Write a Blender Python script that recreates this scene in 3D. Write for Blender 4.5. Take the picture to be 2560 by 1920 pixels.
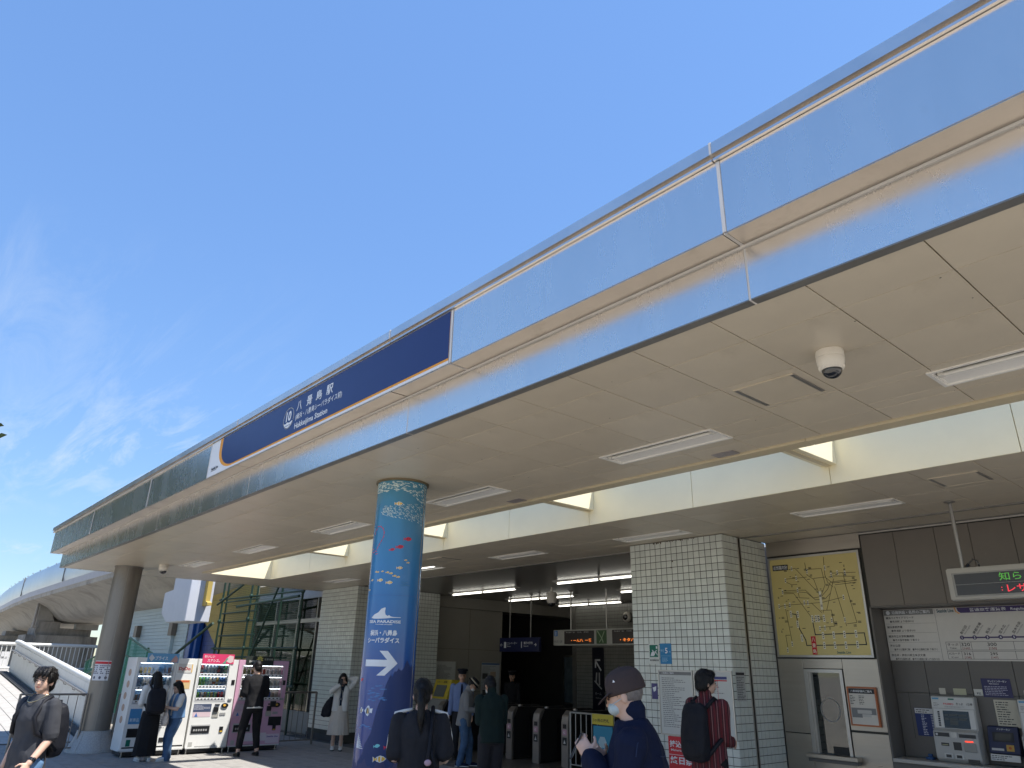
import bpy, bmesh, math, random
import numpy as np
from mathutils import Vector, Matrix, noise as mnoise
R = math.radians
random.seed(7)
SC = bpy.context.scene
COL = SC.collection
for o in list(bpy.data.objects): bpy.data.objects.remove(o)

# ------------------------------------------------------------------ camera
cam_d = bpy.data.cameras.new('camera'); cam = bpy.data.objects.new('camera', cam_d); COL.objects.link(cam)
PITCH, ROLL, YAW = R(21.6155), R(1.3866), R(-49.2966)
def cam_axes():
    cy, sy = math.cos(YAW), math.sin(YAW)
    f = Vector((sy*math.cos(PITCH), cy*math.cos(PITCH), math.sin(PITCH)))
    r = Vector((cy, -sy, 0)); u = r.cross(f)
    return (math.cos(ROLL)*r + math.sin(ROLL)*u, -math.sin(ROLL)*r + math.cos(ROLL)*u, f)
_r, _u, _f = cam_axes()
cam.matrix_world = Matrix(((_r.x, _u.x, -_f.x, 0), (_r.y, _u.y, -_f.y, 0), (_r.z, _u.z, -_f.z, 1.8), (0, 0, 0, 1)))
cam_d.sensor_width = 36; cam_d.lens = 36*1795.03/2560
cam_d.clip_start = .05; cam_d.clip_end = 5000
SC.camera = cam
SC.render.resolution_x, SC.render.resolution_y = 1024, 768

# ------------------------------------------------------------------ sky and sun
SUN = Vector((.40, .25, 1.0)).normalized()
ELEV = math.asin(SUN.z); AZ = math.atan2(SUN.x, SUN.y)
W = bpy.data.worlds.new('World'); SC.world = W; W.use_nodes = True
nt = W.node_tree; nt.nodes.clear()
def wn(t, **k):
    n = nt.nodes.new(t)
    for a, b in k.items(): setattr(n, a, b)
    return n
wl = nt.links.new
sky = wn('ShaderNodeTexSky', sky_type='NISHITA'); sky.sun_disc = False
sky.sun_elevation = ELEV; sky.sun_rotation = AZ; sky.altitude = 10; sky.air_density = .8; sky.dust_density = .05; sky.ozone_density = 1.7
tc = wn('ShaderNodeTexCoord'); sep = wn('ShaderNodeSeparateXYZ'); wl(tc.outputs['Generated'], sep.inputs[0])
zmax = wn('ShaderNodeMath', operation='MAXIMUM'); zmax.inputs[1].default_value = .03; wl(sep.outputs[2], zmax.inputs[0])
dx = wn('ShaderNodeMath', operation='DIVIDE'); wl(sep.outputs[0], dx.inputs[0]); wl(zmax.outputs[0], dx.inputs[1])
dy = wn('ShaderNodeMath', operation='DIVIDE'); wl(sep.outputs[1], dy.inputs[0]); wl(zmax.outputs[0], dy.inputs[1])
cmb = wn('ShaderNodeCombineXYZ'); wl(dx.outputs[0], cmb.inputs[0]); wl(dy.outputs[0], cmb.inputs[1])
mp = wn('ShaderNodeMapping'); mp.inputs['Rotation'].default_value = (0, 0, R(28)); mp.inputs['Scale'].default_value = (.42, 2.3, 1); mp.inputs['Location'].default_value = (.62, .35, 0)
wl(cmb.outputs[0], mp.inputs[0])
n1 = wn('ShaderNodeTexNoise'); n1.inputs['Scale'].default_value = 1.9; n1.inputs['Detail'].default_value = 9; n1.inputs['Roughness'].default_value = .68; n1.inputs['Distortion'].default_value = .55
wl(mp.outputs[0], n1.inputs['Vector'])
mp2 = wn('ShaderNodeMapping'); mp2.inputs['Scale'].default_value = (.22, .34, 1); mp2.inputs['Location'].default_value = (1.35, .8, 0); wl(cmb.outputs[0], mp2.inputs[0])
n2 = wn('ShaderNodeTexNoise'); n2.inputs['Scale'].default_value = 1.0; n2.inputs['Detail'].default_value = 2; wl(mp2.outputs[0], n2.inputs['Vector'])
r1 = wn('ShaderNodeMapRange'); r1.inputs['From Min'].default_value = .47; r1.inputs['From Max'].default_value = .68; wl(n1.outputs['Fac'], r1.inputs['Value'])
r2 = wn('ShaderNodeMapRange'); r2.inputs['From Min'].default_value = .46; r2.inputs['From Max'].default_value = .66; wl(n2.outputs['Fac'], r2.inputs['Value'])
r3 = wn('ShaderNodeMapRange'); r3.inputs['From Min'].default_value = .50; r3.inputs['From Max'].default_value = .22; wl(sep.outputs[2], r3.inputs['Value'])
m1 = wn('ShaderNodeMath', operation='MULTIPLY'); wl(r1.outputs[0], m1.inputs[0]); wl(r2.outputs[0], m1.inputs[1])
m2 = wn('ShaderNodeMath', operation='MULTIPLY'); wl(m1.outputs[0], m2.inputs[0]); wl(r3.outputs[0], m2.inputs[1])
m3 = wn('ShaderNodeMath', operation='MULTIPLY'); m3.inputs[1].default_value = .9; wl(m2.outputs[0], m3.inputs[0])
mix = wn('ShaderNodeMixRGB'); mix.inputs[2].default_value = (2.5, 2.75, 3.0, 1)
wl(m3.outputs[0], mix.inputs[0]); hsv = wn('ShaderNodeHueSaturation'); hsv.inputs['Saturation'].default_value = 1.1; wl(sky.outputs[0], hsv.inputs['Color'])
bw = wn('ShaderNodeRGBToBW'); wl(hsv.outputs[0], bw.inputs[0]); pw = wn('ShaderNodeMath', operation='POWER'); wl(bw.outputs[0], pw.inputs[0]); pw.inputs[1].default_value = -.5   # softer range between zenith and horizon, as the photograph shows
ps = wn('ShaderNodeMath', operation='MULTIPLY'); wl(pw.outputs[0], ps.inputs[0]); ps.inputs[1].default_value = 1.04
sm_ = wn('ShaderNodeVectorMath', operation='SCALE'); wl(hsv.outputs[0], sm_.inputs[0]); wl(ps.outputs[0], sm_.inputs['Scale']); wl(sm_.outputs[0], mix.inputs[1])
bg = wn('ShaderNodeBackground'); bg.inputs['Strength'].default_value = .15; wl(mix.outputs[0], bg.inputs[0])
wo = wn('ShaderNodeOutputWorld'); wl(bg.outputs[0], wo.inputs[0])
sun_d = bpy.data.lights.new('sun', 'SUN'); sun = bpy.data.objects.new('sun', sun_d); COL.objects.link(sun)
sun_d.energy = 3.9; sun_d.angle = R(.53); sun_d.color = (1, .955, .88)
sun.rotation_euler = (-SUN).to_track_quat('-Z', 'Y').to_euler(); sun.location = (0, -5, 30)
SC.view_settings.view_transform = 'Standard'; SC.view_settings.look = 'None'; SC.view_settings.gamma = 1
SC.view_settings.exposure = 1.2; SC.view_settings.use_curve_mapping = False
SC.render.engine = 'CYCLES'
SC.cycles.use_denoising = True; SC.cycles.max_bounces = 10; SC.cycles.diffuse_bounces = 6; SC.cycles.glossy_bounces = 4
SC.cycles.transparent_max_bounces = 8; SC.cycles.sample_clamp_indirect = 6; SC.cycles.caustics_reflective = False; SC.cycles.caustics_refractive = False

# ------------------------------------------------------------------ materials
MATS = {}
def srgb(c):
    if isinstance(c, str):
        c = [int(c[i:i+2], 16)/255 for i in (1, 3, 5)]
        c = [v/12.92 if v <= .04045 else ((v+.055)/1.055)**2.4 for v in c]
    return (*c, 1)
def mat(name, col, rough=.6, metal=0, var=.08, vscale=3.0, bump=0, bscale=60, spec=.5, dirt=None, dscale=1.5, dth=(.5, .75), stretch=(1, 1, 1), emit=0, alpha=1, trans=0, coat=0, rvar=0, sheen=0, orand=0):
    """Principled material with procedural colour variation, optional stains, grain and roughness variation."""
    if name in MATS: return MATS[name]
    m = bpy.data.materials.new(name); m.use_nodes = True; t = m.node_tree; b = t.nodes['Principled BSDF']; L = t.links.new
    c = srgb(col)
    b.inputs['Roughness'].default_value = rough; b.inputs['Metallic'].default_value = metal
    b.inputs['Specular IOR Level'].default_value = spec; b.inputs['Coat Weight'].default_value = coat
    if sheen: b.inputs['Sheen Weight'].default_value = sheen
    b.inputs['Alpha'].default_value = alpha; b.inputs['Transmission Weight'].default_value = trans
    co = t.nodes.new('ShaderNodeTexCoord'); mp = t.nodes.new('ShaderNodeMapping'); mp.inputs['Scale'].default_value = stretch
    L(co.outputs['Object'], mp.inputs[0])
    out = None
    if var:
        n = t.nodes.new('ShaderNodeTexNoise'); n.inputs['Scale'].default_value = vscale; n.inputs['Detail'].default_value = 6; n.inputs['Roughness'].default_value = .65
        L(mp.outputs[0], n.inputs['Vector'])
        rp = t.nodes.new('ShaderNodeValToRGB'); e = rp.color_ramp.elements
        e[0].position = .3; e[1].position = .72
        e[0].color = (*[v*(1-var) for v in c[:3]], 1); e[1].color = (*[min(1, v*(1+var)) for v in c[:3]], 1)
        L(n.outputs['Fac'], rp.inputs[0]); out = rp.outputs[0]
        if rvar:
            mr = t.nodes.new('ShaderNodeMapRange'); mr.inputs['To Min'].default_value = max(.02, rough-rvar); mr.inputs['To Max'].default_value = min(1, rough+rvar)
            mr.inputs['From Min'].default_value = .3; mr.inputs['From Max'].default_value = .7
            L(n.outputs['Fac'], mr.inputs['Value']); L(mr.outputs[0], b.inputs['Roughness'])
    if dirt:
        n = t.nodes.new('ShaderNodeTexNoise'); n.inputs['Scale'].default_value = dscale; n.inputs['Detail'].default_value = 8; n.inputs['Roughness'].default_value = .7; n.inputs['Distortion'].default_value = .4
        L(mp.outputs[0], n.inputs['Vector'])
        mr = t.nodes.new('ShaderNodeMapRange'); mr.inputs['From Min'].default_value = dth[0]; mr.inputs['From Max'].default_value = dth[1]; L(n.outputs['Fac'], mr.inputs['Value'])
        mx = t.nodes.new('ShaderNodeMixRGB'); mx.inputs[2].default_value = srgb(dirt)
        L(mr.outputs[0], mx.inputs[0])
        if out is not None: L(out, mx.inputs[1])
        else: mx.inputs[1].default_value = c
        out = mx.outputs[0]
    if orand and out is not None:   # each piece a slightly different tone
        oi = t.nodes.new('ShaderNodeObjectInfo'); mr = t.nodes.new('ShaderNodeMapRange'); mr.inputs['To Min'].default_value = 1-orand; mr.inputs['To Max'].default_value = 1+orand
        hs = t.nodes.new('ShaderNodeHueSaturation'); L(oi.outputs['Random'], mr.inputs['Value']); L(mr.outputs[0], hs.inputs['Value']); L(out, hs.inputs['Color']); out = hs.outputs[0]
    if out is not None: L(out, b.inputs['Base Color'])
    else: b.inputs['Base Color'].default_value = c
    if bump:
        n = t.nodes.new('ShaderNodeTexNoise'); n.inputs['Scale'].default_value = bscale; n.inputs['Detail'].default_value = 4; L(mp.outputs[0], n.inputs['Vector'])
        bp = t.nodes.new('ShaderNodeBump'); bp.inputs['Strength'].default_value = bump; bp.inputs['Distance'].default_value = .01
        L(n.outputs['Fac'], bp.inputs['Height']); L(bp.outputs[0], b.inputs['Normal'])
    if emit:
        b.inputs['Emission Color'].default_value = c; b.inputs['Emission Strength'].default_value = emit
    MATS[name] = m
    return m
def flat(col, rough=.55):
    k = 'print_%s' % (col if isinstance(col, str) else '_'.join('%.2f' % v for v in col))
    return mat(k, col, rough=rough, var=.03, vscale=8)
def glass(name, tint=(.8, .85, .86), rough=.02, alpha=.25):
    if name in MATS: return MATS[name]
    m = bpy.data.materials.new(name); m.use_nodes = True; t = m.node_tree; t.nodes.clear(); L = t.links.new
    tr = t.nodes.new('ShaderNodeBsdfTransparent'); tr.inputs[0].default_value = (*tint, 1)
    gl = t.nodes.new('ShaderNodeBsdfGlossy'); gl.inputs['Roughness'].default_value = rough
    fr = t.nodes.new('ShaderNodeFresnel'); fr.inputs[0].default_value = 1.5
    ad = t.nodes.new('ShaderNodeMath'); ad.operation = 'ADD'; ad.inputs[1].default_value = alpha; ad.use_clamp = True
    nz = t.nodes.new('ShaderNodeTexNoise'); nz.inputs['Scale'].default_value = 1.2
    bp = t.nodes.new('ShaderNodeBump'); bp.inputs['Strength'].default_value = .04; L(nz.outputs[0], bp.inputs['Height']); L(bp.outputs[0], gl.inputs['Normal'])
    mx = t.nodes.new('ShaderNodeMixShader'); o = t.nodes.new('ShaderNodeOutputMaterial')
    L(fr.outputs[0], ad.inputs[0]); L(ad.outputs[0], mx.inputs[0]); L(tr.outputs[0], mx.inputs[1]); L(gl.outputs[0], mx.inputs[2]); L(mx.outputs[0], o.inputs[0])
    MATS[name] = m
    return m

# ------------------------------------------------------------------ geometry helpers
ORG = {}
def T(name, label, cat, loc=(0, 0, 0), group=None, rot=None, local=False, scale=None):
    """A thing: an Empty at its base that parents its parts."""
    o = bpy.data.objects.new(name, None); o.empty_display_size = .1; COL.objects.link(o)
    o.location = loc
    if rot is not None: o.rotation_euler = (0, 0, rot)
    o['label'] = label; o['category'] = cat
    if group: o['group'] = group
    ORG[o.name] = Vector((0, 0, 0)) if local else Vector(loc)
    return o
def obj(name, me, parent=None, m=None):
    o = bpy.data.objects.new(name, me); COL.objects.link(o)
    if m is not None:
        me.materials.clear(); me.materials.append(m)
    if parent is not None:
        o.parent = parent
        ORG[o.name] = ORG.get(parent.name, Vector((0, 0, 0))).copy()
    return o
class MB:
    """Collects shapes; build() links them as ONE mesh object."""
    def __init__(s): s.v = []; s.f = []
    def add(s, vs, fs):
        k = len(s.v); s.v += [tuple(v) for v in vs]; s.f += [tuple(i+k for i in f) for f in fs]; return s
    def box(s, x0, x1, y0, y1, z0, z1):
        x0, x1 = min(x0, x1), max(x0, x1); y0, y1 = min(y0, y1), max(y0, y1); z0, z1 = min(z0, z1), max(z0, z1)
        return s.add([(x, y, z) for z in (z0, z1) for y in (y0, y1) for x in (x0, x1)], [(0, 2, 3, 1), (4, 5, 7, 6), (0, 1, 5, 4), (2, 6, 7, 3), (0, 4, 6, 2), (1, 3, 7, 5)])
    def hexa(s, p):  # 8 points, bottom 4 ccw then top 4 ccw
        return s.add(p, [(3, 2, 1, 0), (4, 5, 6, 7), (0, 1, 5, 4), (1, 2, 6, 5), (2, 3, 7, 6), (3, 0, 4, 7)])
    def prism(s, pts, d):  # planar polygon extruded by vector d
        d = Vector(d); n = len(pts); a = [Vector(p) for p in pts]; b = [p+d for p in a]
        return s.add(a+b, [tuple(range(n))[::-1], tuple(range(n, 2*n))]+[(i, (i+1) % n, n+(i+1) % n, n+i) for i in range(n)])
    def tube(s, pts, r, n=8, caps=True):
        pts = [Vector(p) for p in pts]; rs = r if isinstance(r, (list, tuple)) else [r]*len(pts); k = len(s.v); ref = None
        for i, p in enumerate(pts):
            t = (pts[min(i+1, len(pts)-1)]-pts[max(i-1, 0)]).normalized()
            if ref is None: ref = Vector((0, 0, 1)) if abs(t.z) < .9 else Vector((1, 0, 0))
            u = t.cross(ref).normalized(); v = t.cross(u).normalized(); ref = -v if False else u.cross(t)
            for j in range(n):
                a = 2*math.pi*j/n; s.v.append(tuple(p+(u*math.cos(a)+v*math.sin(a))*rs[i]))
        for i in range(len(pts)-1):
            for j in range(n): s.f.append((k+i*n+j, k+i*n+(j+1) % n, k+(i+1)*n+(j+1) % n, k+(i+1)*n+j))
        if caps:
            s.f.append(tuple(k+j for j in range(n))[::-1]); e = k+(len(pts)-1)*n; s.f.append(tuple(e+j for j in range(n)))
        return s
    def lathe(s, prof, c=(0, 0), n=32, caps=True):  # profile (r, z) round a vertical axis
        k = len(s.v)
        for r, z in prof:
            for j in range(n):
                a = 2*math.pi*j/n; s.v.append((c[0]+r*math.cos(a), c[1]+r*math.sin(a), z))
        for i in range(len(prof)-1):
            for j in range(n): s.f.append((k+i*n+j, k+i*n+(j+1) % n, k+(i+1)*n+(j+1) % n, k+(i+1)*n+j))
        if caps:
            s.f.append(tuple(k+j for j in range(n))[::-1]); e = k+(len(prof)-1)*n; s.f.append(tuple(e+j for j in range(n)))
        return s
    def ell(s, c, r, n=16, m=10, rot=None):
        c = Vector(c); k = len(s.v); M3 = rot or Matrix.Identity(3)
        for i in range(m+1):
            th = math.pi*i/m
            for j in range(n):
                a = 2*math.pi*j/n
                s.v.append(tuple(c+M3 @ Vector((r[0]*math.sin(th)*math.cos(a), r[1]*math.sin(th)*math.sin(a), -r[2]*math.cos(th)))))
        for i in range(m):
            for j in range(n): s.f.append((k+i*n+j, k+i*n+(j+1) % n, k+(i+1)*n+(j+1) % n, k+(i+1)*n+j))
        return s
    def loft(s, rings, n=20, pw=2.0):  # rings: (centre, uvec, vvec); superellipse exponent pw
        k = len(s.v)
        for c, u, v in rings:
            c, u, v = Vector(c), Vector(u), Vector(v)
            for j in range(n):
                a = 2*math.pi*j/n; ca, sa = math.cos(a), math.sin(a)
                s.v.append(tuple(c+u*(abs(ca)**(2/pw)*(1 if ca >= 0 else -1))+v*(abs(sa)**(2/pw)*(1 if sa >= 0 else -1))))
        for i in range(len(rings)-1):
            for j in range(n): s.f.append((k+i*n+j, k+i*n+(j+1) % n, k+(i+1)*n+(j+1) % n, k+(i+1)*n+j))
        s.f.append(tuple(k+j for j in range(n))[::-1]); e = k+(len(rings)-1)*n; s.f.append(tuple(e+j for j in range(n)))
        return s
    def mesh(s, name, org=Vector((0, 0, 0)), fix=True):
        me = bpy.data.meshes.new(name); me.from_pydata([(v[0]-org[0], v[1]-org[1], v[2]-org[2]) for v in s.v], [], s.f); me.update()
        if fix:
            bm = bmesh.new(); bm.from_mesh(me); bmesh.ops.recalc_face_normals(bm, faces=bm.faces); bm.to_mesh(me); bm.free()
        return me
    def build(s, name, m, parent=None, smooth=False, bev=0, kind=None, label=None, seg=1, fix=True):
        org = ORG.get(parent.name, Vector((0, 0, 0))) if parent is not None else Vector((0, 0, 0))
        me = s.mesh(name, org, fix)
        if bev:
            bm = bmesh.new(); bm.from_mesh(me)
            es = [e for e in bm.edges if len(e.link_faces) == 2 and e.calc_face_angle(0) > .5]
            bmesh.ops.bevel(bm, geom=es, offset=bev, segments=seg, affect='EDGES', clamp_overlap=True); bm.to_mesh(me); bm.free()
        o = obj(name, me, parent, m)
        if smooth:
            for p in me.polygons: p.use_smooth = True
            if smooth == 'auto': me.set_sharp_from_angle(angle=R(38))
        if kind: o['kind'] = kind
        if label: o['label'] = label
        return o
def tag(o, label, cat, group=None):
    o['label'] = label; o['category'] = cat
    if group: o['group'] = group
    return o
def struct(o): o['kind'] = 'structure'; return o
def share(src, name, loc, parent):
    """another piece that shares the mesh of src"""
    c = src.copy(); c.name = name; COL.objects.link(c); c.parent = parent; c.location = loc
    return c
class Frame:
    """A flat face: origin, horizontal u, vertical v, outward n; everything on it is given in metres."""
    def __init__(s, o, u, v=(0, 0, 1)):
        s.o = Vector(o); s.u = Vector(u).normalized(); s.v = Vector(v).normalized(); s.n = s.u.cross(s.v)
    def p(s, a, b, d=0): return s.o+s.u*a+s.v*b+s.n*d
    def box(s, mb, a0, a1, b0, b1, d0, d1):
        return mb.hexa([s.p(a0, b0, d0), s.p(a1, b0, d0), s.p(a1, b1, d0), s.p(a0, b1, d0), s.p(a0, b0, d1), s.p(a1, b0, d1), s.p(a1, b1, d1), s.p(a0, b1, d1)])
    def poly(s, mb, pts, d0, d1):
        return mb.prism([s.p(a, b, d0) for a, b in pts], s.n*(d1-d0))
    def plate(s, name, m, parent, a0, a1, b0, b1, d0, d1, bev=0):
        return s.box(MB(), a0, a1, b0, b1, d0, d1).build(name, m, parent, bev=bev)
    def line(s, mb, pts, w, d0, d1):
        for (a0, b0), (a1, b1) in zip(pts[:-1], pts[1:]):
            t = Vector((a1-a0, b1-b0)); l = t.length or 1e-6; t /= l; nx, ny = -t.y*w/2, t.x*w/2; ex, ey = t.x*w/2, t.y*w/2
            s.poly(mb, [(a0-ex-nx, b0-ey-ny), (a1+ex-nx, b1+ey-ny), (a1+ex+nx, b1+ey+ny), (a0-ex+nx, b0-ey+ny)], d0, d1)
_tc = {}
def text_mesh(body, bold=0.0):
    k = (body, bold)
    if k not in _tc:
        c = bpy.data.curves.new('lettering', 'FONT'); c.body = body; c.resolution_u = 2; c.offset = bold; c.align_x = 'LEFT'
        o = bpy.data.objects.new('lettering', c); me = bpy.data.meshes.new_from_object(o)
        vs = [tuple(v.co) for v in me.vertices]; fs = [tuple(p.vertices) for p in me.polygons]
        bpy.data.objects.remove(o); bpy.data.curves.remove(c); bpy.data.meshes.remove(me)
        _tc[k] = (vs, fs)
    return _tc[k]
def text_into(mb, fr, body, a0, b0, h, d, w=None, bold=.012, align='l', rot=0, shear=0):
    """flat lettering on a face: cap/glyph height h, baseline-left (a0, b0); w squeezes to a width"""
    vs, fs = text_mesh(body, bold)
    if not vs: return 0
    xs = [v[0] for v in vs]; ys = [v[1] for v in vs]; x0, x1, y0, y1 = min(xs), max(xs), min(ys), max(ys)
    cjk = any(ord(ch) > 0x2e80 for ch in body)
    sc = h/((y1-y0) if cjk else .73); sx = sc if w is None else w/(x1-x0)
    oy = y0 if cjk else 0
    off = {'l': 0, 'c': -(x1-x0)*sx/2, 'r': -(x1-x0)*sx}[align]
    ca, sa = math.cos(rot), math.sin(rot); out = []
    for x, y, _ in vs:
        px = (x-x0)*sx+off; py = (y-oy)*sc; px += py*shear
        out.append(fr.p(a0+px*ca-py*sa, b0+px*sa+py*ca, d))
    mb.add(out, fs); return (x1-x0)*sx
def text(fr, body, a0, b0, h, d, m, parent, name='lettering', **k):
    mb = MB(); text_into(mb, fr, body, a0, b0, h, d, **k)
    return mb.build(name, m, parent, fix=False) if mb.v else None
def scribble(mb, fr, a0, a1, b0, b1, rows, d, seed=0, fill=.8, lead=0):
    """rows of fine print too small to read: short dashes like words"""
    rr = random.Random(seed); hh = (b1-b0)/rows
    for i in range(rows):
        b = b1-(i+.7)*hh; a = a0+lead*(i % 2); end = a0+(a1-a0)*rr.uniform(fill*.6, 1)
        while a < end:
            l = rr.uniform(.5, 2.2)*hh; fr.box(mb, a, min(a+l, end), b, b+hh*.38, d, d+.0008); a += l+hh*.35
# ================================================================== ground
M_plaza = mat('plaza_paving', (.37, .335, .28), rough=.85, var=.16, vscale=.8, bump=.25, bscale=40, dirt=(.17, .15, .13), dscale=.35)
M_slab = mat('paving_slab', (.27, .26, .245), rough=.8, var=.2, vscale=4, bump=.25, bscale=90, dirt=(.13, .125, .12), dscale=2.2)
M_ramp = mat('ramp_tile', (.36, .345, .325), rough=.8, var=.14, vscale=5, bump=.2, bscale=80, dirt=(.26, .245, .22), dscale=1.4)
M_dark = mat('asphalt', (.06, .06, .062), rough=.9, var=.2, vscale=6, bump=.3, bscale=120)
g = MB()
g.add([(-1500, -1500, -.03), (1500, -1500, -.03), (1500, 1500, -.03), (-1500, 1500, -.03)], [(0, 1, 2, 3)])
struct(g.build('ground', M_plaza))
pv = struct(MB().box(-20.35, 6, 2.3, 10.0, -.028, -.012).build('pavement', mat('slab_joint', (.09, .088, .085), rough=.95)))
full = None
for i in range(27):
    for j in range(13):
        x, y = -20.05+i*.6, 2.62+j*.6
        if y > 9.7: continue
        if i < 13:
            if full is None:
                full = MB().box(-.297, .297, -.297, .297, -.01, 0).build('paving_slab', M_slab, pv, bev=.004)
                full.location = (x, y, 0)
            else: share(full, 'paving_slab', (x, y, random.uniform(-.0015, .0015)), pv)
far = MB()
for i in range(13, 40):
    for j in range(13):
        x, y = -20.05+i*.6, 2.62+j*.6
        if y < 9.7: far.box(x-.297, x+.297, y-.297, y+.297, -.01, 0)
far.build('paving_slab', M_slab, pv, kind='stuff')

# ramp climbing to the left, 1 in 12
def rz(x): return max(0, (-20.3-x)*.0845)+.004
rp = struct(MB().hexa([(-35, -2, -.02), (-20.4, -2, -.02), (-20.4, 4.98, -.02), (-35, 4.98, -.02), (-35, -2, rz(-35)-.02), (-20.4, -2, rz(-20.4)-.018), (-20.4, 4.98, rz(-20.4)-.018), (-35, 4.98, rz(-35)-.02)]).build('ramp', mat('ramp_joint', (.2, .19, .18), rough=.9)))
tile = None
for j in range(11):
    for i in range(16):
        x = -20.9-i*.9-(.45 if j % 2 else 0); y = 1.25+j*.31+.155
        if x < -34.5: continue
        if tile is None:
            tile = MB().box(-.443, .443, -.149, .149, -.012, 0).build('ramp_tile', M_ramp, rp, bev=.003); tile.rotation_euler = (0, math.atan(.0845), 0)
            tile.location = (x, y, rz(x)+.004)
        else:
            c = share(tile, 'ramp_tile', (x, y, rz(x)+.004+random.uniform(-.0015, .0015)), rp)
MB().hexa([(-35, 4.70, rz(-35)-.02), (-20.5, 4.70, rz(-20.5)-.02), (-20.5, 4.97, rz(-20.5)-.02), (-35, 4.97, rz(-35)-.02), (-35, 4.70, rz(-35)+.03), (-20.5, 4.70, rz(-20.5)+.03), (-20.5, 4.97, rz(-20.5)+.03), (-35, 4.97, rz(-35)+.03)]).build('gutter', M_dark, rp)
struct(MB().box(-60, -35, -4, 9, -.02, rz(-35)-.002).build('landing', M_ramp))

# ================================================================== canopy
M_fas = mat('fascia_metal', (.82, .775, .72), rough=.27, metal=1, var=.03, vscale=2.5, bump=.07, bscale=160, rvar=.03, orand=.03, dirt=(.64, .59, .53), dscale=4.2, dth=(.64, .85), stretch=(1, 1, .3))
M_fas2 = mat('fascia_cap_metal', (.76, .72, .68), rough=.35, metal=1, var=.06, vscale=3, rvar=.05)
M_seal = mat('sealant', (.70, .66, .62), rough=.6, var=.05)
M_trimdark = mat('dark_trim', (.26, .25, .23), rough=.45, metal=.6, var=.15)
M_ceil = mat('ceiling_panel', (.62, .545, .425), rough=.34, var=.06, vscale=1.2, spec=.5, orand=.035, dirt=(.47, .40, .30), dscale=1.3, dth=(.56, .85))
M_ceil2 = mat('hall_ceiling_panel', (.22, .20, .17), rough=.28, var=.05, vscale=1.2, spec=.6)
M_backing = mat('ceiling_void', (.10, .09, .08), rough=.9, var=0)
M_roof = mat('roof_deck', (.3, .3, .3), rough=.8)
CX0, CX1 = -19.77, 2.6
can = T('station_canopy', 'long flat station canopy with stepped metal fascia and beige panel ceiling', 'canopy', (-8, 4, 3.75))
GAP = .007
def cuts(x0, x1, xs): 
    e = [x0]+[x for x in sorted(xs) if x0 < x < x1]+[x1]; return list(zip(e[:-1], e[1:]))
LS = [-16.3, -12.6, -8.89, -5.29, -1.83]; US = [-16.47, -12.68, -9.93, -4.41, -1.83]; CS = [-16.6, -12.77, -9.0, -5.35, -1.85]
for a, b in cuts(-19.87, CX1, LS):   # lower band
    MB().box(a+GAP, b-GAP, 3.315, 3.34, 3.752, 4.092).build('lower_fascia_panel', M_fas, can)
    MB().box(a+GAP, b-GAP, 3.3155, 3.383, 3.744, 3.7515).build('edge_strip', M_trimdark, can)
for a, b in cuts(-20.28, CX1, US):   # upper band
    if not (-9.95 < a < -9.9): MB().box(a+GAP, b-GAP, 3.123, 3.15, 4.104, 4.588).build('upper_fascia_panel', M_fas, can)
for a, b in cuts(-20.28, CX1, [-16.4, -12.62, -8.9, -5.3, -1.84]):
    MB().box(a+GAP, b-GAP, 3.125, 3.312, 4.096, 4.1035).build('step_soffit', mat('dimmed_soffit_metal', (.47, .43, .385), rough=.36, metal=1, var=.08, vscale=2, dirt=(.36, .32, .28), dscale=3, dth=(.55, .8)), can)  # base colour darker than the fascia metal, so the mirrored sunlit ground looks dimmer
for a, b in cuts(-20.45, CX1, CS):   # cap with a shadow gap under it
    MB().box(a+.005, b-.005, 3.085, 3.30, 4.632, 4.712).build('coping', M_fas2, can)
    MB().box(a+.005, b-.005, 3.098, 3.30, 4.592, 4.608).build('drip_edge', M_fas2, can)
MB().box(-20.4, CX1, 3.112, 3.2, 4.60, 4.64).build('shadow_gap', mat('bronze_reveal', (.42, .36, .30), rough=.4, metal=.8, var=.1), can)
sl = MB()
for x in LS: sl.box(x-GAP, x+GAP, 3.318, 3.338, 3.752, 4.09); sl.box(x-GAP, x+GAP, 3.318, 3.383, 3.7455, 3.751)
for x in US: sl.box(x-.011, x+.011, 3.118, 3.149, 4.104, 4.588); sl.box(x-.010, x+.010, 3.127, 3.298, 4.0935, 4.1025)
for x in CS: sl.box(x-.007, x+.007, 3.082, 3.2, 4.63, 4.716)
sl.build('joint_strip', M_seal, can, kind='stuff')
MB().box(-19.87, CX1, 3.299, 3.3145, 4.080, 4.0955).build('corner_bead', M_seal, can)
# canopy end faces and roof deck
MB().box(-19.87, -19.84, 3.34, 10.3, 3.752, 4.1).build('end_fascia_lower', M_fas, can)
MB().box(-20.28, -20.25, 3.15, 10.3, 4.104, 4.6).build('end_fascia_upper', M_fas, can)
MB().box(-20.25, -19.86, 3.16, 10.3, 4.097, 4.1035).build('end_soffit', M_fas, can)
MB().box(-20.25, CX1, 3.2, 5.94, 4.15, 4.3).box(-20.25, -18.05, 5.94, 7.66, 4.15, 4.3).build('roof_deck', M_roof, can)
MB().box(CX0, CX1, 3.385, 5.93, 3.775, 4.1).box(CX0, -17.99, 5.93, 7.64, 3.775, 4.1).build('ceiling_void', M_backing, can)
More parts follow.
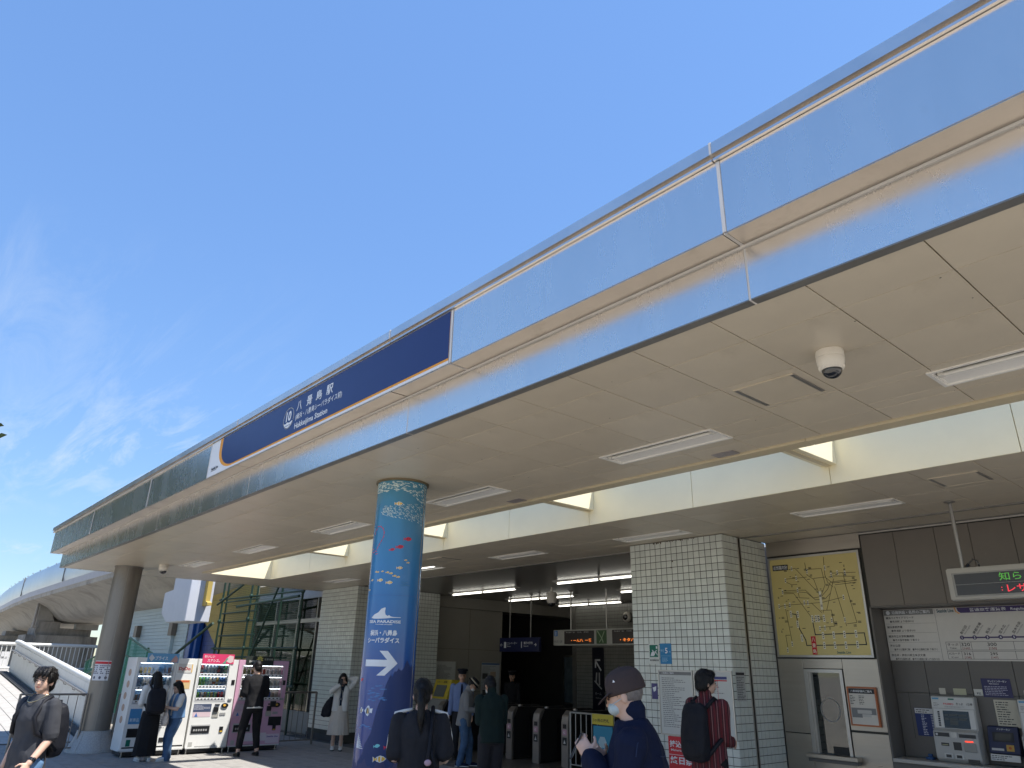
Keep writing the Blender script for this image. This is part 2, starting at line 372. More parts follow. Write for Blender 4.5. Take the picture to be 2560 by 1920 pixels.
# ---- ceiling panels
LX = [(-1.58, -.31), (-4.6, -3.33), (-7.59, -6.32), (-10.75, -9.46), (-14.0, -12.71), (-17.1, -15.86)]
HOLES_O = [(a, b, 5.12, 5.45) for a, b in LX]
LXI = [(-1.6, -.33), (-4.62, -3.34), (-7.65, -6.38), (-10.77, -9.5), (-13.87, -12.6), (-17.4, -16.13)]
HOLES_I = [(a, b, 8.79, 9.12) for a, b in LXI]
def minus(r, hs):
    out = [r]
    for h in hs:
        nw = []
        for x0, x1, y0, y1 in out:
            hx0, hx1, hy0, hy1 = max(x0, h[0]), min(x1, h[1]), max(y0, h[2]), min(y1, h[3])
            if hx0 >= hx1 or hy0 >= hy1: nw.append((x0, x1, y0, y1)); continue
            for q in ((x0, x1, y0, hy0), (x0, x1, hy1, y1), (x0, hx0, hy0, hy1), (hx1, x1, hy0, hy1)):
                if q[1]-q[0] > .012 and q[3]-q[2] > .012: nw.append(q)
        out = nw
    return out
_pm = {}
def panels(rows, x0, x1, holes, parent, m, name='ceiling_panel', z=3.75):
    rr = random.Random(3); xs = [-3.945+.6*k for k in range(-40, 20)]
    for a, b in cuts(x0, x1, xs):
        for y0, y1 in zip(rows[:-1], rows[1:]):
            for r in minus((a, b, y0, y1), holes):
                w, d = round(r[1]-r[0]-.008, 3), round(r[3]-r[2]-.007, 3); k = (w, d, m.name)
                cx, cy = (r[0]+r[1])/2, (r[2]+r[3])/2
                if k not in _pm:
                    me = MB().box(-w/2, w/2, -d/2, d/2, 0, .02).mesh(name); bm = bmesh.new(); bm.from_mesh(me)
                    bmesh.ops.bevel(bm, geom=bm.edges[:], offset=.0012, segments=1, affect='EDGES'); bm.to_mesh(me); bm.free(); me.materials.append(m); _pm[k] = me
                o = bpy.data.objects.new(name, _pm[k]); COL.objects.link(o); o.parent = parent
                o.location = Vector((cx, cy, z+rr.uniform(0, .0022)))-ORG.get(parent.name, Vector((0, 0, 0)))
                o.rotation_euler = (rr.uniform(-.0011, .0011), rr.uniform(-.0011, .0011), 0)
panels([3.385, 3.783, 4.385, 5.005, 5.605, 5.93], CX0, CX1, HOLES_O, can, M_ceil)
panels([5.93, 6.5, 7.1, 7.62], CX0, -17.985, [], can, M_ceil)
sk = MB(); rr = random.Random(8)
for k in range(46): x, y = rr.uniform(-12, .5), rr.uniform(3.5, 5.85); sk.lathe([(rr.uniform(.003, .007), 3.7492), (.0, 3.7485)], (x, y), 8)
sk.build('fixing_specks', M_backing, can, kind='stuff')
# ---- skylight well
M_well = mat('skylight_lining', (.88, .80, .57), rough=.28, var=.04, vscale=1.5, dirt=(.8, .71, .48), dscale=1.2, dth=(.62, .9))
M_trim = mat('skylight_trim', (.62, .53, .36), rough=.4, var=.06)
SXS = [-17.66, -14.17, -10.63, -7.08, -3.5, .08]
for a, b in cuts(-17.97, CX1, [x for x in SXS]+[x+1.785 for x in SXS]):
    MB().box(a+.004, b-.004, 7.62, 7.645, 3.742, 4.36).build('skylight_wall_panel', M_well, can)
MB().box(-17.97, CX1, 7.646, 7.66, 3.76, 4.35).box(-17.97, CX1, 6.06, 6.1, 3.76, 4.36).box(-18.0, -17.97, 6.05, 7.64, 3.742, 4.36).box(CX1, CX1+.03, 6.05, 7.64, 3.742, 4.36).build('skylight_lining', M_well, can)
for a, b in cuts(-17.97, CX1, [x+.6 for x in SXS]):
    MB().box(a+.002, b-.002, 5.935, 6.10, 3.728, 3.758).build('skylight_trim', M_trim, can, bev=.004)
for x in SXS[1:]:
    MB().box(x-.095, x+.095, 6.10, 7.619, 3.945, 4.33).build('skylight_beam', M_well, can, bev=.004)
    MB().box(x-.03, x+.03, 6.10, 7.618, 3.936, 3.9445).build('skylight_beam_cover', M_trim, can)

# ---- lamps recessed in the ceilings
M_lampw = mat('lamp_enamel', (.82, .80, .75), rough=.3, var=.03, dirt=(.6, .56, .48), dscale=4, dth=(.62, .85))
M_tube = mat('lamp_tube', (.78, .75, .68), rough=.25, var=.02)
M_lit = mat('lamp_tube_lit', (1.0, .98, .90), rough=.3, var=0, emit=1.4)
def lamp(a, b, y0, y1, label, group, lit=False, z=3.75):
    t = T('ceiling_lamp', label, 'ceiling lamp', ((a+b)/2, (y0+y1)/2, z), group)
    f = MB(); w = .016
    f.box(a-.008, b+.008, y0-.008, y0+w, z-.008, z+.012); f.box(a-.008, b+.008, y1-w, y1+.008, z-.008, z+.012)
    f.box(a-.008, a+w, y0+w, y1-w, z-.008, z+.012); f.box(b-w, b+.008, y0+w, y1-w, z-.008, z+.012)
    f.build('frame', M_lampw, t)
    h = MB(); zt = z+.032; ym = y0+.11   # shallow trough: steep near side, broad far reflector
    h.prism([(a+w, y0+w, z+.004), (a+w, y0+.06, zt), (a+w, y0+.06, zt+.01), (a+w, y0+w-.01, z+.012)], (b-a-2*w, 0, 0))
    h.prism([(a+w, y1-w, z+.004), (a+w, y0+.15, zt), (a+w, y0+.15, zt+.01), (a+w, y1-w+.01, z+.012)], (b-a-2*w, 0, 0))
    h.box(a+w, b-w, y0+.055, y0+.155, zt+.001, zt+.015); h.box(a+w, a+w+.008, y0+w, y1-w, z+.004, zt); h.box(b-w-.008, b-w, y0+w, y1-w, z+.004, zt)
    h.build('reflector', M_lampw, t)
    for yy in (ym,):
        MB().tube([(a+.07, yy, z+.008), (b-.07, yy, z+.008)], .016, 12).build('lamp_tube', M_lit if lit else M_tube, t, smooth='auto')
        MB().box(a+.035, a+.07, yy-.025, yy+.025, z-.006, z+.03).build('socket', M_tube, t); MB().box(b-.07, b-.035, yy-.025, yy+.025, z-.006, z+.03).build('socket', M_tube, t)
    return t
nth = ['at the right edge of the picture', 'between the dome camera and the painted column', 'just right of the painted column top', 'just left of the painted column', 'fourth in from the right edge beyond the column', 'nearest the grey column']
nth = ['cut off at the right edge', 'second from the right edge', 'third, just right of the painted column', 'fourth, just left of the painted column', 'fifth from the right edge', 'sixth and farthest, by the grey column']
for (a, b), q in zip(LX, nth): lamp(a, b, 5.12, 5.45, 'unlit tube lamp in the outer ceiling, %s' % q, 'lamps in the outer ceiling')
nth = ['beyond the hanging display', 'above the yellow route map', 'over the tiled pillar beside the ticket office', 'over the gates opening', 'switched on beside the painted column', 'over the far tiled pillar']
for (a, b), q, li in zip(LXI, nth, [0, 0, 0, 0, 1, 0]): lamp(a, b, 8.79, 9.12, '%s tube lamp behind the skylight, %s' % ('lit' if li else 'unlit', q), 'lamps in the inner ceiling', li)
# hatches and vents
M_slot = mat('vent_slot', (.36, .34, .32), rough=.4, metal=.7)
def hatch(x0, x1, y0, y1, label):
    t = T('ceiling_hatch', label, 'ceiling hatch', ((x0+x1)/2, (y0+y1)/2, 3.75), 'access hatches in the ceiling'); f = MB()
    for q in (y0, y1-.014): MB().box(x0, x1, q, q+.014, 3.741, 3.7495).build('rim', M_ceil, t)
    for xx in (x0, x1-.028): MB().box(xx, xx+.028, y0+.015, y1-.015, 3.743, 3.7495).build('side_slot', M_slot, t)
    MB().box(x0+.03, x1-.03, y0+.018, y1-.018, 3.744, 3.7495).build('door_panel', M_ceil, t)
hatch(-2.68, -2.21, 4.46, 4.94, 'square access hatch in the ceiling left of the dome camera')
hatch(-2.70, -2.23, 8.1, 8.58, 'square access hatch in the ceiling above the hanging display')
hatch(-11.9, -11.42, 8.15, 8.65, 'square access hatch in the ceiling right of the painted column')
for x, q in ((-3.66, 'left of the skylight crossbeam near the second lamp'), (-.66, 'at the right edge below the lamp'), (-6.66, 'behind the painted column')):
    tag(MB().box(x-.115, x+.115, 5.785, 5.92, 3.742, 3.7495).build('ceiling_vent', mat('vent_cover', (.40, .36, .36), rough=.4, metal=.4, var=.15)), 'small metal vent cover in the ceiling %s' % q, 'vent', 'vent covers in the ceiling')

# ---- dome cameras
M_camw = mat('camera_plastic', (.74, .70, .63), rough=.38, var=.03)
M_dome = mat('camera_dome', (.012, .012, .013), rough=.04, var=0, spec=.8, coat=.5)
def domecam(x, y, label, s=1.0):
    t = T('security_camera', label, 'camera', (x, y, 3.75), 'dome cameras under the canopy'); z = 3.75
    MB().lathe([(.0, z), (.083*s, z), (.086*s, z-.01), (.086*s, z-.045), (.084*s, z-.047)], (x, y), 40).build('mount_ring', M_camw, t, smooth='auto')
    MB().lathe([(.084*s, z-.048), (.086*s, z-.055), (.083*s, z-.085), (.075*s, z-.115), (.064*s, z-.13), (.0, z-.131)], (x, y), 40).build('housing', M_camw, t, smooth='auto')
    pr = [(.061*s, z-.12)]+[(.061*s*math.cos(a), z-.131-.055*s*math.sin(a)) for a in [i*math.pi/2/10 for i in range(11)]]
    MB().lathe(pr, (x, y), 40).build('dome', M_dome, t, smooth='auto')
    sl = MB()
    for k in range(26):
        a = 2*math.pi*k/26; sl.tube([(x+.078*s*math.cos(a), y+.078*s*math.sin(a), z-.108), (x+.068*s*math.cos(a), y+.068*s*math.sin(a), z-.128)], .0035, 5)
    sl.build('grip_ribs', M_camw, t)
domecam(-1.865, 4.30, 'large white dome camera hanging from the canopy ceiling at right', 1.0)
domecam(-17.25, 4.86, 'small white dome camera on the ceiling beside the grey column', 1.15)

# ================================================================== columns
M_colgrey = mat('column_metal', (.22, .20, .175), rough=.42, metal=.55, var=.08, vscale=3, stretch=(1, 1, .25), dirt=(.15, .135, .12), dscale=2.5)
M_gran = mat('granite', (.36, .36, .355), rough=.5, var=.45, vscale=90, bump=.08, bscale=150)
gc = T('round_column', 'grey metal round column with granite foot at the canopy end', 'column', (-18.33, 4.43, 0))
c = (-18.33, 4.43)
MB().lathe([(.285, .38), (.285, 3.74)], c, 48).build('shaft', M_colgrey, gc, smooth='auto')
sm = MB()
for a in (-.25, -2.35, 1.85): sm.tube([(c[0]+.285*math.cos(a), c[1]+.285*math.sin(a), .39), (c[0]+.285*math.cos(a), c[1]+.285*math.sin(a), 3.73)], .006, 6)
sm.build('seam', M_trimdark, gc)
MB().lathe([(.30, 3.725), (.30, 3.748)], c, 48).build('collar', M_trimdark, gc, smooth='auto')
MB().lathe([(.47, .0), (.47, .03), (.43, .10), (.36, .24), (.325, .36), (.32, .40), (.27, .405)], c, 48).build('granite_foot', M_gran, gc, smooth='auto')
ft = MB()
for k in range(6):
    a = k*math.pi/3+.2; ft.tube([(c[0]+r*math.cos(a), c[1]+r*math.sin(a), z) for r, z in ((.471, .03), (.431, .10), (.361, .24), (.3255, .36), (.3215, .40))], .003, 5)
ft.build('joint', M_trimdark, gc)
# ================================================================== station building
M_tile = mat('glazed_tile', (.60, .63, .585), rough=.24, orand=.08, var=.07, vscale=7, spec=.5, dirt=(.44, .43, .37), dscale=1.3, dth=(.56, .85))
M_grout = mat('grout', (.06, .059, .053), rough=.9, var=.2)
M_hallfloor = mat('hall_floor', (.10, .09, .08), rough=.45, var=.15, vscale=3)
M_cream = mat('cream_wall', (.27, .255, .22), rough=.5, var=.05, vscale=1)
M_steel = mat('brushed_steel', (.40, .36, .31), rough=.33, metal=.85, var=.07, vscale=2.2, stretch=(.25, 1, 5), rvar=.08, bump=.03, bscale=200)
M_greyp = mat('grey_panel', (.125, .115, .105), rough=.42, var=.06, vscale=1.5, spec=.45, dirt=(.2, .185, .165), dscale=9, dth=(.68, .76))
M_greyp2 = mat('grey_panel_warm', (.165, .145, .125), rough=.42, var=.07, vscale=1.4, spec=.45, dirt=(.25, .22, .19), dscale=11, dth=(.70, .76))
M_frame = mat('aluminium_frame', (.45, .43, .40), rough=.35, metal=.9, var=.06)
PT = .1033
_tm = {}
def tiles(parent, face, a0, a1, b0, b1, keep, rest):
    """glazed tiles on a face: those in keep() are parts, the others are joined into rest"""
    n = max(1, round((a1-a0)/PT)); pa = (a1-a0)/n; nb = int((b1-b0)/PT); rr = random.Random(5)
    for i in range(n):
        for j in range(nb):
            ca, cb = a0+(i+.5)*pa, b1-(j+.5)*PT
            d = rr.uniform(-.0008, .0008)
            if keep(i, j, ca, cb):
                k = (round(pa, 4), tuple(face.u))
                if k not in _tm:
                    f = Frame((0, 0, 0), face.u); me = f.box(MB(), -pa/2+.0042, pa/2-.0042, -PT/2+.0042, PT/2-.0042, 0, .007).mesh('tile')
                    bm = bmesh.new(); bm.from_mesh(me); bmesh.ops.bevel(bm, geom=bm.edges[:], offset=.0018, segments=1, affect='EDGES'); bm.to_mesh(me); bm.free()
                    me.materials.append(M_tile); _tm[k] = me
                o = bpy.data.objects.new('tile', _tm[k]); COL.objects.link(o); o.parent = parent; o.location = face.p(ca, cb, d)-ORG[parent.name]
                o.rotation_euler = (rr.uniform(-.004, .004), rr.uniform(-.004, .004), rr.uniform(-.004, .004))
            else: face.box(rest, ca-pa/2+.0042, ca+pa/2-.0042, cb-PT/2+.0042, cb+PT/2-.0042, 0, .007+d)
# near pillar
p1 = T('tiled_pillar', 'wide pillar of pale square tiles between the gates and the ticket office', 'pillar', (-7, 9.45, 0))
MB().box(-7.86, -6.108, 9.458, 9.86, 0, 3.748).box(-7.86, -6.16, 9.86, 9.93, 0, 3.748).box(-7.86, -6.108, 9.93, 10.64, 0, 3.748).build('core', M_grout, p1)
F1 = Frame((0, 9.457, 0), (1, 0, 0)); F1s = Frame((-6.107, 0, 0), (0, 1, 0)); rest = MB()
tiles(p1, F1, -7.868, -6.105, .02, 3.745, lambda i, j, a, b: j < 17, rest)
tiles(p1, F1s, 9.45, 9.86, .02, 3.745, lambda i, j, a, b: False, rest); tiles(p1, F1s, 9.93, 10.64, .02, 3.745, lambda i, j, a, b: False, rest)
tiles(p1, Frame((-7.861, 0, 0), (0, -1, 0)), -10.64, -9.46, .02, 3.745, lambda i, j, a, b: False, rest)
rest.build('tile', M_tile, p1, kind='stuff')
rs = MB(); rr = random.Random(14)
for k in range(26):
    x = rr.uniform(-7.4, -6.6); zt = 3.742; l = rr.uniform(.005, .03); F1.box(rs, x, x+rr.uniform(.006, .03), zt-l, zt, .0075, .0085)
for x, z in ((-7.02, 3.42), (-7.05, 3.33)): F1.poly(rs, [(x+.012*math.cos(j*.8), z+.012*math.sin(j*.8)) for j in range(8)], .0075, .009)
rs.build('rust_mark', mat('rust', (.10, .07, .045), rough=.9, var=.4, vscale=30), p1, kind='stuff')
MB().box(-6.14, -6.095, 9.855, 9.875, 0, 3.745).box(-6.14, -6.095, 9.915, 9.935, 0, 3.745).build('shutter_channel', M_frame, p1)
# far pillar
p2 = T('tiled_pillar', 'far pillar of small pale tiles behind the pleated skirt', 'pillar', (-18.4, 9.83, 0))
MB().box(-19.43, -17.458, 9.838, 12.5, 0, 3.748).build('core', M_grout, p2)
rest = MB(); F2 = Frame((0, 9.837, 0), (1, 0, 0))
tiles(p2, F2, -19.438, -17.455, .14, 3.745, lambda i, j, a, b: a > -18.9 and j < 21, rest)
tiles(p2, Frame((-17.457, 0, 0), (0, 1, 0)), 9.83, 12.5, .14, 3.745, lambda i, j, a, b: False, rest)
rest.build('tile', M_tile, p2, kind='stuff')
MB().box(-19.45, -17.45, 9.815, 9.836, 0, .13).build('plinth', M_dark, p2)
# ceiling behind the skylight, joint line and hall
hc = struct(MB().box(CX0, CX1, 7.66, 10.7, 3.775, 4.3).build('inner_ceiling', M_roof))
panels([7.648, 8.14, 8.74, 9.34, 9.95], CX0, CX1, HOLES_I, hc, M_ceil)
MB().box(-17.4, CX1, 9.955, 9.998, 3.735, 3.772).build('shutter_slot', M_trimdark, hc)
panels([10.0, 10.66], -6.1, CX1, [], hc, M_ceil)
hs = struct(MB().box(-26, -7.9, 10.7, 24, 3.79, 4.3).box(-19.4, -6.15, 10.0, 10.7, 3.7755, 3.79).build('hall_ceiling', M_roof))
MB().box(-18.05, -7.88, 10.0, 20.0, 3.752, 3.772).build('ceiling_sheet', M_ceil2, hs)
struct(MB().box(-26, -6.2, 10.0, 22, -.02, -.004).build('hall_floor', M_hallfloor))
hw = T('hall_wall', 'cream side wall of the ticket hall behind the uniformed attendant', 'wall', (-18, 12, 0))
MB().box(-18.3, -17.95, 12.72, 15.28, 0, 3.44).build('wall_panel', M_cream, hw)
MB().box(-19.0, -18.7, 12.6, 12.72, 0, 3.44).box(-18.75, -18.7, 10.5, 12.72, 0, 3.44).build('recess_wall', M_cream, hw)
for zz in (1.15, 2.3): MB().box(-17.949, -17.947, 12.72, 15.28, zz-.003, zz+.003).build('joint', M_grout, hw)
MB().box(-17.949, -17.947, 14.0, 14.006, 0, 3.44).build('joint', M_grout, hw)
MB().box(-18.75, -17.85, 12.5, 20, 3.44, 3.75).build('bulkhead', M_cream, hw)
bw = T('hall_end_wall', 'dim tiled end wall of the ticket hall beyond the gates', 'wall', (-14, 17.4, 0))
MB().box(-16.95, -7.9, 17.41, 17.7, 0, 3.75).build('core', M_grout, bw)
rest = MB(); tiles(bw, Frame((0, 17.408, 0), (1, 0, 0)), -16.95, -10, .1, 3.7, lambda i, j, a, b: False, rest); rest.build('tile', mat('dimmed_tile', (.24, .24, .22), rough=.25, var=.1), bw, kind='stuff')  # darker copy of the pillar tile; the hall's dimness is put into its colour
MB().box(-16.95, -16.8, 17.36, 17.40, 0, 3.75).build('corner_post', M_trimdark, bw)
dk = T('stair_passage', 'unlit passage opening beside the cream hall wall', 'passage', (-20, 16, 0))
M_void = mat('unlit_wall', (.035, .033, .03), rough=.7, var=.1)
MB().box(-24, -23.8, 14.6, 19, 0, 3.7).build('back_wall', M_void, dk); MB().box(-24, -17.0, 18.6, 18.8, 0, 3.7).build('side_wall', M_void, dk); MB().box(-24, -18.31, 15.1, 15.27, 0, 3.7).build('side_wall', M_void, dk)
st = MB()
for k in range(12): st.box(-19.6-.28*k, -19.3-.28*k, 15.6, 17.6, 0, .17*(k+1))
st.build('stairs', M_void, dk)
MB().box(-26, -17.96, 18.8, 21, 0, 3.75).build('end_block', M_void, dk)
rw = T('hall_side_wall', 'hall side wall with tall window behind the near tiled pillar', 'wall', (-7.9, 14, 0))
MB().box(-7.9, -7.7, 10.65, 14.6, 0, 3.75).box(-7.9, -7.7, 14.6, 17.4, 0, .9).box(-7.9, -7.7, 14.6, 17.4, 3.3, 3.75).build('wall_panel', M_cream, rw)
for yy in (14.6, 15.5, 16.4, 17.3): MB().box(-7.88, -7.8, yy-.03, yy+.03, .9, 3.3).build('mullion', M_frame, rw)
MB().box(-7.83, -7.825, 14.63, 17.27, .9, 3.3).build('pane', glass('window_glass'), rw)
# lamps of the hall
def hall_lamp(a, b, y, label, z=3.75):
    t = T('hall_lamp', label, 'ceiling lamp', ((a+b)/2, y, z), 'lit lamps in the hall')
    MB().prism([(a, y-.13, z+.001), (a, y+.13, z+.001), (a, y+.06, z-.03), (a, y-.06, z-.03)], (b-a, 0, 0)).build('housing', M_lampw, t)
    m = (a+b)/2
    for p, q in ((a+.08, m-.05), (m+.05, b-.08)): MB().tube([(p, y, z-.055), (q, y, z-.055)], .02, 10).build('lamp_tube', M_lit, t, smooth='auto')
    for p in (a+.06, m, b-.06): MB().box(p-.025, p+.025, y-.02, y+.02, z-.06, z-.02).build('socket', M_tube, t)
for a, b, y, q in ((-17.05, -14.25, 12.6, 'nearest the cream wall'), (-12.6, -9.8, 12.35, 'beside the near tiled pillar'), (-17.15, -14.3, 14.78, 'behind the small hall camera'), (-17.2, -14.45, 16.95, 'third row, above the departure board'), (-12.7, -9.9, 14.75, 'half hidden by the near pillar')):
    hall_lamp(a, b, y, 'lit twin-tube lamp on the hall ceiling, %s' % q, 3.751)
hall_lamp(-21.3, -20.4, 16.4, 'lit lamp deep in the dark stair passage', 3.70)
# hall camera on a stem
t = T('hall_camera', 'white dome camera hanging from the hall ceiling', 'camera', (-13.6, 13.2, 3.75))
MB().tube([(-13.6, 13.2, 3.75), (-13.6, 13.2, 3.62)], .03, 10).build('stem', M_camw, t, smooth='auto')
MB().lathe([(.0, 3.62), (.12, 3.62), (.13, 3.60), (.13, 3.40), (.10, 3.36), (0, 3.358)], (-13.6, 13.2), 28).build('housing', M_camw, t, smooth='auto')
MB().lathe([(.08, 3.36), (.075, 3.32), (.05, 3.285), (0, 3.275)], (-13.6, 13.2), 28).build('dome', M_dome, t, smooth='auto')
t = T('hall_speaker', 'round black loudspeaker high on the hall end wall', 'loudspeaker', (-14.6, 17.3, 3.3))
MB().lathe([(.0, 0), (.13, 0), (.14, .04), (.12, .06), (0, .065)], (0, 0), 24)
sp = MB(); sp.ell((-14.6, 17.28, 3.3), (.15, .1, .15)); sp.build('shell', M_camw, t, smooth=True)
MB().ell((-14.6, 17.20, 3.3), (.09, .04, .09)).build('cone', M_dome, t, smooth=True)

# ================================================================== ticket office wall (steel)
FY = 10.65
so = T('ticket_office_wall', 'brushed steel wall panels of the ticket office beside the tiled pillar', 'wall', (-5.3, FY, 0))
MB().box(-6.09, -4.6, FY+.02, FY+.2, 0, 3.745).build('core', M_grout, so)
F3 = Frame((0, FY+.004, 0), (1, 0, 0))
def pn(a0, a1, b0, b1, m=M_steel, name='steel_panel', d0=0, d1=.012, par=so, bev=.003): return F3.plate(name, m, par, a0, a1, b0, b1, -.016+d0, d1, bev=bev)
pn(-6.085, -4.605, 3.53, 3.744); pn(-6.085, -5.69, 1.04, 2.03); pn(-6.085, -5.69, .02, 1.03); pn(-5.685, -5.105, 1.90, 2.03); pn(-5.685, -5.105, .02, .76)
pn(-5.10, -4.605, 1.125, 2.03); pn(-5.10, -4.605, .02, 1.10)
F3.plate('rubber_joint', M_grout, so, -6.085, -4.605, 2.033, 2.05, -.016, .008); F3.plate('rubber_joint', M_grout, so, -5.10, -4.605, 1.103, 1.122, -.016, .008)
wn_ = F3.plate('window', M_frame, so, -5.68, -5.62, .77, 1.89, -.016, .03)
F3.plate('frame', M_frame, wn_, -5.155, -5.11, .77, 1.89, -.016, .03); F3.plate('frame', M_frame, wn_, -5.62, -5.155, 1.845, 1.89, -.016, .03); F3.plate('frame', M_frame, wn_, -5.62, -5.59, .77, 1.845, -.016, .01); F3.plate('frame', M_trimdark, wn_, -5.59, -5.565, .77, 1.845, -.016, .004)
F3.plate('pane', glass('booth_glass', (.35, .42, .42), .03, .06), wn_, -5.565, -5.155, .77, 1.845, -.006, -.002)
F3.plate('window_interior', mat('booth_interior', (.012, .014, .015), rough=.8, var=.2), wn_, -5.6, -5.12, .77, 1.87, -.30, -.2)
ring = MB()
for k in range(40):
    a, b = 2*math.pi*k/40, 2*math.pi*(k+1)/40
    F3.line(ring, [(-5.36+.135*math.cos(a), 1.36+.15*math.sin(a)), (-5.36+.135*math.cos(b), 1.36+.15*math.sin(b))], .012, .0, .006)
ring.build('speak_ring', mat('ring_white', (.62, .62, .6), rough=.4), wn_)
F3.plate('counter_card', mat('black_card', (.01, .01, .01), rough=.5), wn_, -5.38, -5.17, .785, .90, .0, .02)
MB().box(-5.72, -5.0, FY-.16, FY-.01, .745, .80).build('sill', M_steel, so, bev=.006)
MB().box(-5.7, -5.02, FY-.13, FY-.01, .70, .744).build('sill_bracket', M_greyp, so)
# ticket machine wall
tw = T('ticket_machine_wall', 'dark grey panelled wall with a recessed bay for ticket machines', 'wall', (-3, FY, 0))
xs = [-4.59, -4.13, -3.60, -3.18, -2.7, -2.2, -1.7, -1.2, -.7, -.2, .4]
for a, b in zip(xs[:-1], xs[1:]): F3.plate('upper_panel', M_greyp2, tw, a+.003, b-.003, 2.72, 3.70, -.02, .004, bev=.002)
MB().box(-4.6, .4, FY+.012, FY+.3, 2.724, 3.744).build('upper_core', M_grout, tw)
MB().box(-4.6, .4, FY+.0, FY+.37, 2.70, 2.718).build('bay_soffit', M_greyp, tw)
MB().box(-4.61, -4.585, FY-.008, FY+.37, 0, 2.70).build('bay_side', M_greyp, tw)
F4 = Frame((0, 11.01, 0), (1, 0, 0))
xs = [-4.58, -4.15, -3.62, -3.12, -2.6, -2.1, -1.6, -1.1, -.5, .4]
for a, b in zip(xs[:-1], xs[1:]):
    F4.plate('back_panel', M_greyp, tw, a+.003, b-.003, 1.625, 2.70, -.03, 0, bev=.002); F4.plate('back_panel', M_greyp, tw, a+.003, b-.003, .84, 1.62, -.03, 0, bev=.002)
MB().box(-4.58, .4, FY-.06, 11.0, .79, .835).build('counter', mat('counter_top', (.42, .40, .37), rough=.3, var=.06), tw, bev=.006)
MB().box(-4.58, .4, FY-.02, FY+.01, 0, .789).build('counter_front', M_greyp, tw)
F3.plate('cable_duct', M_frame, tw, -4.6, .4, 3.715, 3.735, .0, .02)
# building mass that closes everything behind
struct(MB().box(-7.6, 3, 11.2, 16, -.02, 3.79).box(-6.1, 3, 10.66, 11.2, 3.7452, 3.774).build('office_block', M_roof))
struct(MB().box(-26, 3, 20.9, 24, 0, 3.79).build('rear_block', M_roof))
# ================================================================== station name sign on the fascia
WHITE = flat((.72, .74, .76)); INK = flat((.02, .02, .025)); NAVY = mat('sign_navy', (.012, .022, .115), rough=.32, var=.04); ORANGE = flat((.75, .32, .03)); RED = flat((.55, .02, .03)); BLUE = flat((.02, .16, .45)); GREEN = flat((.0, .14, .09)); YEL = flat((.72, .55, .06)); GREY = flat((.2, .2, .2))
Fs = Frame((0, 3.118, 0), (1, 0, 0))
sg = T('station_name_sign', 'long navy station name sign with orange line set in the fascia', 'sign', (-7.2, 3.12, 4.1))
Fs.plate('white_face', WHITE, sg, -9.91, -4.43, 4.106, 4.582, -.02, 0)
def rounded(a0, a1, b0, b1, r, n=14):
    p = [(a1, b1), (a0, b1)]
    for k in range(n+1):
        t = math.pi+k*math.pi/2/n; p.append((a0+r[0]+r[0]*math.cos(t), b0+r[1]+r[1]*math.sin(t)))
    return p+[(a1, b0)]
o = MB(); Fs.poly(o, rounded(-9.60, -4.43, 4.132, 4.5815, (.52, .30)), 0, .002); o.build('orange_line', ORANGE, sg)
o = MB(); Fs.poly(o, rounded(-9.50, -4.43, 4.152, 4.581, (.46, .27)), .0021, .0042); o.build('navy_field', NAVY, sg)
for ch, a, b in (('八', -7.275, -7.155), ('景', -7.04, -6.91), ('島', -6.815, -6.685), ('駅', -6.59, -6.445)): text(Fs, ch, a, 4.398, .115, .006, WHITE, sg, w=b-a, bold=.016)
text(Fs, '(横浜・八景島シーパラダイス前)', -7.28, 4.285, .082, .006, WHITE, sg, w=1.05, bold=.012)
text(Fs, 'Hakkeijima Station', -7.275, 4.195, .066, .006, WHITE, sg, w=.76, bold=.018)
rg = MB()
for k in range(48):
    a, b = 2*math.pi*k/48, 2*math.pi*(k+1)/48
    Fs.line(rg, [(-7.463+.128*math.cos(a), 4.366+.121*math.sin(a)), (-7.463+.128*math.cos(b), 4.366+.121*math.sin(b))], .010, .0043, .006)
wave = [(-7.463+.127*math.cos(t), 4.366+.12*math.sin(t)) for t in [math.pi+.45+k*(math.pi-.9)/20 for k in range(21)]]
top = [(-7.35-k*.0228, 4.312+.007*math.sin(k*1.4)) for k in range(11)]
Fs.poly(rg, wave+top, .0043, .006); rg.build('number_badge', WHITE, sg)
text(Fs, '10', -7.463, 4.335, .115, .006, WHITE, sg, w=.13, bold=.03, align='c')
text(Fs, 'Seaside Line', -7.463, 4.273, .017, .0065, NAVY, sg, w=.12, align='c')
text(Fs, 'Seaside Line', -9.80, 4.185, .04, .002, INK, sg, w=.25, bold=.03); o = MB(); Fs.box(o, -9.80, -9.60, 4.168, 4.174, .0005, .002); o.build('underline', INK, sg)

# ================================================================== painted column
CC, CR = (-6.98, 4.38), .28
bc = T('painted_column', 'blue round column wrapped in an undersea print with a white arrow', 'column', (*CC, 0))
m = bpy.data.materials.new('undersea_print'); m.use_nodes = True; t_ = m.node_tree; b_ = t_.nodes['Principled BSDF']; b_.inputs['Roughness'].default_value = .22; b_.inputs['Coat Weight'].default_value = .3
tcn = t_.nodes.new('ShaderNodeTexCoord'); sp_ = t_.nodes.new('ShaderNodeSeparateXYZ'); t_.links.new(tcn.outputs['Object'], sp_.inputs[0])
mr_ = t_.nodes.new('ShaderNodeMapRange'); mr_.inputs['From Max'].default_value = 3.75; t_.links.new(sp_.outputs[2], mr_.inputs[0])
rp_ = t_.nodes.new('ShaderNodeValToRGB'); t_.links.new(mr_.outputs[0], rp_.inputs[0]); e = rp_.color_ramp.elements
e[0].position = 0; e[0].color = srgb('#2c3763'); e[1].position = 1; e[1].color = srgb('#4a8aa6')
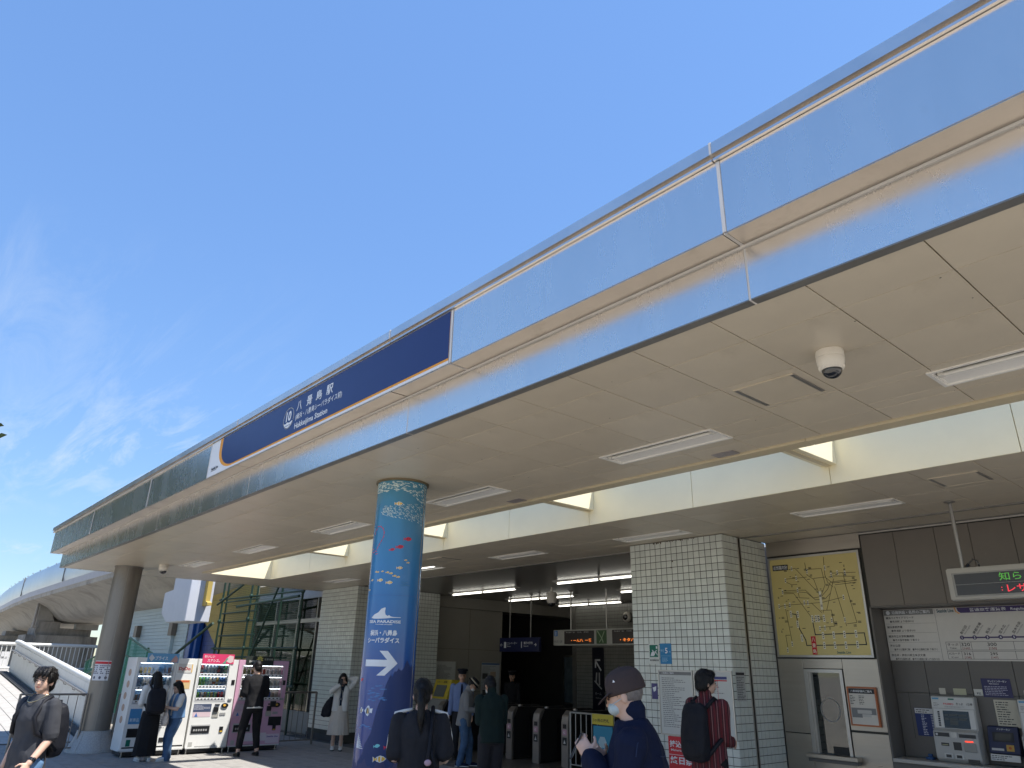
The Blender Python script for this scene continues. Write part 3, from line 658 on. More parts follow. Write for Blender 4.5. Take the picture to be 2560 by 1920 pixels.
for p, c_ in ((.18, '#213574'), (.30, '#1c3b80'), (.47, '#234f95'), (.6, '#2d69a8'), (.75, '#387fb6'), (.9, '#4284aa')):
    q = rp_.color_ramp.elements.new(p); q.color = srgb(c_)
nz_ = t_.nodes.new('ShaderNodeTexNoise'); nz_.inputs['Scale'].default_value = 5; hs_ = t_.nodes.new('ShaderNodeHueSaturation'); t_.links.new(rp_.outputs[0], hs_.inputs['Color'])
mv_ = t_.nodes.new('ShaderNodeMapRange'); mv_.inputs['To Min'].default_value = .93; mv_.inputs['To Max'].default_value = 1.07; t_.links.new(nz_.outputs[0], mv_.inputs[0]); t_.links.new(mv_.outputs[0], hs_.inputs['Value']); t_.links.new(hs_.outputs[0], b_.inputs['Base Color'])
MB().lathe([(CR, 0), (CR, 3.735)], CC, 72).build('shaft', m, bc, smooth='auto')
MB().lathe([(.285, 3.728), (.302, 3.732), (.302, 3.748)], CC, 64).build('collar', mat('brass_ring', (.25, .2, .12), rough=.4, metal=.6), bc, smooth='auto')
MB().tube([(CC[0]+.2805*math.cos(.55), CC[1]+.2805*math.sin(.55), 0), (CC[0]+.2805*math.cos(.55), CC[1]+.2805*math.sin(.55), 3.73)], .004, 6).build('wrap_seam', M_trimdark, bc)
for zz in (2.49, 1.385): MB().lathe([(CR+.0002, zz), (CR+.0009, zz+.0015), (CR+.0002, zz+.003)], CC, 72, caps=False).build('wrap_joint', flat((.02, .09, .3)), bc)
MB().lathe([(CR+.012, 0), (CR+.012, .12), (CR, .125)], CC, 48).build('foot_ring', M_frame, bc, smooth='auto')
class Cyl:
    """the curved face of the column: a = degrees round the axis expressed as arc length from the angle base"""
    def __init__(s, base): s.base = R(base); s.u = s.v = None
    def p(s, a, b, d=0):
        t = s.base+a/CR; r = CR+d; return Vector((CC[0]+r*math.cos(t), CC[1]+r*math.sin(t), b))
def wrap(mb, name, mtl, depth=.002, kind=None):
    """cut a flat drawing into narrow strips, then bend it round the column (mb holds (arc, z, 0))"""
    me = mb.mesh('flat', fix=False); bm = bmesh.new(); bm.from_mesh(me); bpy.data.meshes.remove(me)
    xs = [v.co.x for v in bm.verts]; x = math.floor(min(xs)/.025)*.025
    while x < max(xs):
        bmesh.ops.bisect_plane(bm, geom=bm.verts[:]+bm.edges[:]+bm.faces[:], plane_co=(x, 0, 0), plane_no=(1, 0, 0)); x += .025
    cy = Cyl(0)
    for v in bm.verts: v.co = cy.p(v.co.x, v.co.y, depth+v.co.z)-Vector((*CC, 0))
    me = bpy.data.meshes.new(name); bm.to_mesh(me); bm.free()
    o = obj(name, me, bc, mtl)
    if kind: o['kind'] = kind
    return o
class Flat:
    u = Vector((1, 0, 0)); v = Vector((0, 1, 0))
    def p(s, a, b, d=0): return Vector((a, b, d))
FL = Flat()
def A(deg): return R(deg)*CR
def fp(mb, pts, z=0): mb.add([(a, b, z) for a, b in pts], [tuple(range(len(pts)))])
FISH = [(-.5, 0), (-.3, .16), (0, .25), (.28, .16), (.42, .03), (.62, .2), (.6, 0), (.62, -.2), (.42, -.03), (.28, -.16), (0, -.25), (-.3, -.16)]
def fish(mb, a, b, l, rot=0, h=1, flip=1, z=0, shape=FISH):
    ca, sa = math.cos(rot), math.sin(rot)
    fp(mb, [(a+(x*flip*ca-y*h*sa)*l, b+(x*flip*sa+y*h*ca)*l) for x, y in shape], z)
PW = flat((.74, .76, .78)); PR = flat((.62, .03, .07)); PY = flat((.80, .48, .05)); PC = flat((.62, .72, .70)); PN = flat((.03, .12, .28)); PK = flat((.03, .03, .05)); PCY = flat((.2, .6, .65)); PLB = flat((.07, .2, .45)); PDK = flat((.012, .03, .17)); PSAND = flat((.07, .09, .25))
# darker sea bed and hills (printed)
mb = MB()
def hill(k): return 1.79+.045*math.sin(k*.5)+.025*math.sin(k*1.3)+.012*math.sin(k*2.9)-max(0, 33-k)*.055
for k in range(60):
    a0, a1 = A(-150+k*4), A(-146+k*4)
    if hill(k) > .2: fp(mb, [(a0, .13), (a1, .13), (a1, max(.2, hill(k+1))), (a0, hill(k))])
wrap(mb, 'hill_print', flat((.012, .032, .13)), .0006)
mb = MB()
for k in range(60):
    a0, a1 = A(-150+k*4), A(-146+k*4); f_ = lambda q: .90+.035*math.sin(q*.7)+.02*math.sin(q*1.9)
    fp(mb, [(a0, .13), (a1, .13), (a1, f_(k+1)), (a0, f_(k))])
wrap(mb, 'seabed_print', flat((.04, .045, .13)), .0008)
# schools of tiny white fish
mb = MB(); rr = random.Random(11)
for k in range(230):
    a = rr.uniform(-115, 40); lim = 3.55+.07*abs(math.sin(R(a+38)*1.3))*(-1 if a > -38 else .2); zt = rr.uniform(3.50 if a > -20 else 3.60, 3.715)
    if a > -38 and zt < 3.64-(a+38)*.0026: continue
    fish(mb, A(a), zt, .03, rr.uniform(-.15, .1)-(.5 if a > -10 else 0), .55)
for k in range(300):
    t = rr.random(); a = -80+115*t; mid = 3.40-.02*math.sin(t*5)-.12*max(0, t-.45); w_ = .045+.08*t
    fish(mb, A(a), mid+rr.uniform(-w_, w_), .019, rr.uniform(-.6, -.1)-t*.5, .5)
wrap(mb, 'fish_school', PC, .0012, 'stuff')
mb = MB()
for a, z in ((-100, 3.47), (-92, 3.45), (-84, 3.46), (-76, 3.43), (-96, 3.42)): fish(mb, A(a), z, .05, .05, .6)
for k in range(9): fish(mb, A(-16+4*(k % 5)+rr.uniform(-1, 1)), 2.60+.022*(k//5)+rr.uniform(-.008, .008), .032, 0, .6)
wrap(mb, 'shadow_fish_school', flat((.03, .17, .36)), .0012, 'stuff')
# heart of red fish
mb = MB(); hp = [(-.95, .35), (-.8, .30), (-.62, .62), (-.42, .92), (-.15, .98), (.12, .86), (.3, .62), (.3, .35), (.18, .08), (.0, -.2), (-.18, -.48), (-.34, -.74), (-.2, -.98)]
hp = [(-.75, .50), (-.55, .78), (-.28, .98), (.05, .93), (.3, .75), (.42, .47), (.38, .18), (.2, -.1), (-.02, -.36), (-.2, -.58), (-.36, -.8), (-.95, -.62), (-.75, -.86), (-.28, -1.0)]
for k, (x, y) in enumerate(hp):
    x2, y2 = hp[(k+1) % len(hp)]; fish(mb, A(-78)+x*.13, 3.075+y*.15, .045, math.atan2((y2-y)*.15, (x2-x)*.13) if k < 11 else .1, .45)
wrap(mb, 'heart_of_fish', PR, .0012)
for a, z, l, r_ in ((-10, 3.086, .085, .06), (-27, 2.997, .08, .15), (-44, 2.965, .06, .2)):
    mb = MB(); fish(mb, A(a), z, l, r_, 1.05, -1); wrap(mb, 'red_fish', PR, .0012)
    mb = MB()
    for s_ in (-.15, .1): fp(mb, [(A(a)+l*(s_-.03), z-.012), (A(a)+l*(s_+.03), z-.012), (A(a)+l*(s_+.03), z+.014), (A(a)+l*(s_-.03), z+.014)])
    wrap(mb, 'fish_stripe', PK, .0018)
def clown(a, z, l, r_=0):
    mb = MB(); fish(mb, A(a), z, l*1.12, r_, 1.08, -1); wrap(mb, 'clownfish', PW, .0012)
    mb = MB(); fish(mb, A(a), z, l, r_, .95, -1, .0004); wrap(mb, 'clownfish_body', PY, .0012)
    if l > .035:
        mb = MB()
        for s_ in (-.22, .08): fp(mb, [(A(a)+l*(s_-.05), z-l*.2), (A(a)+l*(s_+.05), z-l*.2), (A(a)+l*(s_+.05), z+l*.2), (A(a)+l*(s_-.05), z+l*.2)], .0009)
        wrap(mb, 'clownfish_bands', PW, .0012)
for a, z, l in ((-37, 3.466, .075), (-12, 2.86, .03), (-6, 2.835, .03), (-24, 2.775, .055), (-50, 2.725, .035), (-62, 2.735, .028), (-74, 2.73, .03), (-80, 2.735, .03), (-42, 2.715, .035), (-34, 2.69, .035), (-26, 2.68, .035), (-92, 2.65, .04), (-66, 2.645, .06), (-44, 2.62, .062), (-108, 2.56, .03), (-100, 2.55, .03), (-34, .95, .105)): clown(a, z, l, .15 if l < .05 else .05)
# shark fin mark, names, arrow
mb = MB(); fin = [(-.17, 0), (-.13, .035), (-.07, .06), (-.03, .10), (.01, .115), (.025, .112), (.02, .07), (.03, .035), (.055, .022), (.075, .032), (.09, .018), (.12, .012), (.22, .010), (.22, .006), (.10, .002), (.03, -.006), (-.06, -.010), (-.13, -.008)]
fp(mb, [(A(-52)+x*.85, 2.262+y*.9) for x, y in fin]); wrap(mb, 'shark_fin_mark', PW, .0015)
for body, z, h, w_, bo in (('SEA PARADISE', 2.212, .028, .36, .03), ('YOKOHAMA HAKKEIJIMA', 2.193, .009, .19, .02), ('横浜・八景島', 2.085, .058, .30, .03), ('シーパラダイス', 2.015, .055, .36, .034)):
    mb = MB(); text_into(mb, FL, body, A(-50), z, h, 0, w=w_, bold=bo, align='c'); wrap(mb, 'lettering', PW, .0015)
mb = MB(); ar = [(-.185, -.032), (.07, -.032), (-.03, -.118), (.055, -.118), (.178, .0), (.07, .118), (-.015, .118), (.07, .032), (-.185, .032)]
fp(mb, [(A(-50)+x, 1.822+y) for x, y in ar]); wrap(mb, 'arrow', PW, .0015)
# lower fish
mb = MB()
for k in range(18): fish(mb, A(-70+4.2*(k % 9)+rr.uniform(-2, 2)), 1.50+.05*(k//9)+rr.uniform(-.03, .06), .045, 0, .6)
for k in range(8): fish(mb, A(-88+4*k), 1.23+rr.uniform(-.02, .02), .035, 0, .6)
wrap(mb, 'blue_fish_school', PLB, .0012, 'stuff')
for a, z, l in ((-68, 1.375, .10), (-88, 1.375, .06)):
    mb = MB(); fp(mb, [(A(a)-l*.5, z), (A(a)-.1*l, z+.45*l), (A(a)+.05*l, z+.5*l), (A(a)+.2*l, z+.2*l), (A(a)+.5*l, z+.25*l), (A(a)+.45*l, z-.2*l), (A(a)+.2*l, z-.15*l), (A(a), z-.5*l), (A(a)-.2*l, z-.4*l)]); wrap(mb, 'bannerfish', PW, .0012)
    mb = MB(); fp(mb, [(A(a)-l*.28, z-.22*l), (A(a)-.1*l, z-.3*l), (A(a)-.06*l, z+.3*l), (A(a)-.2*l, z+.25*l)], .0004); fp(mb, [(A(a)+l*.05, z-.32*l), (A(a)+.14*l, z-.2*l), (A(a)+.12*l, z+.2*l), (A(a)+.04*l, z+.38*l)], .0004); wrap(mb, 'bannerfish_bands', PK, .0012)
    mb = MB(); fp(mb, [(A(a)-l*.08, z-.25*l), (A(a)+.02*l, z-.25*l), (A(a)+.0*l, z+.2*l), (A(a)-.06*l, z+.2*l)], .0006); wrap(mb, 'bannerfish_spot', PY, .0012)
mb = MB()
for k in range(9): fp(mb, [(A(-96), 1.04), (A(-96)+.004, 1.035), (A(-96)+.03+.012*k*.8, 1.16-.016*k), (A(-96)+.024+.012*k*.8, 1.165-.016*k)])
wrap(mb, 'anemone_print', PW, .0012)
for a, z, l, mt in ((1, 1.10, .09, PR), (-18, 1.06, .085, PR), (-42, 1.065, .06, PCY)):
    mb = MB(); fish(mb, A(a), z, l, .2, 1.15, -1); wrap(mb, 'tropical_fish', mt, .0012)
mb = MB(); fish(mb, A(-98), 1.66, .05, .3, 1.2); wrap(mb, 'tropical_fish', PR, .0012)

# ================================================================== signs round the ticket office
def board(name, label, cat, fr, a0, a1, b0, b1, face, frame=None, fw=.02, d=.02, group=None):
    t = T(name, label, cat, tuple(fr.p((a0+a1)/2, b0, 0)), group)
    if frame is not None:
        f = MB(); fr.box(f, a0, a1, b0, b0+fw, 0, d+.008); fr.box(f, a0, a1, b1-fw, b1, 0, d+.008); fr.box(f, a0, a0+fw, b0+fw, b1-fw, 0, d+.008); fr.box(f, a1-fw, a1, b0+fw, b1-fw, 0, d+.008)
        f.build('frame', frame, t)
        fr.plate('face', face, t, a0+fw, a1-fw, b0+fw, b1-fw, .0, d)
    else: fr.plate('face', face, t, a0, a1, b0, b1, .0, d)
    return t
Fw = Frame((0, FY-.01, 0), (1, 0, 0))
MAPY = mat('map_yellow', (.60, .50, .20), rough=.4, var=.03)
rm = board('route_map', 'yellow area railway map with black title above the ticket window', 'map', Fw, -6.06, -4.63, 2.05, 3.50, MAPY, M_frame, .03, .02)
d0 = .0205
x0, x1, z0, z1 = -6.03, -4.66, 2.08, 3.47
def mxy(px, pz):  # position on the map face in thousandths, origin top left
    return x0+(x1-x0)*px/1000, z1-(z1-z0)*pz/1000
mb = MB(); a_, b_ = mxy(30, 120); a2, b2 = mxy(215, 60); Fw.box(mb, a_, a2, b_, b2, d0, d0+.001); mb.build('title_plate', INK, rm)
text(Fw, '近郊案内図', a_+.012, b_+.012, .06, d0+.0018, WHITE, rm, w=a2-a_-.024, bold=.01)
lines = [[(260, 110), (300, 110), (540, 390)], [(170, 215), (290, 215), (420, 210)], [(180, 250), (240, 280), (300, 280)], [(130, 340), (300, 340), (390, 345), (470, 430), (560, 420), (640, 350), (680, 280), (850, 270)],
         [(130, 355), (300, 358), (400, 372), (490, 450), (600, 445), (660, 395)], [(130, 370), (250, 372), (430, 640)], [(300, 350), (310, 420), (420, 430)], [(420, 60), (430, 190), (500, 240), (540, 390)], [(430, 130), (600, 135), (620, 300), (560, 410)],
         [(500, 230), (630, 225), (700, 290), (960, 280)], [(640, 20), (630, 200), (650, 280), (700, 330)], [(700, 190), (960, 200)], [(720, 220), (950, 240)], [(730, 310), (950, 300)], [(830, 200), (840, 330), (900, 690), (800, 700)], [(720, 330), (790, 720)],
         [(60, 500), (160, 490), (560, 480), (780, 440)], [(130, 500), (160, 800), (170, 900)], [(100, 800), (150, 800)], [(100, 800), (110, 940)], [(560, 560), (650, 560), (660, 720), (500, 730)], [(430, 640), (560, 620)], [(440, 480), (540, 580)], [(560, 400), (560, 580)], [(545, 400), (540, 560)], [(720, 250), (600, 560)]]
lm = MB()
for l in lines: Fw.line(lm, [mxy(*q) for q in l], .0075, d0, d0+.001)
lm.build('thin_routes', flat((.11, .085, .03)), rm)
lm = MB(); Fw.line(lm, [mxy(*q) for q in [(430, 680), (440, 800), (960, 790), (965, 900), (330, 905), (325, 850), (270, 740), (255, 640), (250, 590), (190, 580)]], .013, d0+.0011, d0+.002); lm.build('coast_route', flat((.012, .016, .03)), rm)
stn = [(525, 810), (640, 807), (755, 802), (875, 797), (525, 905), (640, 905), (755, 905), (875, 900), (430, 640), (270, 590), (190, 585), (255, 690), (285, 830), (560, 640), (500, 640), (470, 640), (700, 210), (770, 190), (850, 200), (640, 130), (435, 150), (300, 340), (120, 350), (60, 500), (130, 500), (190, 490), (360, 475), (400, 475), (640, 660), (800, 440), (500, 740), (555, 735), (260, 110), (170, 230), (300, 215), (780, 660), (165, 890), (105, 950)]
for k, (px, pz) in enumerate(stn):
    a, b = mxy(px, pz); w_, h_ = (.016, .05) if k < 16 else (.011, .035)
    Fw.plate('station_mark', flat((.72, .70, .58)), rm, a-w_, a+w_, b-h_, b+h_, d0+.0021, d0+.003)
tx = MB()
for k, (px, pz) in enumerate(stn):
    a, b = mxy(px, pz)
    for q in range(3 if k < 16 else 2): Fw.box(tx, a-.007, a+.007, b-.034+q*.026 if k < 16 else b-.022+q*.024, (b-.034+q*.026 if k < 16 else b-.022+q*.024)+.015, d0+.0031, d0+.0036)
rr = random.Random(77)
for k in range(70):
    a, b = mxy(rr.uniform(40, 940), rr.uniform(60, 770)); w_ = rr.uniform(.02, .05)
    for q in range(rr.choice((1, 1, 2))): Fw.box(tx, a, a+w_, b-q*.016, b-q*.016+.008, d0+.0031, d0+.0034)
tx.build('fine_print', INK, rm, kind='stuff')
a, b = mxy(550, 460); Fw.plate('station_mark', flat((.72, .70, .58)), rm, a-.018, a+.018, b-.13, b+.13, d0+.0021, d0+.003)
text(Fw, '横', a-.017, b+.05, .034, d0+.0036, INK, rm, w=.034); text(Fw, '浜', a-.017, b-.09, .034, d0+.0036, INK, rm, w=.034)
for ch, px, pz in (('品', 702, 185), ('川', 702, 240), ('東', 850, 175), ('京', 850, 230)): a, b = mxy(px, pz); text(Fw, ch, a-.017, b, .03, d0+.0036, INK, rm, w=.034)
a, b = mxy(412, 905); Fw.plate('here_mark', RED, rm, a-.036, a+.036, b-.125, b+.125, d0+.0021, d0+.0032)
for k, ch in enumerate('八景島'): text(Fw, ch, a-.026, b+.05-k*.08, .058, d0+.004, flat((.72, .70, .58)), rm, w=.052)
text(Fw, 'Seaside Line', mxy(650, 985)[0], mxy(650, 985)[1], .036, d0+.001, flat((.02, .12, .12)), rm, w=.2, bold=.02)
# orange framed floor plan
fpn = board('floor_plan', 'station floor plan in an orange frame right of the ticket window', 'notice', Fw, -5.07, -4.675, 1.185, 1.675, flat((.62, .58, .52)), flat((.42, .13, .05)), .02, .03)
Fw.plate('title_bar', INK, fpn, -5.048, -4.697, 1.59, 1.652, .0305, .0315); text(Fw, '八景島駅構内ご案内', -5.02, 1.605, .03, .0325, WHITE, fpn, w=.29)
mb = MB(); scribble(mb, Fw, -5.04, -4.96, 1.45, 1.57, 6, .0306, 1); scribble(mb, Fw, -4.92, -4.84, 1.45, 1.57, 6, .0306, 2); mb.build('fine_print', INK, fpn, kind='stuff')
pl = MB(); pl.v = []
Fw.box(pl, -5.04, -4.71, 1.33, 1.41, .0306, .0314); Fw.box(pl, -5.04, -4.9, 1.29, 1.33, .0306, .0314); pl.build('plan_drawing', GREY, fpn); pl = MB(); Fw.box(pl, -4.96, -4.77, 1.34, 1.385, .0315, .032); Fw.box(pl, -4.9, -4.78, 1.30, 1.335, .0315, .032); pl.build('plan_rooms', flat((.5, .48, .45)), fpn)
# fare board in the bay
Fb = Frame((0, 11.008, 0), (1, 0, 0))
fbd = board('fare_board', 'wide white fare and area guide board above the ticket machines', 'sign', Fb, -4.575, -1.2, 2.025, 2.69, flat((.60, .58, .55)), None, 0, .012)
e_ = .0128
Fb.plate('guide_header', GREY, fbd, -4.57, -3.915, 2.615, 2.685, e_, e_+.001); text(Fb, '沿線施設・名所のご案内', -4.46, 2.628, .046, e_+.0018, WHITE, fbd, w=.5)
rg = MB()
for k in range(20): a, b = 2*math.pi*k/20, 2*math.pi*(k+1)/20; Fb.poly(rg, [(-4.51, 2.65), (-4.51+.027*math.cos(a), 2.65+.027*math.sin(a)), (-4.51+.027*math.cos(b), 2.65+.027*math.sin(b))], e_+.001, e_+.0018)
rg.build('info_mark', WHITE, fbd)
rows = [('横浜ベイサイドマリーナ', '❸鳥浜駅 より徒歩5分'), ('横浜南税務署', '❻幸浦駅 より徒歩5分'), ('横浜市立大学附属病院', '❾市大医学部駅 下車すぐ'), ('海の公園', '⓫海の公園南口駅、⓬海の公園柴口駅 下車すぐ'), ('称名寺・神奈川県立金沢文庫', '⓫海の公園南口駅、⓬海の公園柴口駅 より徒歩15分')]
for k, (p_, q_) in enumerate(rows):
    b = 2.565-k*.122
    text(Fb, p_, -4.55, b, .032, e_+.0008, INK, fbd, w=min(.62, .034*len(p_)), bold=.012); text(Fb, q_, -4.50, b-.048, .03, e_+.0008, INK, fbd, w=min(.56, .029*len(q_)), bold=.006)
    Fb.plate('rule', GREY, fbd, -4.56, -3.915, b-.064, b-.0615, e_, e_+.0006)
Fb.plate('divider', GREY, fbd, -3.9, -3.896, 2.03, 2.68, e_, e_+.0006)
text(Fb, 'Seaside Line', -3.87, 2.632, .045, e_+.0008, flat((.02, .09, .12)), fbd, w=.21, bold=.025)
mb = MB(); Fb.poly(mb, [(-3.62, 2.685), (-3.61, 2.64), (-3.58, 2.617), (-1.2, 2.617), (-1.2, 2.685)], e_, e_+.001); mb.build('fare_header', flat((.055, .035, .14)), fbd)
mb = MB(); Fb.line(mb, [(-3.645, 2.686), (-3.635, 2.638), (-3.6, 2.612)], .012, e_, e_+.0009); mb.build('header_edge', ORANGE, fbd)
text(Fb, '普通旅客運賃表', -3.47, 2.63, .042, e_+.0018, WHITE, fbd, w=.42); text(Fb, 'Regular Passenger Fares', -3.0, 2.633, .032, e_+.0018, WHITE, fbd, w=.55, bold=.014)
VIO = flat((.06, .04, .13)); Fb.plate('line_diagram', VIO, fbd, -3.62, -1.3, 2.30, 2.318, e_, e_+.0008)
nm = [('新杉田', 'Shin-Sugita'), ('南部市場', 'Nambu-Shijo'), ('鳥浜', 'Torihama'), ('並木北', 'Namiki-Kita'), ('並木中央', 'Namiki-Chuo'), ('幸浦', 'Sachiura'), ('産業振興センター', 'Sangyo'), ('福浦', 'Fukuura')]
for k, (p_, q_) in enumerate(nm):
    a = -3.62+k*.148; mb = MB()
    Fb.poly(mb, [(a+.026*math.cos(2*math.pi*j/20), 2.31+.026*math.sin(2*math.pi*j/20)) for j in range(20)], e_+.0009, e_+.0016); mb.build('stop_mark', VIO, fbd)
    text(Fb, str(k+1), a, 2.296, .03, e_+.002, WHITE, fbd, align='c', bold=.02)
    text(Fb, p_, a+.01, 2.345, .036, e_+.0008, INK, fbd, rot=R(52), w=.042*len(p_), bold=.01); text(Fb, q_, a+.042, 2.345, .017, e_+.0008, GREY, fbd, rot=R(52), w=.14)
tb = MB()
for b in (2.255, 2.155, 2.14, 2.045): Fb.box(tb, -3.83, -1.25, b, b+.004, e_, e_+.0006)
for a in (-3.83, -3.66, -3.53, -3.05, -2.45, -1.85, -1.25): Fb.box(tb, a, a+.004, 2.155, 2.255, e_, e_+.0007); Fb.box(tb, a, a+.004, 2.045, 2.14, e_, e_+.0007)
tb.build('fare_table', INK, fbd, kind='stuff')
text(Fb, 'きっぷ', -3.81, 2.212, .03, e_+.0008, INK, fbd, w=.13); text(Fb, 'Ticket', -3.79, 2.172, .02, e_+.0008, INK, fbd, w=.08); text(Fb, 'ICカード', -3.81, 2.10, .028, e_+.0008, INK, fbd, w=.13); text(Fb, 'IC card', -3.79, 2.06, .018, e_+.0008, INK, fbd, w=.08)
MAR = flat((.22, .02, .03))
for a, f1, f2, f3, f4 in ((-3.595, '320', '[160]', '316', '[158]'), (-3.29, '300', '[150]', '295', '[147]'), (-2.75, '270', '[140]', '265', '[132]'), (-2.15, '240', '[120]', '234', '[117]')):
    text(Fb, f1, a, 2.205, .042, e_+.0008, INK, fbd, align='c', bold=.012, w=.105); text(Fb, f2, a, 2.165, .026, e_+.0008, MAR, fbd, align='c', w=.085); text(Fb, f3, a, 2.096, .034, e_+.0008, INK, fbd, align='c', bold=.012, w=.085); text(Fb, f4, a, 2.056, .024, e_+.0008, MAR, fbd, align='c', w=.075)
# hanging LED display
Fl = Frame((0, 9.33, 0), (1, 0, 0))
ld = T('led_display', 'hanging grey LED message display with green and red characters', 'display', (-2.4, 9.38, 2.64))
MB().box(-3.11, -1.3, 9.33, 9.47, 2.63, 2.98).build('housing', mat('display_case', (.40, .38, .34), rough=.4, var=.03), ld, bev=.012, seg=2)
Fl.plate('bezel', M_trimdark, ld, -3.055, -1.35, 2.665, 2.925, .0, .004, bev=.002); Fl.plate('screen', mat('led_screen', (.045, .04, .038), rough=.25, var=.04), ld, -3.03, -1.37, 2.68, 2.91, .004, .007)
Fl.plate('screen_split', M_trimdark, ld, -3.03, -1.37, 2.793, 2.797, .007, .008)
LEDG = mat('led_green', (.10, .42, .06), var=0, emit=.22); LEDR = mat('led_red', (.75, .04, .06), var=0, emit=.42)
text(Fl, '知ら', -2.585, 2.815, .085, .009, LEDG, ld, w=.21, bold=.0); text(Fl, 'せ', -2.33, 2.815, .08, .009, LEDG, ld, w=.09, bold=0)
text(Fl, 'レサ', -2.53, 2.692, .078, .009, LEDR, ld, w=.19, bold=.008); text(Fl, ':', -2.585, 2.71, .06, .009, LEDR, ld, bold=.008)
MB().tube([(-2.94, 9.38, 3.75), (-2.94, 9.38, 2.98)], .021, 14).build('hanger_pole', mat('galvanised_pipe', (.30, .29, .28), rough=.4, metal=.7, var=.1), ld, smooth='auto')
MB().lathe([(.06, 3.749), (.06, 3.738), (.03, 3.73), (.022, 3.72)], (-2.94, 9.38), 24).build('ceiling_rose', M_trimdark, ld, smooth='auto')
MB().tube([(-2.89, 9.38, 2.985), (-2.87, 9.38, 3.03), (-2.82, 9.38, 3.07), (-2.78, 9.38, 3.05), (-2.77, 9.38, 2.985)], .009, 8).build('cable', M_dome, ld, smooth=True)
MB().tube([(-2.905, 9.38, 2.985), (-2.87, 9.38, 3.02)], .02, 8).build('cable_gland', M_dome, ld)
# small notices round the machines
nb = board('fare_notice', 'blue and white fare list notice left of the ticket machine', 'notice', Fb, -4.375, -4.06, 1.10, 1.435, flat((.015, .03, .14)), None, 0, .006)
Fb.plate('title_strip', flat((.6, .6, .6)), nb, -4.37, -4.065, 1.37, 1.432, .0062, .007); mb = MB(); scribble(mb, Fb, -4.355, -4.08, 1.375, 1.425, 2, .0072, 3); mb.build('fine_print', INK, nb, kind='stuff')
mb = MB(); scribble(mb, Fb, -4.30, -4.24, 1.11, 1.36, 13, .0062, 4); scribble(mb, Fb, -4.18, -4.12, 1.11, 1.36, 13, .0062, 5); mb.build('small_figures', flat((.6, .62, .7)), nb, kind='stuff')
Fb.plate('panel_joint', M_grout, tw, -4.42, -4.415, 1.06, 1.62, .0, .001); Fb.plate('panel_joint', M_grout, tw, -4.03, -4.025, 1.06, 1.62, .0, .001)
nb = board('intercom_notice', 'navy intercom notice above the video intercom', 'notice', Fb, -3.505, -3.18, 1.60, 1.82, flat((.03, .028, .10)), None, 0, .006)
text(Fb, 'テレビインターホン', -3.43, 1.775, .026, .0068, WHITE, nb, w=.21); text(Fb, 'Video Intercom', -3.42, 1.752, .014, .0068, WHITE, nb, w=.11); mb = MB(); scribble(mb, Fb, -3.48, -3.2, 1.62, 1.735, 6, .0062, 6); mb.build('fine_print', flat((.4, .4, .5)), nb, kind='stuff')
nb = board('paper_notice', 'long paper notice taped above the video intercom', 'notice', Fb, -3.41, -3.16, 1.265, 1.575, flat((.52, .49, .40)), None, 0, .004); mb = MB(); scribble(mb, Fb, -3.39, -3.18, 1.29, 1.56, 10, .0042, 7); mb.build('fine_print', INK, nb, kind='stuff')
for a, w_, c_, q in ((-4.02, .075, (.5, .48, .42), 'plain cream label above the left end of the ticket machine'), (-3.85, .15, (.42, .42, .30), 'glossy pale sticker above the middle of the ticket machine'), (-3.61, .1, (.55, .55, .52), 'small printed label above the right end of the ticket machine'), (-3.06, .08, (.5, .48, .42), 'cream label above the machine at the right edge')):
    nb = board('label_sticker', q, 'sticker', Fb, a, a+w_, 1.615, 1.69, flat(c_), None, 0, .004)
    if w_ == .1: text(Fb, '対応', a+.03, 1.625, .03, .005, INK, nb, w=.05)
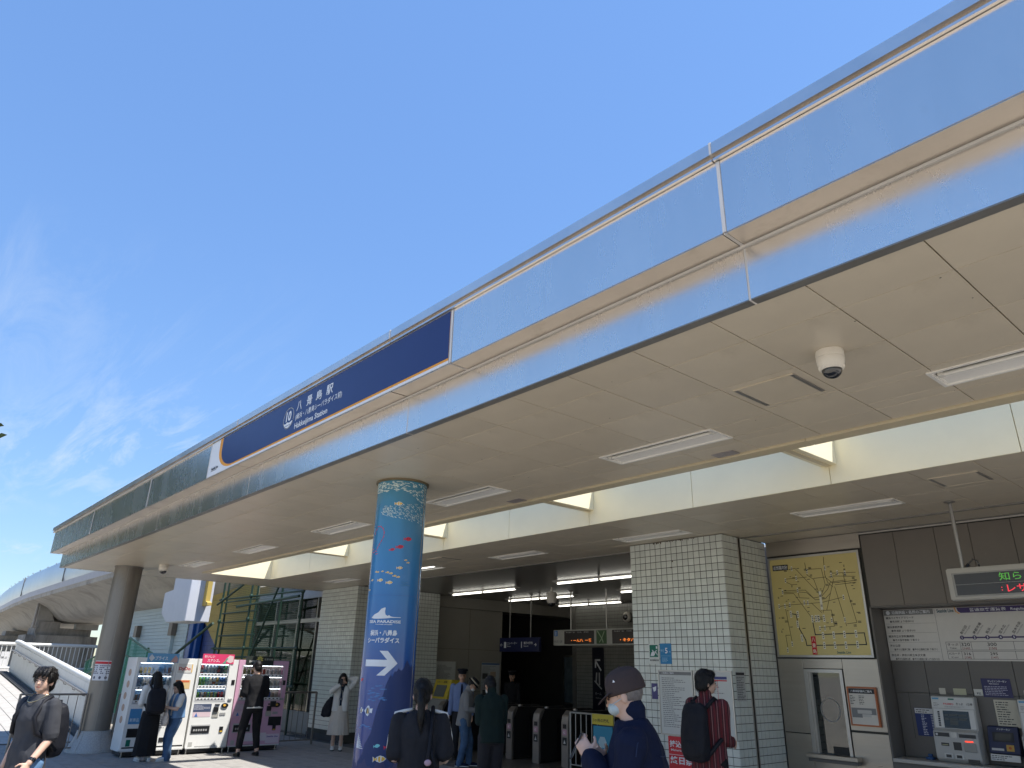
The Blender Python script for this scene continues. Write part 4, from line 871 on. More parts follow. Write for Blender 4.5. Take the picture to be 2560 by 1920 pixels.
# ticket machines
M_mach = mat('machine_grey', (.40, .395, .38), rough=.38, var=.04); M_machd = mat('machine_dark', (.03, .03, .032), rough=.3, var=.05)
def ticket_machine(x, label):
    t = T('ticket_machine', label, 'ticket machine', (x+.26, 10.85, .835), 'ticket machines on the counter'); Fm = Frame((x, 10.80, 0), (1, 0, 0))
    MB().prism([(x, 10.80, .838), (x, 10.76, .88), (x, 10.77, 1.18), (x, 10.84, 1.22), (x, 10.88, 1.58), (x, 10.9, 1.595), (x, 11.0, 1.595), (x, 11.0, .838)], (.51, 0, 0)).build('body', M_mach, t, bev=.008, seg=2)
    Fu = Frame((x, 10.84, 1.22), (1, 0, 0), (0, .04, .36)); Fd = Frame((x, 10.76, .88), (1, 0, 0), (0, .01, .30))
    Fu.plate('header', flat((.56, .56, .55)), t, .01, .50, .235, .365, .0, .004)
    for b_, a, w_, h_, mt in (('PASMO', .15, .12, .022, RED), ('きっぷ', .30, .08, .03, INK), ('1日券', .42, .07, .03, INK)): text(Fu, b_, a, .275, h_, .005, mt, t, w=w_, bold=.02)
    Fu.plate('status_strip', GREEN, t, .21, .28, .335, .352, .0042, .005); Fu.plate('corner_mark', flat((.1, .3, .5)), t, .02, .10, .335, .355, .0042, .005)
    mb = MB(); scribble(mb, Fu, .03, .11, .25, .30, 3, .0042, 8); scribble(mb, Fu, .16, .48, .242, .262, 2, .0042, 9); mb.build('fine_print', GREY, t, kind='stuff')
    Fu.plate('screen_bezel', flat((.58, .58, .57)), t, .02, .49, -.01, .225, .0, .003); Fu.plate('screen', mat('machine_screen', (.03, .034, .035), rough=.2, var=.1), t, .13, .43, .005, .205, .003, .006)
    mb = MB()
    for a in (.145, .20, .31): Fu.box(mb, a, a+(.045 if a < .16 else .095), .10, .125, .006, .0066); Fu.box(mb, a, a+(.045 if a < .16 else .095), .145, .165, .006, .0066)
    Fu.box(mb, .20, .295, .04, .095, .006, .0066); mb.build('screen_keys', flat((.07, .08, .08)), t)
    for k in range(7): Fu.plate('key', M_machd, t, .065, .09, .02+k*.026, .04+k*.026, .003, .006)
    Fd.plate('coin_panel', M_machd, t, .02, .19, .245, .29, .0, .004); Fd.plate('slot_panel', M_machd, t, .30, .49, .245, .285, .0, .004); Fd.plate('note_slot', mat('slot_glow', (1, .05, .02), var=0, emit=.8), t, .36, .45, .20, .212, .0, .005)
    mb = MB(); Fd.poly(mb, [(.045+.014*math.cos(2*math.pi*j/16), .268+.014*math.sin(2*math.pi*j/16)) for j in range(16)], .004, .007); mb.build('coin_button', flat((.5, .5, .5)), t)
    Fd.plate('coin_slot', M_frame, t, .21, .28, .235, .30, .0, .006); Fd.plate('ticket_slot', M_machd, t, .08, .17, .14, .175, .0, .004); Fd.plate('ticket_tray', flat((.35, .34, .2)), t, .09, .16, .15, .158, .004, .006)
    Fd.plate('receipt_slot', M_machd, t, .22, .31, .10, .19, .0, .004); Fd.plate('note_tray', mat('machine_mid', (.27, .265, .25), rough=.4), t, .34, .48, .09, .19, .0, .012, bev=.003)
    for a in (.10, .22): Fd.plate('change_tray', flat((.5, .5, .49)), t, a, a+.10, .0, .06, .0, .012, bev=.003); Fd.plate('tray_well', M_machd, t, a+.02, a+.08, .012, .045, .012, .014)
    Fd.plate('jack_plate', M_machd, t, .36, .49, -.03, .01, .0, .006)
    return t
ticket_machine(-4.10, 'grey touch screen ticket machine standing left on the counter'); ticket_machine(-3.12, 'ticket machine cut off by the right edge of the photo')
t = T('video_intercom', 'navy wall video intercom with yellow button between the ticket machines', 'intercom', (-3.35, 11.0, .97)); Fi = Frame((0, 10.99, 0), (1, 0, 0))
MB().prism([(-3.52, 10.99, .955), (-3.52, 10.86, .98), (-3.52, 10.94, 1.27), (-3.52, 10.99, 1.28)], (.33, 0, 0)).build('housing', flat((.02, .026, .07)), t, bev=.006)
Fq = Frame((-3.52, 10.86, .98), (1, 0, 0), (0, .08, .29)); Fq.plate('screen', flat((.01, .012, .016)), t, .05, .28, .13, .24, .0, .004); Fq.plate('screen_glass', mat('intercom_lcd', (.03, .04, .05), rough=.15), t, .08, .25, .145, .225, .004, .006)
text(Fq, 'インターホン', .10, .262, .022, .002, WHITE, t, w=.15); Fq.plate('call_plate', flat((.45, .28, .06)), t, .19, .27, .03, .10, .0, .006); mb = MB(); Fq.poly(mb, [(.23+.016*math.cos(2*math.pi*j/16), .065+.016*math.sin(2*math.pi*j/16)) for j in range(16)], .006, .013); mb.build('call_button', flat((.4, .1, .02)), t)
Fq.plate('lower_label', flat((.45, .45, .45)), t, .03, .16, .03, .055, .0, .003); Fq.plate('instruction_strip', flat((.55, .55, .54)), t, .01, .32, -.085, -.012, -.01, .002); mb = MB(); scribble(mb, Fq, .02, .30, -.08, -.02, 3, .0022, 10); mb.build('fine_print', INK, t, kind='stuff')
t = T('coin_dish', 'small blue plastic item on the counter left of the ticket machine', 'dish', (-4.22, 10.9, .836)); MB().box(-4.27, -4.18, 10.85, 10.93, .836, .866).build('tray', flat((.02, .07, .2)), t, bev=.006); MB().box(-4.25, -4.20, 10.88, 10.92, .866, .90).build('handle', flat((.02, .07, .2)), t, bev=.006)

# ================================================================== notices on the near pillar
Fp = Frame((0, 9.449, 0), (1, 0, 0))
t = board('evacuation_sign', 'small green evacuation site sign on the tiled pillar', 'sign', Fp, -7.56, -7.365, 1.915, 2.205, flat((.58, .60, .56)), None, 0, .006)
Fp.plate('green_field', GREEN, t, -7.545, -7.385, 2.015, 2.19, .0062, .0072); mb = MB()
Fp.poly(mb, [(-7.53, 2.03), (-7.46, 2.03), (-7.455, 2.075), (-7.475, 2.11), (-7.50, 2.12), (-7.485, 2.09), (-7.51, 2.08)], .0074, .008); Fp.line(mb, [(-7.455, 2.05), (-7.435, 2.085), (-7.415, 2.11)], .014, .0074, .008); Fp.line(mb, [(-7.435, 2.085), (-7.41, 2.07), (-7.40, 2.045)], .012, .0074, .008); Fp.line(mb, [(-7.44, 2.09), (-7.46, 2.085)], .01, .0074, .008); Fp.box(mb, -7.42, -7.395, 2.135, 2.17, .0074, .008); mb.build('pictogram', WHITE, t)
text(Fp, '津波避難施設', -7.55, 1.955, .028, .0072, INK, t, w=.175, bold=.012)
t = board('height_sign', 'small blue sign with a large 5 on the tiled pillar', 'sign', Fp, -7.345, -7.135, 1.918, 2.21, flat((.02, .20, .42)), None, 0, .006)
text(Fp, '5', -7.225, 2.07, .08, .0072, WHITE, t, align='c', bold=.02); text(Fp, '海抜', -7.335, 2.085, .04, .0072, flat((.3, .5, .65)), t, w=.075); text(Fp, 'm', -7.175, 2.08, .03, .0072, flat((.3, .5, .65)), t); mb = MB(); Fp.box(mb, -7.33, -7.15, 2.03, 2.033, .0062, .007); scribble(mb, Fp, -7.31, -7.17, 1.94, 2.01, 4, .0062, 12); mb.build('fine_print', flat((.3, .5, .65)), t, kind='stuff')
def poster(fr, a0, a1, b0, b1, label, seed, head=None, col=(.56, .57, .54)):
    t = board('notice_board', label, 'notice board', fr, a0, a1, b0, b1, flat(col), M_frame, .016, .012); w = a1-a0
    if head: fr.plate('title_bar', head, t, a0+.02, a1-.02, b1-.07, b1-.025, .0125, .0135)
    mb = MB(); scribble(mb, fr, a0+.06, a0+w*.8, b0+.1, b1-.1, 26, .0126, seed, .7); mb.build('fine_print', GREY, t, kind='stuff'); return t
t = poster(Fp, -7.395, -6.775, .95, 1.835, 'white framed text notice on the tiled pillar beside the dark cap', 21, GREY); text(Fp, 'ご利用のご案内', -7.33, 1.777, .026, .0142, WHITE, t, w=.22)
t = poster(Fp, -6.755, -6.115, .96, 1.84, 'framed timetable with red lines half hidden by the striped shirt', 22)
Fp.plate('red_rule', RED, t, -6.5, -6.2, 1.70, 1.715, .0135, .0142); Fp.plate('blue_rule', flat((.05, .06, .2)), t, -6.5, -6.2, 1.725, 1.76, .0135, .0142); Fp.plate('red_rule', RED, t, -6.5, -6.2, 1.28, 1.295, .0135, .0142); mb = MB(); Fp.box(mb, -6.36, -6.355, 1.3, 1.7, .0135, .0142); mb.build('time_column', RED, t)
t = board('phone_sticker', 'small violet sticker between the cap and the notice board', 'sticker', Fp, -7.54, -7.43, 1.42, 1.64, flat((.07, .06, .18)), None, 0, .004); mb = MB(); Fp.poly(mb, [(-7.52, 1.58), (-7.45, 1.6), (-7.46, 1.54), (-7.50, 1.52)], .0045, .0055); mb.build('handset_mark', WHITE, t)
Fps = Frame((-6.097, 0, 0), (0, 1, 0)); t = board('side_notice', 'narrow printed strip on the side of the tiled pillar', 'notice', Fps, 9.50, 9.72, 1.45, 1.83, flat((.42, .43, .42)), None, 0, .004); mb = MB(); scribble(mb, Fps, 9.51, 9.71, 1.46, 1.77, 14, .0042, 23); mb.build('fine_print', INK, t, kind='stuff'); Fps.plate('title_bar', INK, t, 9.505, 9.715, 1.785, 1.82, .0042, .005)
t = T('no_smoking_sign', 'red and white prohibition sign standing at the foot of the pillar', 'sign', (-6.83, 9.3, 0)); Fr = Frame((0, 9.27, 0), (1, 0, 0)); MB().box(-7.15, -6.58, 9.275, 9.30, .05, .95).build('board', RED, t, bev=.004)
for b_, h_, bz in (('持込み厳禁', .09, .81), ('終日禁煙', .10, .60)): text(Fr, b_, -7.12, bz, h_, .0, WHITE, t, w=.52, bold=.03)
text(Fr, 'Materials Prohibited', -7.10, .765, .028, .0, WHITE, t, w=.5); Fr.plate('rule', WHITE, t, -7.14, -6.59, .715, .72, -.002, .0); MB().box(-7.1, -6.63, 9.2, 9.4, 0, .05).build('foot', M_trimdark, t)
# notice on the grey column
t = T('column_notice', 'white and red notice wrapped on the grey column', 'notice', (-18.1, 4.2, 1.5)); a0 = -.60; mb = MB(); md = MB(); mt = MB(); rr = random.Random(4)
def gcp(a, z, d): return Vector((c[0]+(.287+d)*math.cos(a), c[1]+(.287+d)*math.sin(a), z))
for k in range(10):
    q0, q1 = a0-.72+k*.125, a0-.72+(k+1)*.125
    mb.add([gcp(q0, 1.37, 0), gcp(q1, 1.37, 0), gcp(q1, 1.76, 0), gcp(q0, 1.76, 0)], [(0, 1, 2, 3)]); md.add([gcp(q0, 1.695, .001), gcp(q1, 1.695, .001), gcp(q1, 1.745, .001), gcp(q0, 1.745, .001)], [(0, 1, 2, 3)])
    for j in range(5):
        if rr.random() < .8: z = 1.65-j*.037; mt.add([gcp(q0+.01, z, .001), gcp(q1-.02, z, .001), gcp(q1-.02, z+.02, .001), gcp(q0+.01, z+.02, .001)], [(0, 1, 2, 3)])
for j, q in enumerate((-.5, -.05, .35)):
    mt.add([gcp(a0+q+.09*math.cos(s_*.628), 1.425+.03*math.sin(s_*.628), .001) for s_ in range(10)], [tuple(range(10))])
mb.build('sheet', flat((.62, .62, .64)), t); md.build('red_heading', RED, t); mt.build('fine_print', flat((.08, .08, .12)), t, kind='stuff')
# ================================================================== vending machines
XF = -16.85
FV = Frame((XF, 0, 0), (0, 1, 0))
M_vw = mat('vending_white', (.72, .72, .70), rough=.28, var=.03, coat=.2, dirt=(.58, .57, .54), dscale=3, dth=(.6, .85))
M_vp = mat('vending_pink', (.58, .34, .46), rough=.3, var=.04, coat=.2)
M_vg = mat('vending_grey', (.3, .3, .3), rough=.4)
M_vk = mat('vending_black', (.015, .015, .017), rough=.3, var=.1)
M_vin = mat('display_back', (.10, .22, .40), rough=.6, var=.1)
M_vinp = mat('display_back_pink', (.30, .26, .24), rough=.6, var=.3, vscale=14)
G_v = glass('display_glass', (.93, .96, .97), .02, .03)
BOT = {}
def bottle_mesh(kind):
    if kind in BOT: return BOT[kind]
    if kind == 'pet': pr = [(.030, 0), (.033, .01), (.033, .075), (.031, .085), (.033, .095), (.032, .125), (.022, .152), (.013, .168), (.013, .175)]
    elif kind == 'slim': pr = [(.026, 0), (.028, .01), (.028, .11), (.022, .135), (.017, .15), (.017, .158)]
    else: pr = [(.024, 0), (.028, .006), (.028, .098), (.024, .108), (.023, .110)]
    BOT[kind] = MB().lathe(pr, (0, 0), 10); return BOT[kind]
def drink(par, y, z, kind, col, cap, s=1.0, lab=None):
    k = ('d', kind, str(col)); src = bottle_mesh(kind)
    if k not in BOT:
        me = src.mesh('drink_bottle'); me.materials.append(mat('drink_%s' % '_'.join('%.2f' % v for v in col), col, rough=.2, var=.12, vscale=25)); [setattr(p, 'use_smooth', True) for p in me.polygons]; BOT[k] = me
    o = bpy.data.objects.new('drink_bottle' if kind != 'can' else 'drink_can', BOT[k]); COL.objects.link(o); o.parent = par; o.location = Vector((XF-.055, y, z))-ORG[par.name]; o.scale = (s, s, s)
    ORG[o.name] = Vector((0, 0, 0))
    if cap is not None:
        h = {'pet': .175, 'slim': .158, 'can': .11}[kind]; r_ = {'pet': .0145, 'slim': .018, 'can': .022}[kind]
        MB().lathe([(r_, h), (r_, h+.016)], (0, 0), 8).build('cap', flat(cap), o)
    if lab is not None: MB().lathe([(.0337 if kind == 'pet' else .0287, .03), (.0337 if kind == 'pet' else .0287, .08)], (0, 0), 10, caps=False).build('wrapper', flat(lab), o)
def machine(y0, y1, name_label, m, win, rows, header, seed, depth=.66, ztop=1.845, back=M_vin, n=8):
    t = T('vending_machine', name_label, 'vending machine', (XF-.3, (y0+y1)/2, 0), 'vending machines in a row')
    wy0, wy1, wz0, wz1 = win; xb = XF-depth
    b = MB(); z0 = .10   # cabinet built round the display opening
    b.box(xb, XF-.13, y0, y1, z0, ztop); b.build('cabinet', m, t, bev=.008)
    d = MB(); d.box(XF-.129, XF, y0+.004, wy0, z0+.03, ztop-.003); d.box(XF-.129, XF, wy1, y1-.004, z0+.03, ztop-.003); d.box(XF-.129, XF, wy0, wy1, z0+.03, wz0); d.box(XF-.129, XF, wy0, wy1, wz1, ztop-.003); d.build('door', m, t)
    e = MB(); e.box(XF-.004, XF+.006, wy0-.02, wy0, wz0-.02, wz1+.02); e.box(XF-.004, XF+.006, wy1, wy1+.02, wz0-.02, wz1+.02); e.box(XF-.004, XF+.006, wy0, wy1, wz1, wz1+.02); e.box(XF-.004, XF+.006, wy0, wy1, wz0-.02, wz0); e.build('window_frame', flat((.6, .6, .6)) if m is M_vw else flat((.5, .42, .46)), t)
    FV.plate('display_back', back, t, wy0, wy1, wz0, wz1, -.125, -.12)
    FV.plate('pane', G_v, t, wy0, wy1, wz0, wz1, -.012, -.009)
    rr = random.Random(seed); nr = len(rows); rh = (wz1-wz0)/nr
    for k, row in enumerate(rows):
        zb = wz1-(k+1)*rh+.005
        FV.plate('display_lamp', mat('display_tube', (.9, .95, 1.0), var=0, emit=4), t, wy0+.02, wy1-.02, zb+rh-.014, zb+rh-.006, -.03, -.02)
        FV.plate('button_strip', flat((.66, .67, .68)), t, wy0+.01, wy1-.01, zb+.004, zb+.05, -.03, .002, bev=.004)
        w = (wy1-wy0-.04)/len(row)
        for q, it in enumerate(row):
            yy = wy0+.02+(q+.5)*w
            if it: drink(t, yy, zb+.052, it[0], it[1], it[2], min(1.0, (rh-.06)/.19) if it[0] == 'pet' else min(1, (rh-.06)/.14), it[3] if len(it) > 3 else None)
            mb = MB(); FV.poly(mb, [(yy+.022*math.cos(2*math.pi*j/14), zb+.026+.012*math.sin(2*math.pi*j/14)) for j in range(14)], .002, .005); mb.build('button', M_vk, t)
    MB().box(xb+.05, XF-.05, y0+.03, y1-.03, .03, .099).build('base_recess', M_vk, t)
    for yy in (y0+.06, y1-.06): MB().tube([(XF-.06, yy, 0), (XF-.06, yy, .1)], .014, 8).build('foot', M_frame, t)
    return t
def pet(c, cap, lab=None): return ('pet', c, cap, lab)
def can(c): return ('can', c, None)
R1 = [pet((.55, .1, .1), (.6, .05, .05), (.6, .6, .6)), pet((.62, .64, .66), (.6, .6, .6), (.1, .3, .5)), pet((.62, .64, .66), (.6, .6, .6)), pet((.4, .44, .5), (.5, .5, .5)), pet((.35, .37, .42), (.1, .1, .1)), pet((.06, .03, .02), (.02, .02, .02), (.4, .05, .04)), pet((.05, .07, .1), (.05, .05, .05)), pet((.1, .35, .15), (.1, .3, .1), (.6, .6, .55))]
R2 = [pet((.25, .55, .06), (.2, .5, .1)), pet((.12, .42, .08), (.1, .4, .1), (.3, .6, .1)), pet((.3, .55, .42), (.5, .55, .5), (.5, .6, .55)), pet((.6, .5, .35), (.6, .1, .06), (.65, .65, .6)), pet((.6, .6, .58), (.5, .5, .5), (.6, .2, .1)), pet((.55, .35, .1), (.55, .5, .45), (.65, .6, .5)), pet((.12, .22, .45), (.1, .2, .5), (.5, .55, .6)), pet((.1, .18, .4), (.1, .2, .5), (.45, .5, .6))]
R3 = [can((.2, .5, .08)), can((.5, .4, .35)), can((.45, .22, .06)), can((.15, .35, .1)), can((.6, .35, .08)), can((.2, .4, .15)), can((.55, .06, .07)), can((.5, .05, .08))]
# white machine in the middle
vw = machine(5.83, 6.70, 'white vending machine with red banner in the middle of the row', M_vw, (5.885, 6.505, 1.02, 1.74), [R1, R2, R3], None, 1)
def header(par, y0, y1, z0, z1, col): return FV.plate('top_banner', col, par, y0, y1, z0, z1, -.02, .012)
header(vw, 5.90, 6.58, 1.752, 1.95, flat((.62, .04, .13))); text(FV, 'おいしい', 5.93, 1.87, .055, .0135, PW, vw, w=.22, bold=.01); text(FV, 'スアシス。', 6.0, 1.785, .06, .0135, PW, vw, w=.27, bold=.01)
mb = MB(); FV.poly(mb, [(6.33, 1.76), (6.37, 1.80), (6.42, 1.88), (6.45, 1.86), (6.40, 1.80), (6.41, 1.76)], .0125, .014); mb.build('banner_bottle', flat((.08, .32, .22)), vw); mb = MB(); FV.poly(mb, [(6.42, 1.80), (6.50, 1.77), (6.57, 1.80), (6.56, 1.91), (6.47, 1.93), (6.43, 1.88)], .0125, .0137); mb.build('banner_picture', flat((.65, .5, .5)), vw)
def kit(par, y0, y1, pink=False):
    """money panel, reader, poster, dispensing port and small fittings"""
    w = y1-y0
    FV.plate('poster', flat((.05, .07, .13)) if not pink else flat((.5, .35, .42)), par, y0+.05, y0+.42, .80, .955, .0, .004)
    mb = MB(); scribble(mb, FV, y0+.06, y0+.40, .84, .94, 5, .0042, 31); mb.build('fine_print', flat((.5, .5, .55)), par, kind='stuff')
    FV.plate('sticker', flat((.62, .48, .52)) if not pink else flat((.55, .42, .48)), par, y0+.05, y0+.42, .705, .797, .0, .003)
    mb = MB(); FV.poly(mb, [(y0+.09, .71), (y0+.16, .71), (y0+.125, .785)], .003, .005); mb.build('triangle_mark', flat((.06, .15, .42)), par)
    FV.plate('port_surround', flat((.4, .4, .4)), par, y0+.06, y0+.46, .38, .56, .0, .006, bev=.003); FV.plate('dispensing_port', M_vk, par, y0+.075, y0+.445, .395, .53, .006, .012)
    mb = MB()
    for q in range(6): FV.poly(mb, [(y0+.13+.05*q+.018*math.cos(j*.524), .455+.022*math.sin(j*.524)) for j in range(12)], .012, .0135)
    mb.build('port_pictograms', flat((.35, .35, .35)), par)
    FV.plate('card_reader', M_vk, par, y1-.40, y1-.30, .80, .90, .0, .035, bev=.006); FV.plate('reader_plate', flat((.35, .34, .31)), par, y1-.41, y1-.28, .69, .795, .0, .01); FV.plate('note_slot', M_vk, par, y1-.38, y1-.28, .925, .95, .0, .012); FV.plate('coin_plate', M_vg, par, y1-.25, y1-.13, .73, .78, .0, .01)
    mb = MB(); FV.poly(mb, [(y1-.17+.075*math.cos(j*.393), .92+.05*math.sin(j*.393)) for j in range(16)], .0, .02); mb.build('coin_bezel', M_vk, par); mb = MB(); FV.poly(mb, [(y1-.18+.03*math.cos(j*.393), .925+.022*math.sin(j*.393)) for j in range(16)], .02, .026); mb.build('coin_slot', flat((.7, .38, .05)), par)
    FV.plate('change_cup', M_vk, par, y1-.21, y1-.13, .40, .51, .0, .012, bev=.004); FV.plate('change_flap', flat((.55, .33, .04)), par, y1-.20, y1-.14, .405, .43, .012, .018)
    FV.plate('lock', M_vk, par, y1-.10, y1-.03, 1.33, 1.43, .0, .006); FV.plate('return_lever', M_vg, par, y1-.12, y1-.04, 1.02, 1.06, .0, .02, bev=.004)
    FV.plate('rating_label', flat((.4, .4, .38)), par, y0+.06, y0+.14, .145, .23, .0, .003); FV.plate('base_rail', flat((.55, .55, .54)), par, y0+.01, y1-.01, .105, .13, .0, .008)
    mb = MB()
    for q in range(26): FV.box(mb, y0+.2+q*.018, y0+.209+q*.018, .135, .15, .0, .002)
    mb.build('vent_slots', M_vk, par, kind='stuff')
kit(vw, 5.83, 6.70)
# wide white machine with a sales panel
RA = [can((.55, .4, .1)), can((.6, .42, .08)), can((.62, .44, .1)), can((.1, .3, .55)), can((.12, .32, .55)), can((.1, .28, .5)), can((.3, .32, .38)), can((.22, .08, .06))]
RB = [pet((.1, .2, .35), (.4, .4, .4)), pet((.35, .4, .45), (.4, .4, .4)), pet((.15, .22, .3), (.3, .3, .3)), pet((.1, .15, .3), (.2, .2, .2)), pet((.3, .3, .35), (.4, .4, .4)), pet((.4, .42, .45), (.5, .5, .5)), pet((.1, .2, .3), (.3, .3, .3)), pet((.5, .52, .55), (.5, .5, .5))]
RC = [can((.18, .1, .06)), can((.2, .12, .08)), can((.05, .04, .04)), can((.3, .18, .1)), can((.1, .06, .04)), can((.35, .3, .25)), can((.25, .1, .06)), can((.15, .08, .05))]
vd = machine(4.59, 5.80, 'wide white vending machine with a name panel beside the grey column', M_vw, (4.66, 5.33, .98, 1.745), [RA, RB, RC], None, 2)
header(vd, 4.78, 5.40, 1.752, 1.93, flat((.12, .32, .55))); text(FV, 'プライス', 4.93, 1.80, .075, .0135, PW, vd, w=.25, bold=.02); mb = MB(); FV.poly(mb, [(4.80, 1.84), (4.85, 1.91), (4.92, 1.84), (4.86, 1.77)], .0125, .014); mb.build('banner_mark', flat((.6, .62, .65)), vd); mb = MB(); FV.poly(mb, [(5.24, 1.76), (5.28, 1.84), (5.33, 1.90), (5.38, 1.84), (5.38, 1.76)], .0125, .014); mb.build('banner_picture', flat((.5, .3, .28)), vd)
FV.plate('name_panel', flat((.56, .55, .52)), vd, 5.42, 5.72, 1.56, 1.74, .0, .006, bev=.003); text(FV, 'DyDo', 5.44, 1.615, .062, .0075, flat((.42, .03, .03)), vd, w=.24, bold=.035); FV.plate('panel_edge', flat((.65, .38, .06)), vd, 5.70, 5.72, 1.57, 1.73, .006, .007)
FV.plate('sales_poster', flat((.62, .45, .22)), vd, 5.42, 5.72, 1.25, 1.42, .0, .004); FV.plate('poster_band', flat((.55, .12, .04)), vd, 5.43, 5.70, 1.375, 1.415, .004, .005); FV.plate('sales_poster', flat((.55, .42, .4)), vd, 5.44, 5.66, 1.03, 1.16, .0, .004)
FV.plate('side_poster', flat((.05, .22, .45)), vd, 4.65, 4.87, .60, .88, .0, .004); text(FV, '新商品', 4.67, .64, .07, .005, flat((.5, .62, .7)), vd, w=.17); FV.plate('dispensing_port', M_vk, vd, 4.66, 5.05, .36, .52, .0, .01, bev=.004); FV.plate('recycle_mark', GREEN, vd, 4.68, 4.76, .20, .32, .0, .003)
mb = MB(); FV.poly(mb, [(5.30+.09*math.cos(j*.393), .865+.06*math.sin(j*.393)) for j in range(16)], .0, .02); mb.build('coin_bezel', M_vk, vd); mb = MB(); FV.poly(mb, [(5.32+.04*math.cos(j*.393), .87+.025*math.sin(j*.393)) for j in range(16)], .02, .026); mb.build('coin_slot', flat((.7, .42, .05)), vd)
mb = MB(); scribble(mb, FV, 5.25, 5.42, .5, .74, 6, .0005, 41); mb.build('fine_print', GREY, vd, kind='stuff'); FV.plate('change_cup', M_vk, vd, 5.29, 5.38, .26, .34, .0, .01); FV.plate('door_split', M_vg, vd, 5.385, 5.39, .13, 1.84, .0, .001)
FV.plate('base_rail', flat((.55, .55, .54)), vd, 4.60, 5.79, .105, .13, .0, .008); FV.plate('base_gap', M_vk, vd, 4.62, 5.78, .165, .19, .0, .002)
Fsd = Frame((0, 4.589, 0), (1, 0, 0)); mb = MB()
for k in range(5): Fsd.poly(mb, [(-17.18+.1*math.cos(j*.628)+.03*math.sin(k*2.1), 1.55-k*.22+.07*math.sin(j*.628)) for j in range(10)], .0, .0015)
mb.build('side_picture', flat((.45, .3, .22)), vd)
# pink machine
RP1 = [can((.35, .33, .12)), can((.32, .3, .15)), can((.4, .22, .1)), can((.35, .35, .32)), can((.42, .1, .07)), can((.45, .1, .08)), can((.4, .4, .4)), can((.42, .42, .42)), can((.4, .4, .42)), can((.44, .43, .42))]
RP2 = [can((.25, .24, .24)), can((.3, .3, .3)), can((.28, .25, .22)), can((.35, .33, .3)), can((.2, .2, .22)), can((.3, .28, .28)), can((.3, .3, .3)), can((.35, .34, .33)), can((.3, .3, .32)), can((.33, .33, .33))]
RP3 = [can((.22, .14, .08)), can((.25, .16, .09)), can((.2, .13, .08)), can((.24, .16, .1)), can((.3, .2, .1)), can((.26, .18, .1)), can((.05, .09, .3)), can((.05, .09, .32)), can((.3, .2, .15)), can((.3, .22, .18))]
vp = machine(6.715, 7.885, 'pale pink vending machine with black banner at the end of the row', M_vp, (6.82, 7.77, 1.02, 1.73), [RP1, RP2, RP3], None, 3, back=M_vinp)
header(vp, 6.86, 7.50, 1.742, 1.93, flat((.02, .025, .02))); text(FV, 'ENERGY', 6.93, 1.80, .045, .0135, flat((.5, .5, .48)), vp, w=.2, bold=.02); text(FV, 'きまるね', 7.28, 1.85, .04, .0135, flat((.5, .5, .4)), vp, w=.2); mb = MB(); FV.poly(mb, [(7.17+(.085 if j % 2 else .045)*math.cos(j*math.pi/9), 1.865+(.085 if j % 2 else .045)*math.sin(j*math.pi/9)) for j in range(18)], .0125, .015); mb.build('star_burst', flat((.65, .55, .12)), vp); text(FV, '10', 7.17, 1.84, .05, .0165, INK, vp, align='c', bold=.02)
kit(vp, 6.715, 7.885, True); FV.plate('lower_panel', flat((.62, .56, .6)), vp, 6.98, 7.55, .20, .36, .0, .003)
FV.plate('corner_label', flat((.62, .52, .6)), vp, 7.55, 7.86, .15, .33, .0, .004); text(FV, 'Seaside Line', 7.57, .265, .035, .005, flat((.08, .04, .25)), vp, w=.26, bold=.025); FV.plate('second_port', M_vk, vp, 7.56, 7.86, .50, .68, .0, .01, bev=.004); FV.plate('second_reader', M_vk, vp, 7.55, 7.68, .88, 1.0, .0, .04, bev=.008)

# ================================================================== railings
M_rail = mat('railing_metal', (.22, .20, .18), rough=.4, metal=.5, var=.1)
def railing(name, label, pts, h, step, m, r=.02, rb=.008, bottom=.1, group=None):
    """straight railing between two points: posts, rails and balusters"""
    a, b = Vector(pts[0]), Vector(pts[1]); t = T(name, label, 'railing', tuple(a), group); L = (b-a).length; u = (b-a)/L
    MB().tube([a+Vector((0, 0, h)), b+Vector((0, 0, h))], r, 10).build('top_rail', m, t, smooth='auto'); MB().tube([a+Vector((0, 0, bottom)), b+Vector((0, 0, bottom))], r*.7, 8).build('bottom_rail', m, t, smooth='auto')
    for p in (a, b): MB().tube([p, p+Vector((0, 0, h+.01))], r*1.15, 10).build('post', m, t, smooth='auto')
    n = max(2, int(L/step)); bal = None
    for k in range(1, n):
        p = a+u*(L*k/n)
        if bal is None: bal = MB().tube([p+Vector((0, 0, bottom)), p+Vector((0, 0, h))], rb, 6).build('baluster', m, t); o0 = p
        else: share(bal, 'baluster', p-o0, t)
    return t
railing('metal_railing', 'grey metal railing behind the man in the charcoal shirt', [(-18.2, 2.92, 0), (-18.2, 4.12, 0)], 1.1, .15, M_rail)
railing('metal_railing', 'short grey railing between the grey column and the vending machines', [(-18.2, 4.75, 0), (-18.2, 5.9, 0)], 1.1, .15, M_rail)
railing('metal_railing', 'grey railing between the pink vending machine and the far tiled pillar', [(-17.66, 7.95, 0), (-17.66, 9.08, 0)], 1.15, .13, M_rail, r=.023)

